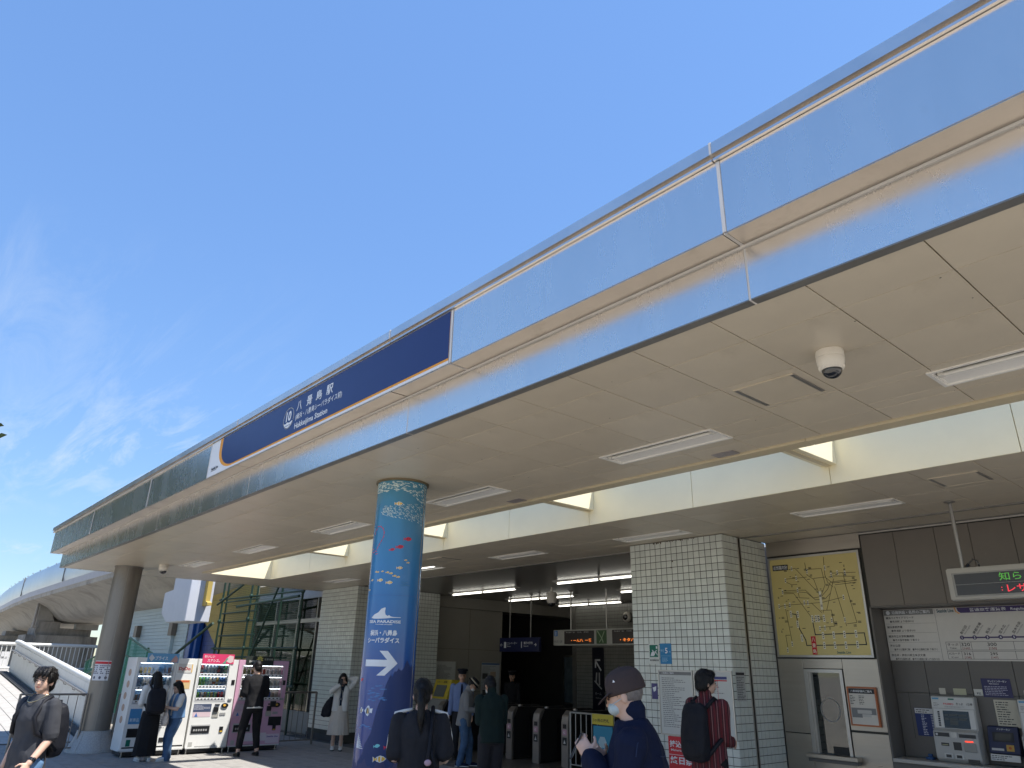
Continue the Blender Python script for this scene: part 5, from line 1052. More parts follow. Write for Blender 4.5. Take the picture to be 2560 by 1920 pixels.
# ================================================================== ramp parapet
M_white = mat('white_paint', (.66, .66, .63), rough=.5, var=.05, dirt=(.48, .47, .43), dscale=2, dth=(.55, .85))
M_conc = mat('concrete', (.40, .375, .33), rough=.85, var=.14, vscale=.9, bump=.3, bscale=25, dirt=(.22, .205, .18), dscale=.7, dth=(.5, .72))
M_concd = mat('stained_concrete', (.30, .28, .25), rough=.85, var=.2, vscale=.8, bump=.3, bscale=25, dirt=(.10, .095, .085), dscale=.6, dth=(.45, .66), stretch=(1, 1, .35))
rpw = T('ramp_parapet', 'white ribbed parapet with round coping beside the sunlit ramp', 'parapet', (-27, 5.1, .6))
xa, xb_ = -20.6, -35.0
MB().hexa([(xb_, 5.04, -.1), (xa, 5.04, -.1), (xa, 5.2, -.1), (xb_, 5.2, -.1), (xb_, 5.04, rz(xb_)+1.02), (xa, 5.04, rz(xa)+1.02), (xa, 5.2, rz(xa)+1.02), (xb_, 5.2, rz(xb_)+1.02)]).build('wall_body', M_white, rpw)
rb = MB()
for k in range(170):
    x = xa-.04-k*.085; z = rz(x); rb.box(x-.028, x+.028, 5.012, 5.041, z+.05, z+.80)
rb.build('rib', M_white, rpw, kind='stuff')
MB().tube([(xa+.02, 5.12, rz(xa)+1.06), (xb_+.3, 5.12, rz(xb_)+1.06), (xb_-.4, 5.12, rz(xb_)+1.09)], .085, 14).build('coping', M_white, rpw, smooth='auto')
MB().tube([(xa, 4.93, rz(xa)+.80), (xb_, 4.93, rz(xb_)+.80)], .02, 8).build('handrail', M_rail, rpw, smooth='auto')
for k in range(12):
    x = xa-.6-k*1.2; MB().tube([(x, 4.93, rz(x)+.79), (x, 4.95, rz(x)+.73), (x, 5.04, rz(x)+.71)], .011, 6).build('bracket', M_rail, rpw)
railing('white_railing', 'white railing across the top of the ramp below the viaduct', [(-39, 4.6, 1.24), (-39, 9.5, 1.24)], 1.07, .17, M_white, r=.07, rb=.018)
railing('white_railing', 'white railing at the far left edge of the landing', [(-40.5, 2.5, 1.24), (-40.5, 4.55, 1.24)], 1.07, .22, M_white, r=.06, rb=.018)
t = T('landing_signs', 'two small white signs on the railing at the far left', 'sign', (-40.3, 4, 1.3)); Fz = Frame((-40.4, 0, 0), (0, 1, 0)); Fz.plate('board', flat((.6, .6, .6)), t, 4.95, 5.25, 1.30, 2.0, 0, .02); Fz.plate('board', flat((.6, .6, .6)), t, 5.35, 5.65, 1.30, 2.0, 0, .02); text(Fz, '禁止', 5.37, 1.7, .1, .021, INK, t, w=.24)
# green mesh sheets on frames
def net_mat(name, col, cell=.05, w=.3):
    m = bpy.data.materials.new(name); m.use_nodes = True; tt = m.node_tree; tt.nodes.clear(); L = tt.links.new
    co = tt.nodes.new('ShaderNodeTexCoord'); sp = tt.nodes.new('ShaderNodeSeparateXYZ'); L(co.outputs['Object'], sp.inputs[0]); ms = []
    for k in (0, 2):
        d = tt.nodes.new('ShaderNodeMath'); d.operation = 'DIVIDE'; d.inputs[1].default_value = cell; L(sp.outputs[k], d.inputs[0])
        f = tt.nodes.new('ShaderNodeMath'); f.operation = 'FRACT'; L(d.outputs[0], f.inputs[0]); g_ = tt.nodes.new('ShaderNodeMath'); g_.operation = 'LESS_THAN'; g_.inputs[1].default_value = w; L(f.outputs[0], g_.inputs[0]); ms.append(g_)
    mx = tt.nodes.new('ShaderNodeMath'); mx.operation = 'MAXIMUM'; L(ms[0].outputs[0], mx.inputs[0]); L(ms[1].outputs[0], mx.inputs[1])
    df = tt.nodes.new('ShaderNodeBsdfDiffuse'); df.inputs[0].default_value = (*col, 1); tr = tt.nodes.new('ShaderNodeBsdfTransparent'); sh = tt.nodes.new('ShaderNodeMixShader'); o = tt.nodes.new('ShaderNodeOutputMaterial')
    L(mx.outputs[0], sh.inputs[0]); L(tr.outputs[0], sh.inputs[1]); L(df.outputs[0], sh.inputs[2]); L(sh.outputs[0], o.inputs[0]); return m
M_gnet = net_mat('green_net', (.06, .20, .15), .04, .42); M_gpipe = mat('green_pipe', (.014, .045, .03), rough=.5, var=.15, metal=.2)
t = T('green_barrier', 'green mesh barrier on a sloping frame behind the ramp parapet', 'barrier', (-27, 6.6, 0))
pts = [(-30.5, 6.6, 1.7), (-25.5, 6.6, 2.42), (-23.2, 6.6, 1.95), (-21, 6.6, 1.5)]
MB().add([(-30.5, 6.6, .3), (-25.5, 6.6, .3), (-25.5, 6.6, 2.42), (-30.5, 6.6, 1.7)], [(0, 1, 2, 3)]).add([(-25.5, 6.6, .3), (-19.5, 6.6, .3), (-19.5, 6.6, 1.35), (-25.5, 6.6, 2.42)], [(0, 1, 2, 3)]).build('net', M_gnet, t, fix=False)
for p, q in (((-30.5, 6.62, 1.7), (-25.5, 6.62, 2.42)), ((-25.5, 6.62, 2.42), (-19.5, 6.62, 1.35)), ((-30.5, 6.62, 1.2), (-25.5, 6.62, 1.92)), ((-25.5, 6.62, 1.92), (-19.5, 6.62, .9))): MB().tube([p, q], .03, 8).build('rail', M_gpipe, t, smooth='auto')
for x in (-30.3, -28, -25.5, -23.5, -21.5, -19.6): MB().tube([(x, 6.64, 0), (x, 6.64, 2.42-abs(x+25.5)*.145)], .03, 8).build('post', M_gpipe, t, smooth='auto')

# ================================================================== viaduct
M_noise = mat('noise_wall_metal', (.50, .53, .60), rough=.36, metal=.8, var=.08, vscale=.5)
vd_pts = [(-26.1, 8.55), (-33, 8.0), (-40, 8.0), (-48, 8.0), (-56, 8.05), (-64, 8.35), (-74, 8.9), (-86, 9.8), (-100, 11.2), (-120, 13.6), (-150, 18)]
via = T('rail_viaduct', 'curved concrete rail viaduct with bluish metal noise wall', 'viaduct', (-60, 9, 0))
def sweep(mb, prof):
    k = len(mb.v); n = len(prof)
    for i, (x, y) in enumerate(vd_pts):
        a = Vector(vd_pts[max(0, i-1)]); b = Vector(vd_pts[min(len(vd_pts)-1, i+1)]); tt = (b-a).normalized(); nn = Vector((tt.y, -tt.x))
        if nn.y < 0: nn = -nn
        for d, z in prof: mb.v.append((x+nn.x*d, y+nn.y*d, z))
    for i in range(len(vd_pts)-1):
        for j in range(n): mb.f.append((k+i*n+j, k+i*n+(j+1) % n, k+(i+1)*n+(j+1) % n, k+(i+1)*n+j))
    mb.f.append(tuple(range(k, k+n))); e = k+(len(vd_pts)-1)*n; mb.f.append(tuple(range(e, e+n)))
    return mb
belly = [(.03, 5.28), (.05, 5.1), (.7, 4.95), (1.1, 4.75), (1.5, 4.35), (1.9, 4.02), (2.4, 3.92), (4.6, 3.92), (5.1, 4.02), (5.5, 4.35), (5.9, 4.75), (6.3, 4.95), (7, 5.1), (7, 5.5), (.03, 5.5)]
sweep(MB(), belly).build('girder', M_conc, via, smooth='auto')
sweep(MB(), [(0, 5.30), (0, 5.62), (.25, 5.62), (.25, 5.501), (.031, 5.501), (.031, 5.30)]).build('edge_beam', mat('pale_concrete', (.46, .46, .47), rough=.7, var=.08), via, smooth='auto')
sweep(MB(), [(.02, 5.63), (-.03, 5.9), (-.02, 6.5), (.05, 6.83), (.1, 6.83), (.1, 5.63)]).build('noise_wall', M_noise, via, smooth='auto')
bl = None
for x, y in [(-40-2.4*k, 8.02+max(0, (k-7))*.10+max(0, k-12)*.12) for k in range(26)]:
    if bl is None: bl = MB().tube([(x, y+.07, 6.83), (x, y+.07, 6.90)], .03, 8).build('wall_bolt', M_frame, via); q0 = Vector((x, y, 0))
    else: share(bl, 'wall_bolt', Vector((x, y, 0))-q0, via)
for x, y in ((-46, 8.0), (-60, 8.2)): MB().box(x-.03, x+.03, y-.06, y+.0, 5.62, 6.84).build('wall_joint', M_trimdark, via)
for k in range(14):
    x = -34-3*k; MB().box(x-.02, x+.02, 9.0, 9.25, 4.28, 4.9) if False else None
pier = T('viaduct_pier', 'broad stained concrete pier carrying the viaduct', 'pier', (-56, 10.4, 0))
MB().box(-58.5, -55, 8.35, 12.4, 0, 3.55).build('shaft', M_concd, pier, bev=.45, seg=4)
MB().box(-58, -55.4, 8.9, 10.1, 3.5, 3.9).build('bearing_shelf', M_concd, pier); MB().prism([(-55.6, 8.75, 3.56), (-55.6, 9.7, 3.56), (-55.6, 9.7, 4.0), (-55.6, 9.35, 4.9), (-55.6, 8.75, 4.95)], (-1.2, 0, 0)).build('corbel', M_conc, pier)
MB().tube([(-55.2, 8.6, 3.5), (-55.2, 8.6, 4.95)], .07, 8).build('drain_pipe', M_rail, pier, smooth='auto'); MB().box(-55.5, -54.9, 10.9, 12.2, 3.5, 3.85).build('bearing', M_trimdark, pier)
p3 = T('viaduct_pier', 'second concrete pier farther left under the viaduct', 'pier', (-80, 11, 0)); MB().box(-83, -79, 9.6, 14, 0, 3.5).build('shaft', M_concd, p3, bev=.45, seg=4); MB().box(-82, -80, 10.5, 13, 3.45, 3.9).build('bearing_shelf', M_concd, p3)

# ================================================================== building beyond the canopy
YB = 10.2
M_side = mat('pale_siding', (.47, .56, .58), rough=.55, var=.05, vscale=2, dirt=(.38, .45, .46), dscale=2, dth=(.55, .85)); M_yel = mat('yellow_boards', (.42, .30, .07), rough=.6, var=.07, vscale=2); M_blu = mat('blue_tiles', (.05, .075, .22), rough=.5, var=.12, vscale=6); M_bpost = mat('blue_steel', (.01, .07, .27), rough=.4, var=.08)
Fx = Frame((0, YB, 0), (1, 0, 0))
sd = T('siding_building', 'low building clad in pale blue horizontal boards under the viaduct', 'building', (-36, YB, 0))
MB().box(-40, -31.3, YB+.03, YB+4, 0, 4.1).build('core', M_grout, sd)
for k in range(28): MB().prism([(-40, YB+.03, .05+k*.145), (-40, YB-.018, .052+k*.145), (-40, YB+.004, .19+k*.145), (-40, YB+.03, .192+k*.145)], (8.6, 0, 0)).build('siding_board', M_side, sd)
MB().box(-40.05, -31.35, YB-.06, YB+.1, 4.11, 4.2).build('eave_trim', M_side, sd)
for x in (-37.9, -32.9): MB().box(x-.06, x+.06, YB-.14, YB-.02, 0, 3.1).build('downpipe', M_side, sd); MB().box(x-.22, x+.22, YB-.22, YB-.02, 2.75, 3.25).build('rain_head', mat('brown_metal', (.16, .13, .10), rough=.5), sd)
bb = T('blue_wall', 'deep blue tiled wall with a bright blue steel post', 'wall', (-29.8, YB, 0))
MB().box(-31.3, -27.6, YB+.02, YB+3.8, 0, 4.8).build('core', M_grout, bb); bt = MB()
for i in range(12):
    for j in range(30): Fx.box(bt, -31.29+i*.307, -31.29+i*.307+.298, .02+j*.155, .02+j*.155+.147, -.022, 0)
bt.build('tile', M_blu, bb, kind='stuff')
MB().box(-30.15, -29.75, YB-.35, YB-.05, 0, 4.1).box(-29.70, -29.45, YB-.25, YB-.05, 0, 4.1).build('steel_post', M_bpost, bb, bev=.02)
yw = T('yellow_wall', 'yellow boarded gable wall seen through green netting', 'wall', (-27, YB, 0))
for k in range(17):
    z0 = .3+k*.28; z1 = z0+.272; xl = -27.3 if z0 < 2.0 else max(-30.4, -27.3-(z0-2.0)*1.7); xr = -24.75
    xt = -27.3 if z1 < 2.0 else max(-30.4, -27.3-(z1-2.0)*1.7); yf = YB-.10+.004*(k % 2)
    MB().hexa([(xl, yf, z0), (xr, yf, z0), (xr, YB-.025, z0), (xl, YB-.025, z0), (xt, yf, z1), (xr, yf, z1), (xr, YB-.025, z1), (xt, YB-.025, z1)]).build('board', M_yel, yw)
wbx = T('white_gutter_box', 'big white box gutter end hanging off the yellow roof edge', 'gutter', (-26.5, 7.8, 3)); 
MB().prism([(-26.8, 7.75, 3.26), (-26.1, 7.75, 2.94), (-24.3, 7.75, 2.94), (-24.3, 7.75, 5.5), (-25.95, 7.75, 5.5), (-25.95, 7.75, 3.98), (-26.8, 7.75, 3.92)], (0, .75, 0)).build('box', mat('white_sheet_metal', (.50, .52, .57), rough=.5, var=.04), wbx, bev=.02)
MB().prism([(-24.29, 8.2, 3.42), (-23.85, 8.2, 3.42), (-23.85, 8.2, 3.50), (-24.05, 8.2, 3.56), (-24.05, 8.2, 5.4), (-24.29, 8.2, 5.4)], (0, .14, 0)).build('yellow_edge', M_yel, wbx)
ww = T('window_wall', 'tall dark windows with metal mullions behind the green scaffold', 'windows', (-22, YB, 0))
MB().box(-24.8, -19.42, YB+.06, YB+.3, 0, 3.9).build('backing', mat('window_dark', (.02, .024, .022), rough=.5, var=.2), ww)
for a, b in ((-24.75, -23.2), (-23.2, -21.6), (-21.6, -20.35), (-20.35, -19.45)):
    for z0, z1 in ((.55, 2.93), (3.05, 3.62)):
        f = Fx.plate('window', M_frame, ww, a, a+.06, z0, z1, -.05, .02); Fx.plate('frame', M_frame, f, b-.02, b, z0, z1, -.05, .01); Fx.plate('pane', glass('dark_window', (.18, .21, .2), .03, .0), f, a+.06, b-.02, z0, z1, -.04, -.035)
    Fx.plate('transom', M_frame, ww, a, b, 2.935, 3.045, -.05, .03)
Fx.plate('spandrel', mat('grey_spandrel', (.40, .42, .44), rough=.5), ww, -24.8, -19.42, 3.63, 3.9, -.05, .02); Fx.plate('dado', mat('grey_dado', (.33, .32, .30), rough=.6), ww, -24.8, -19.42, 0, .54, -.05, .02)
Fx.plate('roller_blind', mat('grey_blind', (.10, .095, .10), rough=.6, var=.2), ww, -20.27, -19.5, .6, 2.9, -.034, -.03)
# scaffold
sc = T('scaffold', 'green painted pipe scaffold with netting in front of the windows', 'scaffold', (-23, 9.7, 0))
def pip(p, q, r=.03): MB().tube([p, q], r*1.15, 8).build('pipe', M_gpipe, sc, smooth='auto')
for x, y in ((-26.3, 9.7), (-25.6, 9.3), (-23.7, 9.7), (-23.2, 9.3), (-21.6, 9.6), (-20.2, 9.6)): pip((x, y, 0), (x, y, 4.4))
for z in (1.95, 2.2, 2.62, 3.05, 3.35, 3.72): pip((-26.4, 9.66, z), (-23.4, 9.66, z), .024)
for z in (1.2, 2.2, 3.75): pip((-25.8, 9.27, z), (-20.0, 9.55, z), .026)
pip((-25.9, 9.25, 3.6), (-23.2, 9.25, 4.3)); pip((-23.6, 9.25, .4), (-21.2, 9.4, 4.3), .026); pip((-24, 9.2, 3.45), (-20.2, 9.5, 3.6), .035); pip((-25.9, 9.2, 3.0), (-29.6, 8.8, 1.5), .04); pip((-22.6, 9.2, 0.2), (-21.0, 9.3, 1.4), .05); pip((-22.4, 9.2, 1.2), (-20.4, 9.3, .3), .05)
cl = MB()
for x, y in ((-25.6, 9.3), (-23.2, 9.3), (-20.2, 9.6)):
    for z in (1.2, 2.2, 3.05, 3.75): cl.ell((x, y, z), (.065, .065, .07), 8, 6)
cl.build('clamp', M_gpipe, sc, kind='stuff')
MB().add([(-26.4, 9.75, .3), (-23.6, 9.75, .3), (-23.6, 9.75, 4.3), (-26.4, 9.75, 4.3)], [(0, 1, 2, 3)]).add([(-23.6, 9.62, 1.0), (-20.2, 9.62, 1.0), (-20.2, 9.62, 4.3), (-23.6, 9.62, 4.3)], [(0, 1, 2, 3)]).build('net', net_mat('fine_net', (.09, .14, .10), .06, .14), sc, fix=False)

# ================================================================== inside the hall
M_gate = mat('gate_black', (.025, .023, .022), rough=.3, var=.1, coat=.3); M_gates = mat('gate_steel', (.34, .31, .29), rough=.35, metal=.8, var=.08)
def gate(x, y, label):
    t = T('ticket_gate', label, 'ticket gate', (x, y, 0), 'automatic ticket gates in the hall'); L = 1.75
    MB().prism([(x-.09, y, .02), (x-.09, y+L, .02), (x-.09, y+L, .93), (x-.09, y+L-.12, 1.02), (x-.09, y+.16, 1.02), (x-.09, y+.04, .95), (x-.09, y, .80)], (.18, 0, 0)).build('cabinet', M_gate, t, bev=.02, seg=2)
    MB().prism([(x-.1, y-.015, .0), (x-.1, y+.05, .0), (x-.1, y+.05, .80), (x-.1, y+.16, 1.01), (x-.1, y+.12, 1.035), (x-.1, y+.01, .93), (x-.1, y-.015, .82)], (.2, 0, 0)).build('end_cap', M_gates, t, bev=.01, seg=2)
    fr = Frame((x, y-.0155, 0), (1, 0, 0)); fr.plate('ticket_slot', M_vk, t, -.05, .05, .70, .78, .0, .003); fr.plate('card_mark', flat((.5, .28, .36)), t, -.06, .06, .58, .68, .0, .003); text(fr, 'IC', -.03, .61, .04, .004, WHITE, t, bold=.03); fr.plate('arrow_panel', flat((.03, .03, .03)), t, -.06, .06, .40, .54, .0, .003); mb = MB(); fr.poly(mb, [(-.03, .43), (.03, .43), (0, .50)], .003, .005); mb.build('arrow_light', flat((.6, .6, .6)), t)
    MB().tube([(x, y+.3, 1.03), (x, y+.3, 1.06)], .05, 12).build('top_reader', M_gates, t); MB().box(x+.09, x+.1, y+.5, y+1.3, .2, .85).build('flap_panel', M_vk, t)
for x, q in ((-15.6, 'farthest left, behind the grey jacket'), (-14.7, 'left of the green jacket'), (-13.85, 'directly behind the green jacket'), (-13.0, 'right of the green jacket'), (-12.15, 'with steel end facing the hall entrance, second from right'), (-11.3, 'nearest, left of the white fence')): gate(x, 11.35, 'black automatic ticket gate %s' % q)
railing('hall_fence', 'pale metal fence right of the nearest ticket gate', [(-11.0, 11.2, 0), (-9.0, 11.2, 0)], 1.02, .14, mat('pale_metal', (.42, .41, .38), rough=.4, metal=.3), r=.018, rb=.01)
t = T('umbrella_stand_sign', 'blue and yellow folding sign beside the hall fence', 'sign', (-9.6, 10.6, 0)); Fg = Frame((0, 10.6, 0), (1, 0, 0)); Fg.plate('board', flat((.03, .25, .40)), t, -9.82, -9.36, .05, .88, 0, .02, bev=.004); Fg.plate('yellow_top', flat((.6, .48, .05)), t, -9.84, -9.34, .90, 1.07, 0, .022); text(Fg, '3ヶ所の改札', -9.81, .94, .06, .024, INK, t, w=.38); mb = MB(); Fg.poly(mb, [(-9.6+.1*math.cos(j*math.pi/3), .62+.1*math.sin(j*math.pi/3)) for j in range(6)], .02, .023); mb.build('mark', flat((.4, .55, .62)), t); MB().box(-9.8, -9.4, 10.7, 10.72, .0, .9).build('rear_leaf', GREY, t)
t = T('umbrella_rack', 'rack of black umbrella handles beside the blue sign', 'rack', (-9.3, 10.9, 0)); MB().box(-9.75, -8.8, 10.85, 11.05, 0, .8).build('bin', flat((.33, .33, .31)), t, bev=.01)
for k in range(6): a = -9.68+k*.15; MB().tube([(a, 10.95, .6), (a, 10.95, 1.13), (a+.015, 10.95, 1.17), (a+.05, 10.95, 1.17), (a+.065, 10.95, 1.12)], .012, 8).build('umbrella_handle', M_vk, t, smooth=True)
# hanging signs of the hall
t = T('departure_board', 'hanging departure board with orange LED text beyond the gates', 'display', (-13.1, 14.15, 2.39)); Fd_ = Frame((0, 14.1, 0), (1, 0, 0)); MB().box(-14.46, -11.3, 14.1, 14.28, 2.385, 2.775).build('housing', mat('board_case', (.42, .41, .37), rough=.4), t, bev=.01)
Fd_.plate('number_plate', BLUE, t, -14.42, -14.30, 2.62, 2.76, 0, .004); text(Fd_, '1', -14.36, 2.64, .1, .005, WHITE, t, align='c', bold=.03); text(Fd_, '金沢八景', -14.43, 2.45, .07, .002, GREY, t, w=.3)
for a, b, tx_ in ((-14.05, -13.0, '・ーん八  一番'), (-12.4, -11.4, '・キタバてん')): Fd_.plate('screen', mat('hall_screen', (.02, .012, .01), rough=.3), t, a, b, 2.42, 2.74, 0, .004); text(Fd_, tx_, a+.25, 2.47, .075, .006, mat('led_orange', (1, .25, .04), var=0, emit=.5), t, w=.72); text(Fd_, '列車種別   行先   時刻', a+.06, 2.69, .03, .006, flat((.4, .4, .38)), t, w=.8)
Fd_.plate('route_picture', flat((.06, .12, .05)), t, -12.92, -12.58, 2.42, 2.74, 0, .004); mb = MB(); Fd_.line(mb, [(-12.88, 2.72), (-12.78, 2.6), (-12.74, 2.55), (-12.7, 2.46)], .025, .004, .006); Fd_.line(mb, [(-12.66, 2.7), (-12.74, 2.55), (-12.82, 2.46)], .02, .004, .006); mb.build('route_lines', flat((.35, .45, .28)), t)
for x in (-13.89, -12.65): MB().tube([(x, 14.19, 3.75), (x, 14.19, 2.77)], .02, 10).build('hanger_pole', M_frame, t, smooth='auto'); MB().lathe([(.06, 3.75), (.06, 3.735), (.02, 3.73)], (x, 14.19), 16).build('ceiling_rose', M_trimdark, t)
t = T('direction_sign', 'hanging dark blue direction sign pointing to the lift', 'sign', (-15.9, 14.2, 2.24)); Fe = Frame((0, 14.15, 0), (1, 0, 0)); MB().box(-16.72, -15.08, 14.15, 14.25, 2.24, 2.61).build('panel', mat('sign_dark_blue', (.012, .016, .07), rough=.35), t, bev=.006)
text(Fe, '←', -16.68, 2.38, .09, .003, WHITE, t, bold=.02); text(Fe, 'エレベーター', -16.38, 2.43, .07, .003, WHITE, t, w=.42); text(Fe, 'Elevator', -16.38, 2.37, .035, .003, WHITE, t); text(Fe, '親子の手洗', -15.68, 2.43, .07, .003, WHITE, t, w=.36); text(Fe, 'Restroom', -15.68, 2.37, .035, .003, WHITE, t); text(Fe, '→', -15.26, 2.38, .09, .003, WHITE, t, bold=.02); Fe.plate('lift_mark', WHITE, t, -16.52, -16.43, 2.34, 2.5, .0, .003); Fe.plate('person_mark', WHITE, t, -15.79, -15.76, 2.34, 2.5, .0, .003)
for x in (-16.34, -15.46): MB().tube([(x, 14.2, 3.75), (x, 14.2, 2.61)], .018, 10).build('hanger_pole', M_trimdark, t, smooth='auto'); MB().lathe([(.05, 3.75), (.05, 3.735), (.02, 3.73)], (x, 14.2), 16).build('ceiling_rose', M_trimdark, t)
Fh = Frame((-17.946, 0, 0), (0, 1, 0))
t = poster(Fh, 12.82, 13.54, .98, 1.96, 'framed grey notice poster on the cream wall left of the attendant', 51); t = poster(Fh, 14.48, 15.22, .92, 1.96, 'framed poster with blue title on the cream wall right of the attendant', 52, flat((.08, .16, .32)), (.45, .47, .48))
Fh.plate('picture', flat((.06, .06, .06)), t, 14.54, 14.74, 1.5, 1.65, .0135, .0145); Fh.plate('picture', flat((.4, .3, .22)), t, 14.84, 15.06, 1.55, 1.7, .0135, .0145); Fh.plate('picture', flat((.05, .05, .05)), t, 14.56, 14.74, 1.05, 1.2, .0135, .0145)
Fk = Frame((-16.2, 17.395, 0), (1, 0, 0)); t = T('platform_sign', 'tall black platform sign with diagonal arrow on the hall end wall', 'sign', (-15.8, 17.39, .5)); Fk = Frame((0, 17.39, 0), (1, 0, 0)); Fk.plate('panel', mat('sign_black', (.008, .009, .02), rough=.3), t, -16.1, -15.65, .4, 2.45, 0, .03)
mb = MB(); Fk.line(mb, [(-15.76, 1.82), (-15.97, 2.08)], .05, .03, .033); Fk.line(mb, [(-15.97, 1.9), (-15.97, 2.1), (-15.80, 2.1)], .05, .03, .033); mb.build('arrow', WHITE, t); mb = MB(); Fk.line(mb, [(-16.0, 1.5), (-15.75, 1.3)], .04, .03, .033); Fk.line(mb, [(-15.93, 1.72), (-15.95, 1.5)], .05, .03, .033); Fk.line(mb, [(-15.82, 1.72), (-15.82, 1.42)], .05, .03, .033); mb.build('escalator_mark', flat((.45, .45, .45)), t); text(Fk, 'ホーム', -16.0, 1.12, .08, .033, flat((.45, .45, .45)), t, w=.25); text(Fk, 'Platform', -15.98, 1.02, .05, .033, flat((.35, .35, .35)), t, w=.22)
t = T('alarm_box', 'red fire alarm lamps on the dim tiled wall', 'alarm', (-15.2, 17.39, 1.2)); Fk.plate('box', flat((.35, .33, .3)), t, -15.32, -15.1, 1.05, 1.75, 0, .04, bev=.01); MB().ell((-15.21, 17.34, 1.64), (.06, .05, .06)).build('lamp', RED, t, smooth=True); MB().ell((-15.21, 17.34, 1.28), (.085, .03, .085)).build('bell', RED, t, smooth=True)
t = T('lit_poster_case', 'dim poster case deep in the stair passage', 'poster', (-17.4, 18.55, 1)); Fj = Frame((0, 18.59, 0), (1, 0, 0)); Fj.plate('case', M_frame, t, -18.55, -17.75, .75, 2.25, 0, .03); Fj.plate('sheet', mat('poster_dim', (.10, .13, .15), rough=.5, var=.5, vscale=4), t, -18.5, -17.8, .8, 2.2, .03, .034)
t = T('info_terminal', 'yellow ticket adjustment machine behind the ponytail woman', 'machine', (-16.6, 12.2, 0)); 
MB().box(-16.95, -16.2, 11.95, 12.5, 0, 1.03).build('base', flat((.3, .29, .27)), t, bev=.02); MB().prism([(-16.93, 11.98, 1.03), (-16.93, 12.45, 1.03), (-16.93, 12.45, 1.49), (-16.93, 12.14, 1.49)], (.71, 0, 0)).build('hood', flat((.55, .42, .04)), t, bev=.01); MB().prism([(-16.80, 11.985, 1.08), (-16.80, 11.98, 1.085), (-16.80, 12.085, 1.36), (-16.80, 12.095, 1.355)], (.45, 0, 0)).build('screen', flat((.12, .13, .12)), t); text(Frame((0, 12.11, 0), (1, 0, 0)), 'のりこし精算', -16.82, 1.40, .06, .0, INK, t, w=.45)
t = T('shelf_rack', 'dark leaflet rack at the left of the hall', 'rack', (-18.4, 12.3, 0)); MB().box(-18.69, -18.5, 12.15, 12.58, 0, 2.2).build('case', M_vk, t, bev=.01)
for k in range(3): MB().box(-18.5, -18.49, 12.18+k*.13, 12.28+k*.13, 1.2, 1.9).build('leaflets', flat((.2, .2, .19)), t)
# ================================================================== people
def remesh(mb, vox, it=3, fold=0, ff=9, stretch=(1, 1, .5), seed=0):
    """fuse overlapping closed shapes into one continuous surface and add soft folds"""
    me = mb.mesh('shape', fix=True); o = bpy.data.objects.new('shape', me); COL.objects.link(o)
    m = o.modifiers.new('r', 'REMESH'); m.mode = 'VOXEL'; m.voxel_size = vox; m.use_smooth_shade = True
    if it: s = o.modifiers.new('s', 'SMOOTH'); s.factor = .5; s.iterations = it
    bpy.context.view_layer.update(); dg = bpy.context.evaluated_depsgraph_get()
    out = bpy.data.meshes.new_from_object(o.evaluated_get(dg)); bpy.data.objects.remove(o); bpy.data.meshes.remove(me)
    if fold:
        n = len(out.vertices); co = np.empty(n*3, 'f'); no = np.empty(n*3, 'f'); out.vertices.foreach_get('co', co); out.vertices.foreach_get('normal', no)
        co = co.reshape(-1, 3); no = no.reshape(-1, 3); off = np.empty(n, 'f')
        for i in range(n):
            p = Vector((co[i, 0]*stretch[0]*ff+seed*3.1, co[i, 1]*stretch[1]*ff, co[i, 2]*stretch[2]*ff)); q = mnoise.noise(p)
            off[i] = (1-abs(q)*2)*.55+.45*mnoise.noise(p*2.3+Vector((5, 1, 7)))
        co += no*(off*fold)[:, None]; out.vertices.foreach_set('co', co.ravel()); out.update()
    for p in out.polygons: p.use_smooth = True
    return out
def ik(a, b, l1, l2, pole):
    a, b, pole = Vector(a), Vector(b), Vector(pole); d = b-a; L = min(d.length, (l1+l2)*.995); d.normalize()
    x = (l1*l1-l2*l2+L*L)/(2*L); hgt = math.sqrt(max(0, l1*l1-x*x)); pp = pole-d*pole.dot(d)
    if pp.length < 1e-4: pp = Vector((0, 0, 1))-d*d.z
    return a+d*x+pp.normalized()*hgt, a+d*L
def chain(mb, pts, rs, n=12):
    """tapered limb with rounded ends"""
    P = [Vector(p) for p in pts]; out, rad = [], []
    t0 = (P[0]-P[1]).normalized(); t1 = (P[-1]-P[-2]).normalized()
    for c_ in (.95, .6): out.append(P[0]+t0*rs[0]*c_); rad.append(rs[0]*math.sqrt(1-c_*c_))
    for i in range(len(P)-1):
        for k in range(6):
            f = k/6; out.append(P[i].lerp(P[i+1], f)); rad.append(rs[i]+(rs[i+1]-rs[i])*f)
    out.append(P[-1]); rad.append(rs[-1])
    for c_ in (.6, .95): out.append(P[-1]+t1*rs[-1]*c_); rad.append(rs[-1]*math.sqrt(1-c_*c_))
    mb.tube(out, rad, n)
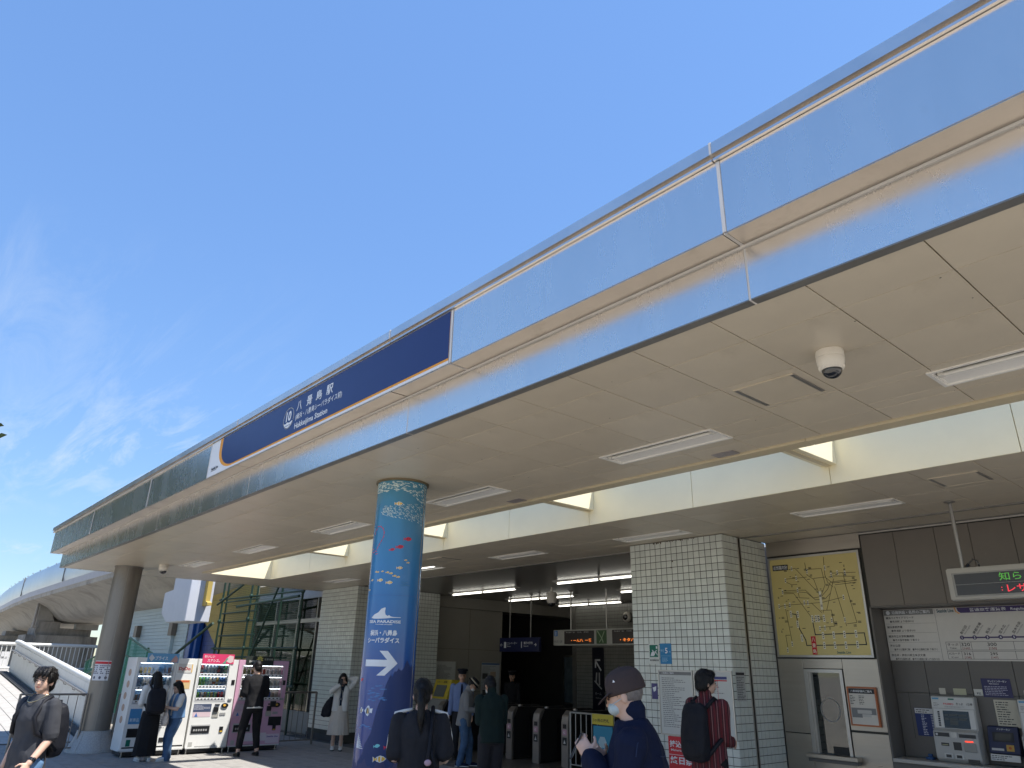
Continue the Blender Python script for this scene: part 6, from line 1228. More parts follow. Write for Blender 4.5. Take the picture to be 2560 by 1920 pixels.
def hand(mb, w, d, n, s=1.0, curl=.6, thumb=1):
    """palm, four unequal bent fingers and a thumb from the side of the palm; d along the hand, n = palm side"""
    d = Vector(d).normalized(); n = Vector(n); n = (n-d*n.dot(d)).normalized(); x = d.cross(n)*thumb; w = Vector(w)
    M3 = Matrix((x, d, n)).transposed(); mb.ell(w+d*.05*s, (.041*s, .055*s, .017*s), 12, 8, M3); mb.ell(w+d*.01*s, (.028*s, .03*s, .02*s), 10, 6, M3)
    for k, (off, l) in enumerate(((.030, .072), (.010, .08), (-.011, .074), (-.031, .058))):
        b = w+d*.092*s+x*off*s; a1 = curl*.6; a2 = curl*1.7; p1 = b+(d*math.cos(a1)+n*math.sin(a1))*l*.5*s; p2 = p1+(d*math.cos(a2)+n*math.sin(a2))*l*.5*s
        mb.tube([b-d*.02*s, b, p1, p2, p2+(p2-p1).normalized()*.006*s], [.0085*s, .0088*s, .0082*s, .0072*s, .003*s], 8)
    b = w+d*.03*s+x*.032*s; p1 = b+(d*.55+x*.7+n*.35).normalized()*.04*s; p2 = p1+(d*.85+x*.2+n*.4).normalized()*.032*s
    mb.tube([b-x*.012*s, b, p1, p2, p2+(p2-p1).normalized()*.005*s], [.011*s, .0115*s, .0098*s, .0085*s, .004*s], 8)
SKIN = mat('skin', (.50, .30, .21), rough=.5, var=.08, vscale=12, spec=.35); SKIN2 = mat('skin_light', (.56, .36, .27), rough=.5, var=.07, vscale=12, spec=.35)
HAIR = mat('black_hair', (.006, .005, .005), spec=.3, rough=.42, var=.5, vscale=30, stretch=(3, 3, .3), bump=.5, bscale=90)
def cloth(name, c, var=.12, rough=.85, **k): return mat(name, c, rough=rough, var=var, vscale=7, bump=.25, bscale=160, spec=.2, **k)
def person(label, loc, face, h=1.7, lean=2, nod=0, hyaw=0, R_=((.24, .06, .84), (.1, -1, 0)), L_=((-.24, .06, .84), (-.1, -1, 0)), feet=((.09, .0), (-.09, .03)), top=None, bottom=None, shoe=None, hair=None, hat=None, skin=None, vox=.011, curl=(.6, .6), palm=((-1, .3, 0), (1, .3, 0)), b=1.0, mask=None, over=None, fast=False):
    skin = skin or SKIN; th = math.atan2(-face[0], face[1])
    root = T('person', label, 'person', (*loc, 0), rot=th, local=True); hs = (h/1.7)**.6
    pel = Vector((0, 0, .52*h)); RX = Matrix.Rotation(-R(lean), 4, 'X'); Mt = Matrix.Translation(pel) @ RX @ Matrix.Translation(-pel)
    def sp(x, y, z): return Mt @ Vector((x, y, z))
    X3 = (RX @ Vector((1, 0, 0))); Y3 = (RX @ Vector((0, 1, 0)))
    ntop = sp(0, .012, h-.224*hs); HM = Matrix.Translation(ntop) @ RX @ Matrix.Rotation(R(hyaw), 4, 'Z') @ Matrix.Rotation(-R(nod), 4, 'X'); H3 = HM.to_3x3()
    def hp(x, y, z): return HM @ Vector((x*hs, y*hs, z*hs))
    sh = {1: sp(.106*h*b, 0, .80*h), -1: sp(-.106*h*b, 0, .80*h)}; arms = {}
    for s, (tg, pole) in ((1, R_), (-1, L_)):
        e, w = ik(sh[s], tg, .172*h, .152*h, pole); arms[s] = (sh[s], e, w)
    legs = {}
    for s, (fx, fy) in ((1, feet[0]), (-1, feet[1])):
        hip = Vector((s*.052*h*b, 0, .51*h)); k, a = ik(hip, (fx, fy, .05*h), .237*h, .233*h, (0, 1, 0)); legs[s] = (hip, k, a)
    # ---- body
    mb = MB()
    mb.ell(hp(0, -.012, .125), [v*hs for v in (.075, .093, .097)], 20, 14, H3); mb.ell(hp(0, .022, .068), [v*hs for v in (.061, .070, .082)], 18, 12, H3); mb.ell(hp(0, .045, .018), [v*hs for v in (.04, .04, .028)], 14, 8, H3)
    mb.ell(hp(0, .094, .066), [v*hs for v in (.013, .02, .014)], 10, 6, H3); mb.ell(hp(0, .09, .085), [v*hs for v in (.009, .013, .026)], 10, 6, H3)
    for s in (1, -1): mb.ell(hp(s*.075, -.006, .078), [v*hs for v in (.011, .018, .031)], 10, 6, H3)
    chain(mb, [sp(0, -.012, .80*h), hp(0, -.014, .05)], [.058*hs*b, .05*hs*b])
    mb.loft([(sp(0, 0, z*h), X3*w*h*b, Y3*d*h) for z, w, d in ((.47, .06, .05), (.5, .08, .055), (.56, .072, .05), (.62, .066, .048), (.72, .08, .056), (.79, .088, .046), (.825, .05, .04), (.84, .03, .035))], 16)
    for s in (1, -1):
        a, e, w = arms[s]; chain(mb, [a, e, w], [.031*h*b**.5, .024*h, .0165*h]); d = (w-e).normalized(); hand(mb, w, d, palm[0 if s == 1 else 1], hs, curl[0 if s == 1 else 1], s)
        hip, k, an = legs[s]; chain(mb, [hip, k, an], [.045*h, .032*h, .023*h]); mb.ell((an.x, an.y+.03, .045), (.035, .09, .03), 12, 8)
    me = remesh(mb, vox, 2); obj('body', me, root, skin)
    if not fast:
        for s in (1, -1):
            MB().ell(hp(s*.03, .0845, .094), [v*hs for v in (.012, .006, .006)], 10, 6, H3).build('eye', flat((.03, .02, .018)), root, smooth=True); MB().ell(hp(s*.03, .0875, .113), [v*hs for v in (.019, .006, .004)], 8, 6, H3).build('eyebrow', HAIR, root, smooth=True)
        MB().ell(hp(0, .0865, .036), [v*hs for v in (.022, .008, .005)], 10, 6, H3).build('mouth', flat((.3, .09, .08)), root, smooth=True)
    # ---- clothes
    ls = 0
    if top:
        mb = MB(); lo = top.get('loose', 1.0); hem = top.get('hem', .47)
        prof = [(hem, .098, .074), (hem+.01, .1, .076), (.56, .097, .071), (.63, .092, .068), (.72, .1, .074), (.77, .106, .066), (.80, .1, .058), (.822, .074, .05), (.84, .045, .042), (.85, .036, .038)]
        mb.loft([(sp(0, 0, z*h), X3*w*h*b*(1+(lo-1)*.5), Y3*d*h*lo*(.9+.1*b)) for z, w, d in prof if z >= hem], 24, 2.3)
        sl = top.get('sleeve', .45); sr = top.get('sr', 1.0)
        for s in (1, -1):
            a, e, w = arms[s]; f = sl*(.172+.152)/.172
            if f <= 1: pts, rs = [a, a.lerp(e, f)], [.036*h*sr, .036*h*sr*top.get('cuff', 1.05)]
            else: q = min(1.0, (f-1)*.172/.152); pts, rs = [a, e, e.lerp(w, q)], [.036*h*sr, .030*h*sr, .025*h*sr*top.get('cuff', 1.0)]
            chain(mb, pts, rs, 14)
        if top.get('collar'): chain(mb, [sp(0, -.01, .83*h), hp(0, -.02, .012)], [.06*hs, .062*hs])
        obj(top.get('name', 'shirt'), remesh(mb, vox, 3, top.get('fold', .010)*h/1.7, 8, seed=len(label)), root, top['m'])
        if top.get('hem_m'):
            z = hem-.012; MB().loft([(sp(0, 0, (z+q)*h), X3*.1*h*b, Y3*.076*h*lo) for q in (0, .012, .03)], 24, 2.3).build('shirt_hem', top['hem_m'], root, smooth=True)
    if over:   # open jacket or vest halves over the shirt
        for s in (1, -1):
            mb = MB(); prof = [(over['hem'], .108, .086), (.56, .104, .082), (.66, .1, .08), (.74, .105, .08), (.8, .098, .064), (.835, .06, .05)]; pts = []
            mb.loft([(sp(s*.055*h, -.005, z*h), X3*(w-.045)*h, Y3*d*h*1.05) for z, w, d in prof], 18, 2.6)
            if over.get('sleeve', 0):
                a, e, w = arms[s]; f = over['sleeve']*(.324)/.172
                if f <= 1: chain(mb, [a, a.lerp(e, f)], [.042*h, .044*h], 14)
                else: q = min(1.0, (f-1)*.172/.152); chain(mb, [a, e, e.lerp(w, q)], [.042*h, .036*h, .03*h], 14)
            obj(over.get('name', 'jacket'), remesh(mb, vox, 2, .008, 8, seed=s+2), root, over['m'])
    if bottom:
        mb = MB(); kd = bottom.get('kind', 'trousers'); lw = bottom.get('wide', 1.0)
        if kd == 'trousers':
            mb.loft([((0, 0, z*h), Vector((w*h*b, 0, 0)), Vector((0, d*h, 0))) for z, w, d in ((.45, .075, .06), (.48, .09, .07), (.52, .093, .071), (.56, .088, .066), (.58, .085, .062))], 20, 2.2); ln = bottom.get('len', 1.0)
            for s in (1, -1):
                hip, k, a = legs[s]; end = k.lerp(a+Vector((0, 0, -.02*h)), ln); chain(mb, [hip, k, end], [.058*h*lw, .044*h*lw, .034*h*lw*bottom.get('cuff', 1.0)], 14)
            obj('trousers', remesh(mb, vox, 2, .007, 9, (1, 1, .6), seed=3), root, bottom['m'])
        else:
            n, pl, am = 60, bottom.get('pleats', 10), bottom.get('amp', .03); rings = []; z0, z1 = bottom.get('waist', .60)*h, bottom['hem']*h
            for i in range(15):
                f = i/14; z = z0+(z1-z0)*f; w = (.078+(bottom.get('flare', .06))*f**.8+.02*math.sin(min(1, f*3)*1.57))*h; rings.append([(w*(1+am*f*math.sin(pl*2*math.pi*j/n+1.3*math.sin(j*.7)))*math.cos(2*math.pi*j/n), (w*.82)*(1+am*f*math.sin(pl*2*math.pi*j/n+1.3*math.sin(j*.7)))*math.sin(2*math.pi*j/n), z) for j in range(n)])
            vs = [p for r_ in rings for p in r_]; fs = [(i*n+j, i*n+(j+1) % n, (i+1)*n+(j+1) % n, (i+1)*n+j) for i in range(14) for j in range(n)]+[tuple(range(n))[::-1], tuple(14*n+j for j in range(n))]
            mb.add(vs, fs); mb.build('skirt', bottom['m'], root, smooth='auto')
    if shoe:
        for s in (1, -1):
            an = legs[s][2]; mb = MB(); y0 = an.y
            mb.loft([((an.x, y0+q, z), (w, 0, 0), (0, 0, hh)) for q, w, hh, z in ((-.075, .02, .022, .045), (-.065, .033, .036, .048), (-.02, .038, .045, .056), (.05, .043, .036, .047), (.12, .045, .028, .039), (.165, .036, .022, .034), (.185, .018, .012, .03))], 14, 2.4)
            if shoe.get('boot'): chain(mb, [an+Vector((0, -.01, .0)), an+Vector((0, -.01, shoe['boot']))], [.046, .05], 12)
            obj('shoe', remesh(mb, .008, 1), root, shoe['m'])
            MB().loft([((an.x, y0+q, .011), (w, 0, 0), (0, 0, .010)) for q, w in ((-.078, .02), (-.065, .035), (-.02, .039), (.05, .045), (.12, .047), (.168, .037), (.19, .016))], 12, 4).build('sole', shoe.get('sole', flat((.6, .6, .58))), root)
    if hair:
        st = hair['style']; mb = MB()
        if hat: mb.ell(hp(0, -.026, .115), [v*hs for v in (.0785, .0835, .09)], 18, 12, H3)
        else:
            mb.ell(hp(0, -.024, .132), [v*hs for v in (.084, .1, .1)], 18, 12, H3); mb.ell(hp(0, .035, .182), [v*hs for v in (.068, .052, .042)], 14, 8, H3); mb.ell(hp(0, -.055, .075), [v*hs for v in (.074, .062, .075)], 14, 8, H3)
            for s in (1, -1): mb.ell(hp(s*.066, .018, .125), [v*hs for v in (.022, .04, .055)], 12, 8, H3)
        if st == 'wavy':
            rr = random.Random(2)
            for k in range(60):
                a = rr.uniform(0, 6.28); e_ = rr.uniform(-.75, 1.2); fr_ = math.sin(a)
                if fr_ > .55 and e_ < .55: continue
                mb.ell(hp(.080*math.cos(a)*math.cos(e_), -.028+.098*fr_*math.cos(e_), .125+.098*math.sin(e_)), [rr.uniform(.014, .024)]*3, 8, 6)
            for x in (-.05, -.02, .015, .045): chain(mb, [hp(x, .05, .205), hp(x*1.15, .088, .165), hp(x*1.3+.008, .098, .125)], [.022, .018, .008])
            mb.ell(hp(0, -.075, .05), [v*hs for v in (.072, .045, .06)], 12, 8, H3)
        if st == 'long':
            L = hair.get('len', .4); mb.loft([(hp(0, y, z), H3 @ Vector((w*hs, 0, 0)), H3 @ Vector((0, d*hs, 0))) for z, y, w, d in ((.16, -.06, .07, .05), (.08, -.075, .085, .05), (0, -.075, .09, .042), (-.1, -.09, .092, .034), (-L*.7, -.11, .08, .03), (-L, -.12, .05, .02))], 16)
            for s in (1, -1): chain(mb, [hp(s*.07, .0, .13), hp(s*.085, .01, .02), hp(s*.085, .035, -.12), hp(s*.075, .06, -.25)], [.03, .028, .03, .014])
        if st == 'bob':
            mb.loft([(hp(0, y, z), H3 @ Vector((w*hs, 0, 0)), H3 @ Vector((0, d*hs, 0))) for z, y, w, d in ((.13, -.03, .085, .085), (.07, -.04, .09, .08), (.03, -.05, .085, .065), (.01, -.05, .07, .05))], 16)
        if st == 'pony':
            mb.ell(hp(0, -.12, .10), (.034, .03, .034), 12, 8); chain(mb, [hp(0, -.13, .10), hp(.0, -.155, .03), hp(.005, -.15, -.10), hp(.01, -.14, -.20)], [.028, .034, .03, .008])
        hm = remesh(mb, min(vox, .009), 1, .0045, 26, (1, 1, .25), seed=5); ho = obj('hair', hm, root, hair.get('m', HAIR))
        sd_ = MB(); rr = random.Random(len(label)); nv = len(hm.vertices)   # loose strands lying on the hair
        for k in range(260 if hat else 900):
            v = hm.vertices[rr.randrange(nv)]; p = v.co.copy(); n = v.normal.copy(); g_ = Vector((rr.uniform(-.35, .35), rr.uniform(-.35, .35), -1)); d_ = g_-n*g_.dot(n)
            if d_.length < .2: d_ = Vector((n.y, -n.x, 0))+Vector((.01, 0, 0))
            d_.normalize(); s_ = d_.cross(n)*rr.uniform(.0008, .0018); l_ = rr.uniform(.02, .05)*(.5 if hat else 1); q = []
            for i in range(4): f = i/3; c_ = p+n*(.001+.006*math.sin(f*2.6))+d_*l_*f; q += [c_-s_*(1-f*.8), c_+s_*(1-f*.8)]
            sd_.add(q, [(0, 1, 3, 2), (2, 3, 5, 4), (4, 5, 7, 6)])
        sd_.build('strands', hair.get('m', HAIR), ho, fix=False, kind='stuff')
    if hat:
        mb = MB(); kd = hat['kind']
        if kd == 'cap':
            pr = [(hp(0, -.02, z), H3 @ Vector((w*hs, 0, 0)), H3 @ Vector((0, d*hs, 0))) for z, w, d in ((.098, .087, .106), (.105, .09, .109), (.14, .0905, .109), (.175, .087, .104), (.205, .073, .088), (.226, .042, .05), (.233, .008, .01))]; mb.loft(pr, 24); obj('cap', remesh(mb, .007, 2, .002, 14), root, hat['m'])
            br = MB(); pts = [hp(.078*math.sin(a), .055+.095*math.cos(a)**.8, .112-.03*math.cos(a)+.008*abs(math.sin(a))) for a in [R(-85+17*k) for k in range(11)]]; inn = [hp(.08*math.sin(a), .045+.04*math.cos(a), .122) for a in [R(-85+17*k) for k in range(11)]]; n = 11
            br.add(pts+inn+[p+H3 @ Vector((0, 0, -.004)) for p in pts]+[p+H3 @ Vector((0, 0, -.004)) for p in inn], [(i, i+1, n+i+1, n+i) for i in range(10)]+[(2*n+i, 3*n+i, 3*n+i+1, 2*n+i+1) for i in range(10)]+[(i, 2*n+i, 2*n+i+1, i+1) for i in range(10)]); br.build('brim', hat['m'], root, smooth='auto'); MB().ell(hp(0, -.02, .234), (.008, .008, .005), 8, 6).build('button', hat['m'], root, smooth=True)
            if hat.get('mark'):
                for a_, b_, c_ in hat['mark']: MB().add([hp(a_, b_-.007, c_), hp(a_, b_+.007, c_), hp(a_, b_, c_+.013)], [(0, 1, 2)]).build('cap_mark', flat((.7, .7, .7)), root, fix=False)
        elif kd == 'bucket':
            mb.loft([(hp(0, -.012, z), H3 @ Vector((w*hs, 0, 0)), H3 @ Vector((0, d*hs, 0))) for z, w, d in ((.13, .13, .148), (.137, .132, .15), (.152, .095, .112), (.16, .089, .106), (.22, .08, .095), (.235, .06, .072), (.238, .01, .01))], 24); obj('hat', remesh(mb, .008, 1), root, hat['m'])
            MB().loft([(hp(0, -.012, z), H3 @ Vector((w*hs, 0, 0)), H3 @ Vector((0, d*hs, 0))) for z, w, d in ((.160, .096, .113), (.185, .093, .11))], 24).build('hat_band', hat['band'], root, smooth=True)
        elif kd == 'peaked':
            mb.loft([(hp(0, -.01, z), H3 @ Vector((w*hs, 0, 0)), H3 @ Vector((0, d*hs, 0))) for z, w, d in ((.14, .087, .105), (.185, .09, .108), (.20, .115, .13), (.222, .118, .132), (.235, .1, .115), (.24, .02, .02))], 24); obj('cap', remesh(mb, .009, 1), root, hat['m'])
            MB().loft([(hp(0, .105, z), H3 @ Vector((w*hs, 0, 0)), H3 @ Vector((0, d*hs, 0))) for z, w, d in ((.135, .07, .035), (.145, .072, .037))], 16).build('peak', flat((.012, .012, .014)), root, smooth=True)
    if mask:
        mb = MB(); mb.ell(hp(0, .058, .043), [v*hs for v in (.057, .050, .042)], 16, 10, H3); obj('face_mask', remesh(mb, .007, 2), root, mask)
        for s in (1, -1): MB().tube([hp(s*.05, .08, .06), hp(s*.08, .0, .08)], .0022, 5).build('mask_strap', mask, root)
    return dict(root=root, th=th, arms=arms, hp=hp, sp=sp, sh=sh, h=h, H3=H3)
def worn(name, label, cat, P, loc, local=True):
    return T(name, label, cat, (*loc, 0), rot=P['th'], local=True)
def backpack(label, P, loc, m, w=.15, d=.09, z0=.60, z1=.80, big=1.0):
    """rucksack with front pocket, straps over both shoulders"""
    h = P['h']; t = worn('backpack', label, 'backpack', P, loc); sp = P['sp']; mb = MB(); y0 = -.072*h-d*.9
    mb.loft([(sp(0, y0-q, z*h), (w*a, 0, 0), (0, d*c_, 0)) for z, a, c_, q in ((z0-.01, .6, .5, .0), (z0, .85, .85, .01), (z0+.04, 1, 1.08, .02), ((z0+z1)/2, 1, 1.05, .02), (z1-.04, .95, .85, .005), (z1, .8, .6, 0), (z1+.015, .5, .3, 0))], 20, 3.2); obj('pack', remesh(mb, .011, 3, .008, 7), t, m)
    mb = MB(); mb.loft([(sp(0, y0-d*.95, z*h), (w*.75*a, 0, 0), (0, .04*a, 0)) for z, a in ((z0+.01, .7), (z0+.03, 1), (z0+.09, 1), (z0+.105, .7))], 16, 3); obj('pocket', remesh(mb, .011, 2, .004), t, m)
    for s in (1, -1):
        x = s*.062*h; MB().tube([sp(x*.9, y0+d*.6, (z1-.01)*h), sp(x, -.02, .842*h), sp(x*1.05, .05, .82*h), sp(x*1.2, .075*h, .74*h), sp(x*1.45, .06*h, .66*h), sp(x*1.6, -.03*h, .62*h), sp(x*1.2, y0+.02, (z0+.03)*h)], [.022]*7, 8).build('shoulder_strap', m, t, smooth=True)
    MB().tube([sp(-.03, y0-.02, z1*h), sp(-.02, y0-.03, (z1+.028)*h), sp(.02, y0-.03, (z1+.028)*h), sp(.03, y0-.02, z1*h)], .009, 6).build('carry_loop', m, t, smooth=True)
    return t
def phone(label, P, loc, c_, u, v):
    t = worn('smartphone', label, 'smartphone', P, loc); f = Frame(c_, u, v); f.plate('case', M_vk, t, -.036, .036, -.075, .075, -.004, .004, bev=.003); f.plate('screen', mat('phone_screen', (.05, .06, .08), rough=.1), t, -.033, .033, -.07, .07, .0041, .0048); return t
C_BLACK = cloth('black_cloth', (.012, .012, .014)); C_WHITE = cloth('white_cloth', (.60, .60, .58), .06); C_DENIM = cloth('blue_denim', (.06, .11, .20), .25); C_DENIML = cloth('light_denim', (.12, .22, .38), .25); C_NAVY = cloth('navy_denim', (.006, .010, .030), .2); C_CHAR = cloth('charcoal_cotton', (.05, .052, .06), .12); C_GREYJ = cloth('grey_cotton', (.20, .20, .205), .08); C_GREEN = cloth('dark_green_twill', (.008, .018, .017), .15); C_CREAM = cloth('cream_cloth', (.50, .46, .41), .05); C_DKG = cloth('dark_grey_trousers', (.025, .025, .03)); C_SHIRTB = cloth('pale_blue_shirt', (.16, .22, .40), .06); C_BAG = cloth('bag_nylon', (.010, .011, .016), .2, .6)
W_SHOE = dict(m=cloth('white_leather', (.60, .60, .60), .05, .5)); K_SHOE = dict(m=cloth('black_shoe', (.012, .012, .012), .1, .5), sole=flat((.03, .03, .03)))
# ---- man at the left
P = person('man in charcoal T-shirt and jeans with dark wavy hair at the left', (-8.86, 1.60), (.50, -.86), 1.71, 0, -4, 22, R_=((.20, .06, .83), (.05, -1, 0)), L_=((-.22, .15, .88), (-.10, -1, 0)), feet=((.1, -.05), (-.1, .14)), top=dict(m=C_CHAR, sleeve=.46, hem=.455, loose=1.06, sr=1.08, fold=.016), bottom=dict(m=C_DENIML), shoe=W_SHOE, hair=dict(style='wavy'), skin=SKIN2, vox=.0075, palm=((-1, .2, 0), (.9, .1, -.4)), curl=(.5, .55))
backpack('black rucksack on the back of the man in the charcoal T-shirt', P, (-8.86, 1.60), C_BAG, .15, .085, .53, .79)
t = worn('necklace', 'thin pale necklace on the charcoal T-shirt', 'necklace', P, (-8.86, 1.60)); sp = P['sp']
MB().tube([sp(.095*math.cos(a), .012+.10*math.sin(a), .848*1.73-.075*max(0, math.sin(a))) for a in [R(-20+11*k) for k in range(21)]], .0035, 6).build('chain', mat('gold', (.6, .5, .3), rough=.25, metal=1), t, smooth=True)
a, e, w = P['arms'][-1]; d = (w-e).normalized(); t = worn('wristwatch', 'black wristwatch on the bent arm of the man at the left', 'watch', P, (-8.86, 1.60)); MB().tube([w-d*.045, w-d*.02], .033, 14).build('strap', M_vk, t, smooth='auto'); q = Vector((-1, .1, .3)).normalized(); MB().ell(w-d*.033+q*.03, (.017, .017, .017)).build('case', mat('watch_glass', (.01, .01, .012), rough=.1), t, smooth=True)
# ---- at the vending machines
P = person('woman in long black skirt and white blouse at the vending machine', (-16.15, 4.85), (-1, .06), 1.59, 4, 12, 8, R_=((.10, .27, 1.0), (.35, -1, -.5)), L_=((-.14, .26, 1.0), (-.35, -1, -.5)), top=dict(m=C_WHITE, sleeve=.56, hem=.55, sr=1.35, cuff=.8, loose=1.05, name='blouse'), bottom=dict(kind='skirt', m=C_BLACK, hem=.065, flare=.03, pleats=7, amp=.05, waist=.66), shoe=W_SHOE, hair=dict(style='long', len=.32), skin=SKIN2, fast=True)
backpack('black backpack on the woman in the long black skirt', P, (-16.15, 4.85), C_BAG, .17, .09, .52, .79)
P = person('girl in denim vest and jeans holding a phone at the vending machine', (-16.08, 5.30), (.15, -1), 1.42, 3, 18, 6, R_=((.04, .25, .93), (.8, -.5, -.6)), L_=((-.05, .26, .95), (-.8, -.5, -.6)), feet=((.08, 0), (-.07, .09)), top=dict(m=C_WHITE, sleeve=.34, hem=.56, sr=1.15), over=dict(m=C_DENIML, hem=.53, name='vest'), bottom=dict(m=C_DENIM, wide=1.15, cuff=1.35), shoe=W_SHOE, hair=dict(style='long', len=.24), skin=SKIN2)
phone('phone in the hands of the girl in the denim vest', P, (-16.08, 5.30), (0, .33, 1.0), (1, 0, 0), (0, .5, .86))
t = T('plastic_bag', 'small clear plastic bag hanging beside the girl in the denim vest', 'bag', (-16.0, 5.1, .6)); mb = MB(); mb.loft([((-16.0, 5.08, z), (w_, 0, 0), (0, d_, 0)) for z, w_, d_ in ((.62, .05, .04), (.66, .085, .06), (.78, .08, .055), (.86, .04, .03), (.95, .012, .01))], 14); obj('bag', remesh(mb, .012, 1, .012, 14), t, mat('clear_plastic', (.5, .45, .43), rough=.25, var=.3, vscale=20, alpha=.7)).location = -Vector((-16.0, 5.1, .6))
P = person('man in black T-shirt facing the pink vending machine', (-16.0, 6.82), (-1, .05), 1.84, 5, 14, 4, R_=((.17, .32, 1.14), (.3, -1, -.4)), L_=((-.17, .30, 1.14), (-.3, -1, -.4)), feet=((.20, .02), (-.19, .02)), top=dict(m=C_BLACK, sleeve=.47, hem=.50, loose=1.12, sr=1.2, hem_m=C_WHITE), bottom=dict(m=C_BLACK, len=.72, wide=1.02), shoe=K_SHOE, hair=dict(style='short'), skin=SKIN2, fast=True)
# ---- woman by the far pillar
P = person('woman in white jacket and pleated skirt holding a phone to her mouth', (-16.17, 8.95), (.86, -.50), 1.61, 0, 6, 0, R_=((.05, .17, 1.36), (.9, -.3, -.6)), L_=((-.09, -.09, 1.47), (-1, .1, .1)), top=dict(m=cloth('navy_knit', (.012, .02, .04)), sleeve=.2, hem=.55), over=dict(m=C_WHITE, hem=.50, sleeve=.95), bottom=dict(kind='skirt', m=C_CREAM, hem=.20, flare=.055, pleats=18, amp=.035), shoe=dict(m=C_WHITE, sole=flat((.02, .02, .02)), boot=.11), hair=dict(style='long', len=.2), skin=SKIN2)
phone('phone held at the mouth of the woman in the pleated skirt', P, (-16.17, 8.95), (.03, .20, 1.42), (1, .2, 0), (0, -.2, 1))
t = worn('shoulder_bag', 'crumpled black bag hanging at the side of the woman in the pleated skirt', 'bag', P, (-16.17, 8.95)); mb = MB(); mb.loft([((.27+x, -.02, z), (w_, 0, 0), (0, .07, 0)) for x, z, w_ in ((.03, .68, .06), (.03, .72, .12), (.02, .85, .11), (-.02, 1.0, .08), (-.06, 1.1, .03))], 16); obj('bag', remesh(mb, .013, 1, .02, 10), t, C_BAG); MB().tube([(.2, -.02, 1.08), (.17, 0, 1.25), (.14, 0, 1.34)], .012, 6).build('strap', C_BAG, t, smooth=True)
t = worn('earphones', 'white earphone cord on the navy top', 'earphones', P, (-16.17, 8.95)); MB().tube([(.04, .14, 1.36), (.02, .15, 1.25), (.03, .155, 1.1), (0, .155, 1.04), (-.03, .155, 1.1), (-.01, .15, 1.25)], .004, 5).build('cord', C_WHITE, t, smooth=True)
# ---- ponytail woman
P = person('woman with ponytail in black T-shirt seen from behind', (-5.67, 3.93), (-.80, .60), 1.70, 1, 4, 0, R_=((.20, .20, 1.04), (.15, -1, -.3)), L_=((-.17, .22, 1.05), (-.15, -1, -.3)), top=dict(m=cloth('faded_black_cotton', (.022, .022, .026), .15), sleeve=.44, hem=.45, loose=1.12, sr=1.2, fold=.016), bottom=dict(m=C_BLACK), shoe=K_SHOE, hair=dict(style='pony'), skin=SKIN2, vox=.0085, fast=True)
for s, q in ((1, 'right'), (-1, 'left')):
    a, e, w = P['arms'][s]; o = MB().tube([P['sp'](s*.045*1.7, -.022, .855*1.7), P['sp'](s*.085*1.7, -.02, .846*1.7), a+Vector((s*.035, -.01, .062)), a.lerp(e, .45)+Vector((s*.062, -.01, .02)), a.lerp(e, .8)+Vector((s*.066, 0, .0))], [.012, .015, .018, .018, .014], 8).build('sleeve_stripe', C_WHITE, P['root'], smooth=True)
t = worn('tote_bag', 'black leather shoulder bag on the ponytail woman', 'bag', P, (-5.67, 3.93)); mb = MB(); mb.loft([((.12, -.17, z), (w_, 0, 0), (0, d_, 0)) for z, w_, d_ in ((.62, .10, .04), (.65, .17, .07), (.80, .16, .06), (.94, .13, .035), (.98, .11, .02))], 20, 3); obj('bag', remesh(mb, .011, 2, .008, 7), t, mat('black_leather', (.015, .016, .019), rough=.4, var=.2, bump=.2, bscale=120))
MB().tube([(.07, -.17, .96), (.09, -.15, 1.15), (.10, -.11, 1.38), (.10, -.02, 1.47), (.11, .06, 1.40)], [.02, .018, .018, .018, .016], 8).build('strap', C_BAG, t, smooth=True); MB().tube([(.18, -.18, .96), (.12, -.16, 1.1), (.10, -.13, 1.2)], .012, 8).build('strap', C_BAG, t, smooth=True); MB().ell((.085, -.19, 1.06), (.03, .02, .025)).build('scarf_knot', cloth('pink_scarf', (.45, .3, .35)), t, smooth=True)
# ---- group at the gates
P = person('station attendant in peaked cap and pale blue shirt', (-13.55, 10.42), (.80, -.60), 1.76, 0, 4, 0, top=dict(m=C_SHIRTB, sleeve=.96, hem=.52, loose=1.05), bottom=dict(m=C_DKG), shoe=K_SHOE, hair=dict(style='short'), hat=dict(kind='peaked', m=cloth('uniform_black', (.012, .013, .018))), skin=SKIN)
t = worn('necktie', 'dark tie of the station attendant', 'tie', P, (-13.55, 10.42)); MB().loft([((0, .115, 1.46), (.014, 0, 0), (0, .008, 0)), ((0, .14, 1.38), (.02, 0, 0), (0, .006, 0)), ((0, .15, 1.1), (.032, 0, 0), (0, .006, 0)), ((0, .14, 1.06), (.004, 0, 0), (0, .004, 0))], 10).build('tie', C_NAVY, t)
P = person('man in pale grey jacket and bucket hat looking down', (-12.52, 9.72), (.72, .69), 1.63, 7, 38, 0, R_=((.10, .30, 1.0), (.6, -1, -.3)), L_=((-.06, .30, 1.02), (-.6, -1, -.3)), feet=((.09, -.05), (-.08, .12)), top=dict(m=C_GREYJ, sleeve=.97, hem=.44, loose=1.18, sr=1.15, collar=True, name='jacket'), bottom=dict(m=C_DENIM, wide=1.1), shoe=dict(m=C_NAVY), hair=dict(style='short'), hat=dict(kind='bucket', m=C_BLACK, band=cloth('hat_ribbon', (.4, .36, .28))), mask=C_WHITE, skin=SKIN)
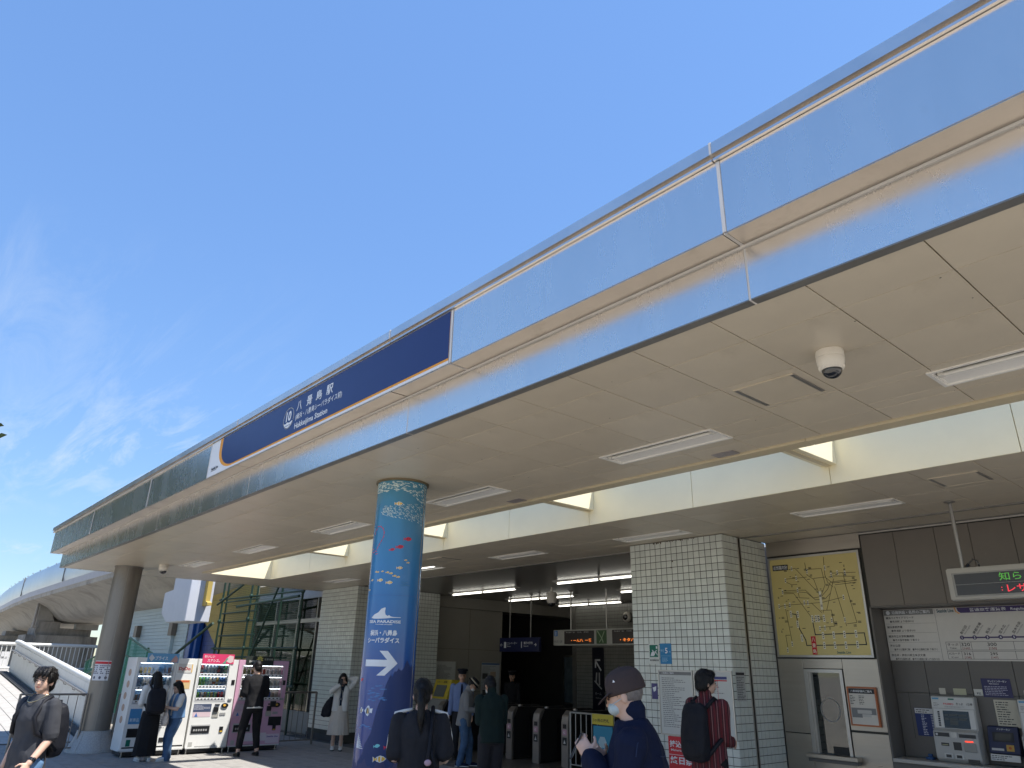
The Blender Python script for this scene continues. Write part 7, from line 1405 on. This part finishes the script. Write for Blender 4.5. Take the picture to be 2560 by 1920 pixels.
P = person('man in dark green jacket seen from behind with head bowed', (-8.9, 7.43), (-.90, .42), 1.71, 7, 32, 14, R_=((.12, .30, 1.06), (.25, -1, -.4)), L_=((-.12, .30, 1.06), (-.25, -1, -.4)), top=dict(m=C_GREEN, sleeve=.97, hem=.46, loose=1.2, sr=1.2, collar=True, name='jacket', fold=.012), bottom=dict(m=C_DKG, wide=1.15), shoe=K_SHOE, hair=dict(style='short'), mask=C_WHITE, skin=SKIN, vox=.009)
P = person('dark clad attendant in cap standing in the unlit passage', (-15.45, 13.55), (.3, -1), 1.74, 0, 6, 20, top=dict(m=C_BLACK, sleeve=.97, hem=.46, name='jacket'), bottom=dict(m=C_BLACK), shoe=K_SHOE, hair=dict(style='short'), hat=dict(kind='peaked', m=C_BLACK), skin=SKIN, vox=.013)
# ---- man in cap, near
P = person('man in dark cap and navy denim jacket looking at his phone', (-2.84, 3.46), (-.80, -.60), 1.82, 5, 12, -4, R_=((.03, .22, 1.33), (.3, -.4, -1)), L_=((-.10, .28, 1.36), (-.3, -.4, -1)), top=dict(m=C_NAVY, sleeve=.97, hem=.44, loose=1.18, sr=1.22, collar=True, name='jacket', fold=.017), bottom=dict(m=C_DKG), shoe=K_SHOE, hair=dict(style='short', m=mat('grey_hair', (.16, .14, .13), rough=.5, var=.4, vscale=40)), hat=dict(kind='cap', m=cloth('brown_black_cap', (.055, .040, .038), .1), mark=[(-.089, .02, .165)]), mask=cloth('pale_mask', (.42, .50, .52), .05), skin=SKIN2, vox=.006, palm=((-1, .2, .35), (1, .2, .35)), curl=(1.0, .95), b=1.25)
sp = P['sp']; sm = MB()
for s in (1, -1):
    a, e, w = P['arms'][s]; sm.tube([a+Vector((s*.02, -.055, .05)), a+Vector((s*.075, -.03, .0)), a+Vector((s*.075, -.02, -.06))], .0035, 6)
MB().tube([sp(-.19, -.135, 1.38), sp(-.1, -.15, 1.37), sp(0, -.155, 1.365), sp(.1, -.15, 1.37), sp(.19, -.135, 1.38)], .003, 6).build('yoke_seam', cloth('seam_thread', (.02, .03, .07)), P['root'])
sm.build('armhole_seam', cloth('seam_thread', (.02, .03, .07)), P['root'])
phone('phone in the hands of the man in the dark cap', P, (-2.84, 3.46), (-.03, .365, 1.41), (1, 0, 0), (0, -.45, .9))
# ---- striped shirt
m = bpy.data.materials.new('striped_red_cloth'); m.use_nodes = True; t_ = m.node_tree; b_ = t_.nodes['Principled BSDF']; b_.inputs['Roughness'].default_value = .85; co_ = t_.nodes.new('ShaderNodeTexCoord'); sp_ = t_.nodes.new('ShaderNodeSeparateXYZ'); t_.links.new(co_.outputs['Object'], sp_.inputs[0])
def mth(op, a, b=None):
    n = t_.nodes.new('ShaderNodeMath'); n.operation = op
    for k, v in enumerate((a, b)):
        if v is None: continue
        if isinstance(v, (int, float)): n.inputs[k].default_value = v
        else: t_.links.new(v, n.inputs[k])
    return n.outputs[0]
xy = mth('ADD', sp_.outputs[0], mth('MULTIPLY', sp_.outputs[1], .8)); fr_ = mth('FRACT', mth('MULTIPLY', xy, 13)); rp_ = t_.nodes.new('ShaderNodeValToRGB'); rp_.color_ramp.interpolation = 'CONSTANT'; e = rp_.color_ramp.elements; e[0].color = (.10, .008, .014, 1); e[1].position = .42; e[1].color = (.012, .008, .010, 1)
for p_, c_ in ((.55, (.10, .008, .014, 1)), (.68, (.30, .2, .19, 1)), (.74, (.08, .007, .014, 1)), (.9, (.02, .01, .012, 1))): q = rp_.color_ramp.elements.new(p_); q.color = c_
t_.links.new(fr_, rp_.inputs[0]); t_.links.new(rp_.outputs[0], b_.inputs['Base Color'])
P = person('person in red and black striped shirt facing the notice boards', (-5.03, 7.22), (.02, 1.0), 1.84, 1, 4, -38, R_=((.10, .30, 1.10), (.3, -1, -.3)), L_=((-.12, .3, 1.10), (-.3, -1, -.3)), top=dict(m=m, sleeve=.85, hem=.45, loose=1.1, sr=1.18, collar=True, fold=.010), bottom=dict(m=C_BLACK), shoe=K_SHOE, hair=dict(style='bob'), skin=SKIN2, vox=.0085)
backpack('black rucksack on the person in the striped shirt', P, (-5.03, 7.22), C_BAG, .15, .09, .52, .80)

# ================================================================== trees beyond the left edge
M_leaf = mat('pine_leaf', (.07, .105, .03), rough=.7, var=.45, vscale=1.2); M_bark = mat('bark', (.09, .065, .045), rough=.9, var=.3, vscale=5, bump=.5, bscale=20)
def tree(x, y, h, r_, seed, label, n=1500):
    rr = random.Random(seed); t = T('street_tree', label, 'tree', (x, y, 0), 'trees across the plaza'); tk = MB(); tk.tube([(x, y, 0), (x+.1, y, h*.3), (x-.1, y+.1, h*.6), (x, y, h*.92)], [h*.03, h*.022, h*.014, h*.004], 10); cl = []
    for k in range(16):
        a = rr.uniform(0, 6.28); z = h*rr.uniform(.35, .95); q = r_*rr.uniform(.4, 1)*(1.15-.75*abs(z/h-.55)*1.6); p = Vector((x+q*math.cos(a), y+q*math.sin(a), z)); cl.append((p, rr.uniform(.25, .45)*r_)); tk.tube([(x, y, z-.25*q), (x+.5*q*math.cos(a), y+.5*q*math.sin(a), z-.08*q), tuple(p)], [h*.008, h*.005, h*.002], 6)
    tk.build('trunk', M_bark, t, smooth=True); lf = MB()
    for k in range(n):
        c_, s_ = cl[k % len(cl)]; v = Vector((rr.gauss(0, 1), rr.gauss(0, 1), rr.gauss(0, .7))); v = v.normalized()*s_*rr.uniform(.3, 1.05); p = c_+v; s2 = rr.uniform(.12, .26)*r_/3.0; a = Vector((rr.uniform(-1, 1), rr.uniform(-1, 1), rr.uniform(-.6, .6))).normalized(); b = a.orthogonal().normalized(); lf.add([p-a*s2, p+b*s2*.45, p+a*s2, p-b*s2*.45], [(0, 1, 2, 3)])
    lf.build('crown', M_leaf, t, fix=False)
for k, (x, y, h, r_) in enumerate(((-33, -4.5, 11.0, 3.6), (-40, -8, 12.5, 4.2), (-48, -4, 12, 4), (-52, -11, 14, 4.5), (-60, -4, 13, 4.2), (-38, -14, 12, 4.2), (-30, -10, 10, 3.6))): tree(x, y, h, r_, k+1, 'leafy tree across the plaza mirrored in the far end of the fascia', 2600)
tree(-29.6, -1.45, 10.3, 3.45, 21, 'tree whose leaf tips show at the left picture edge', 3400)
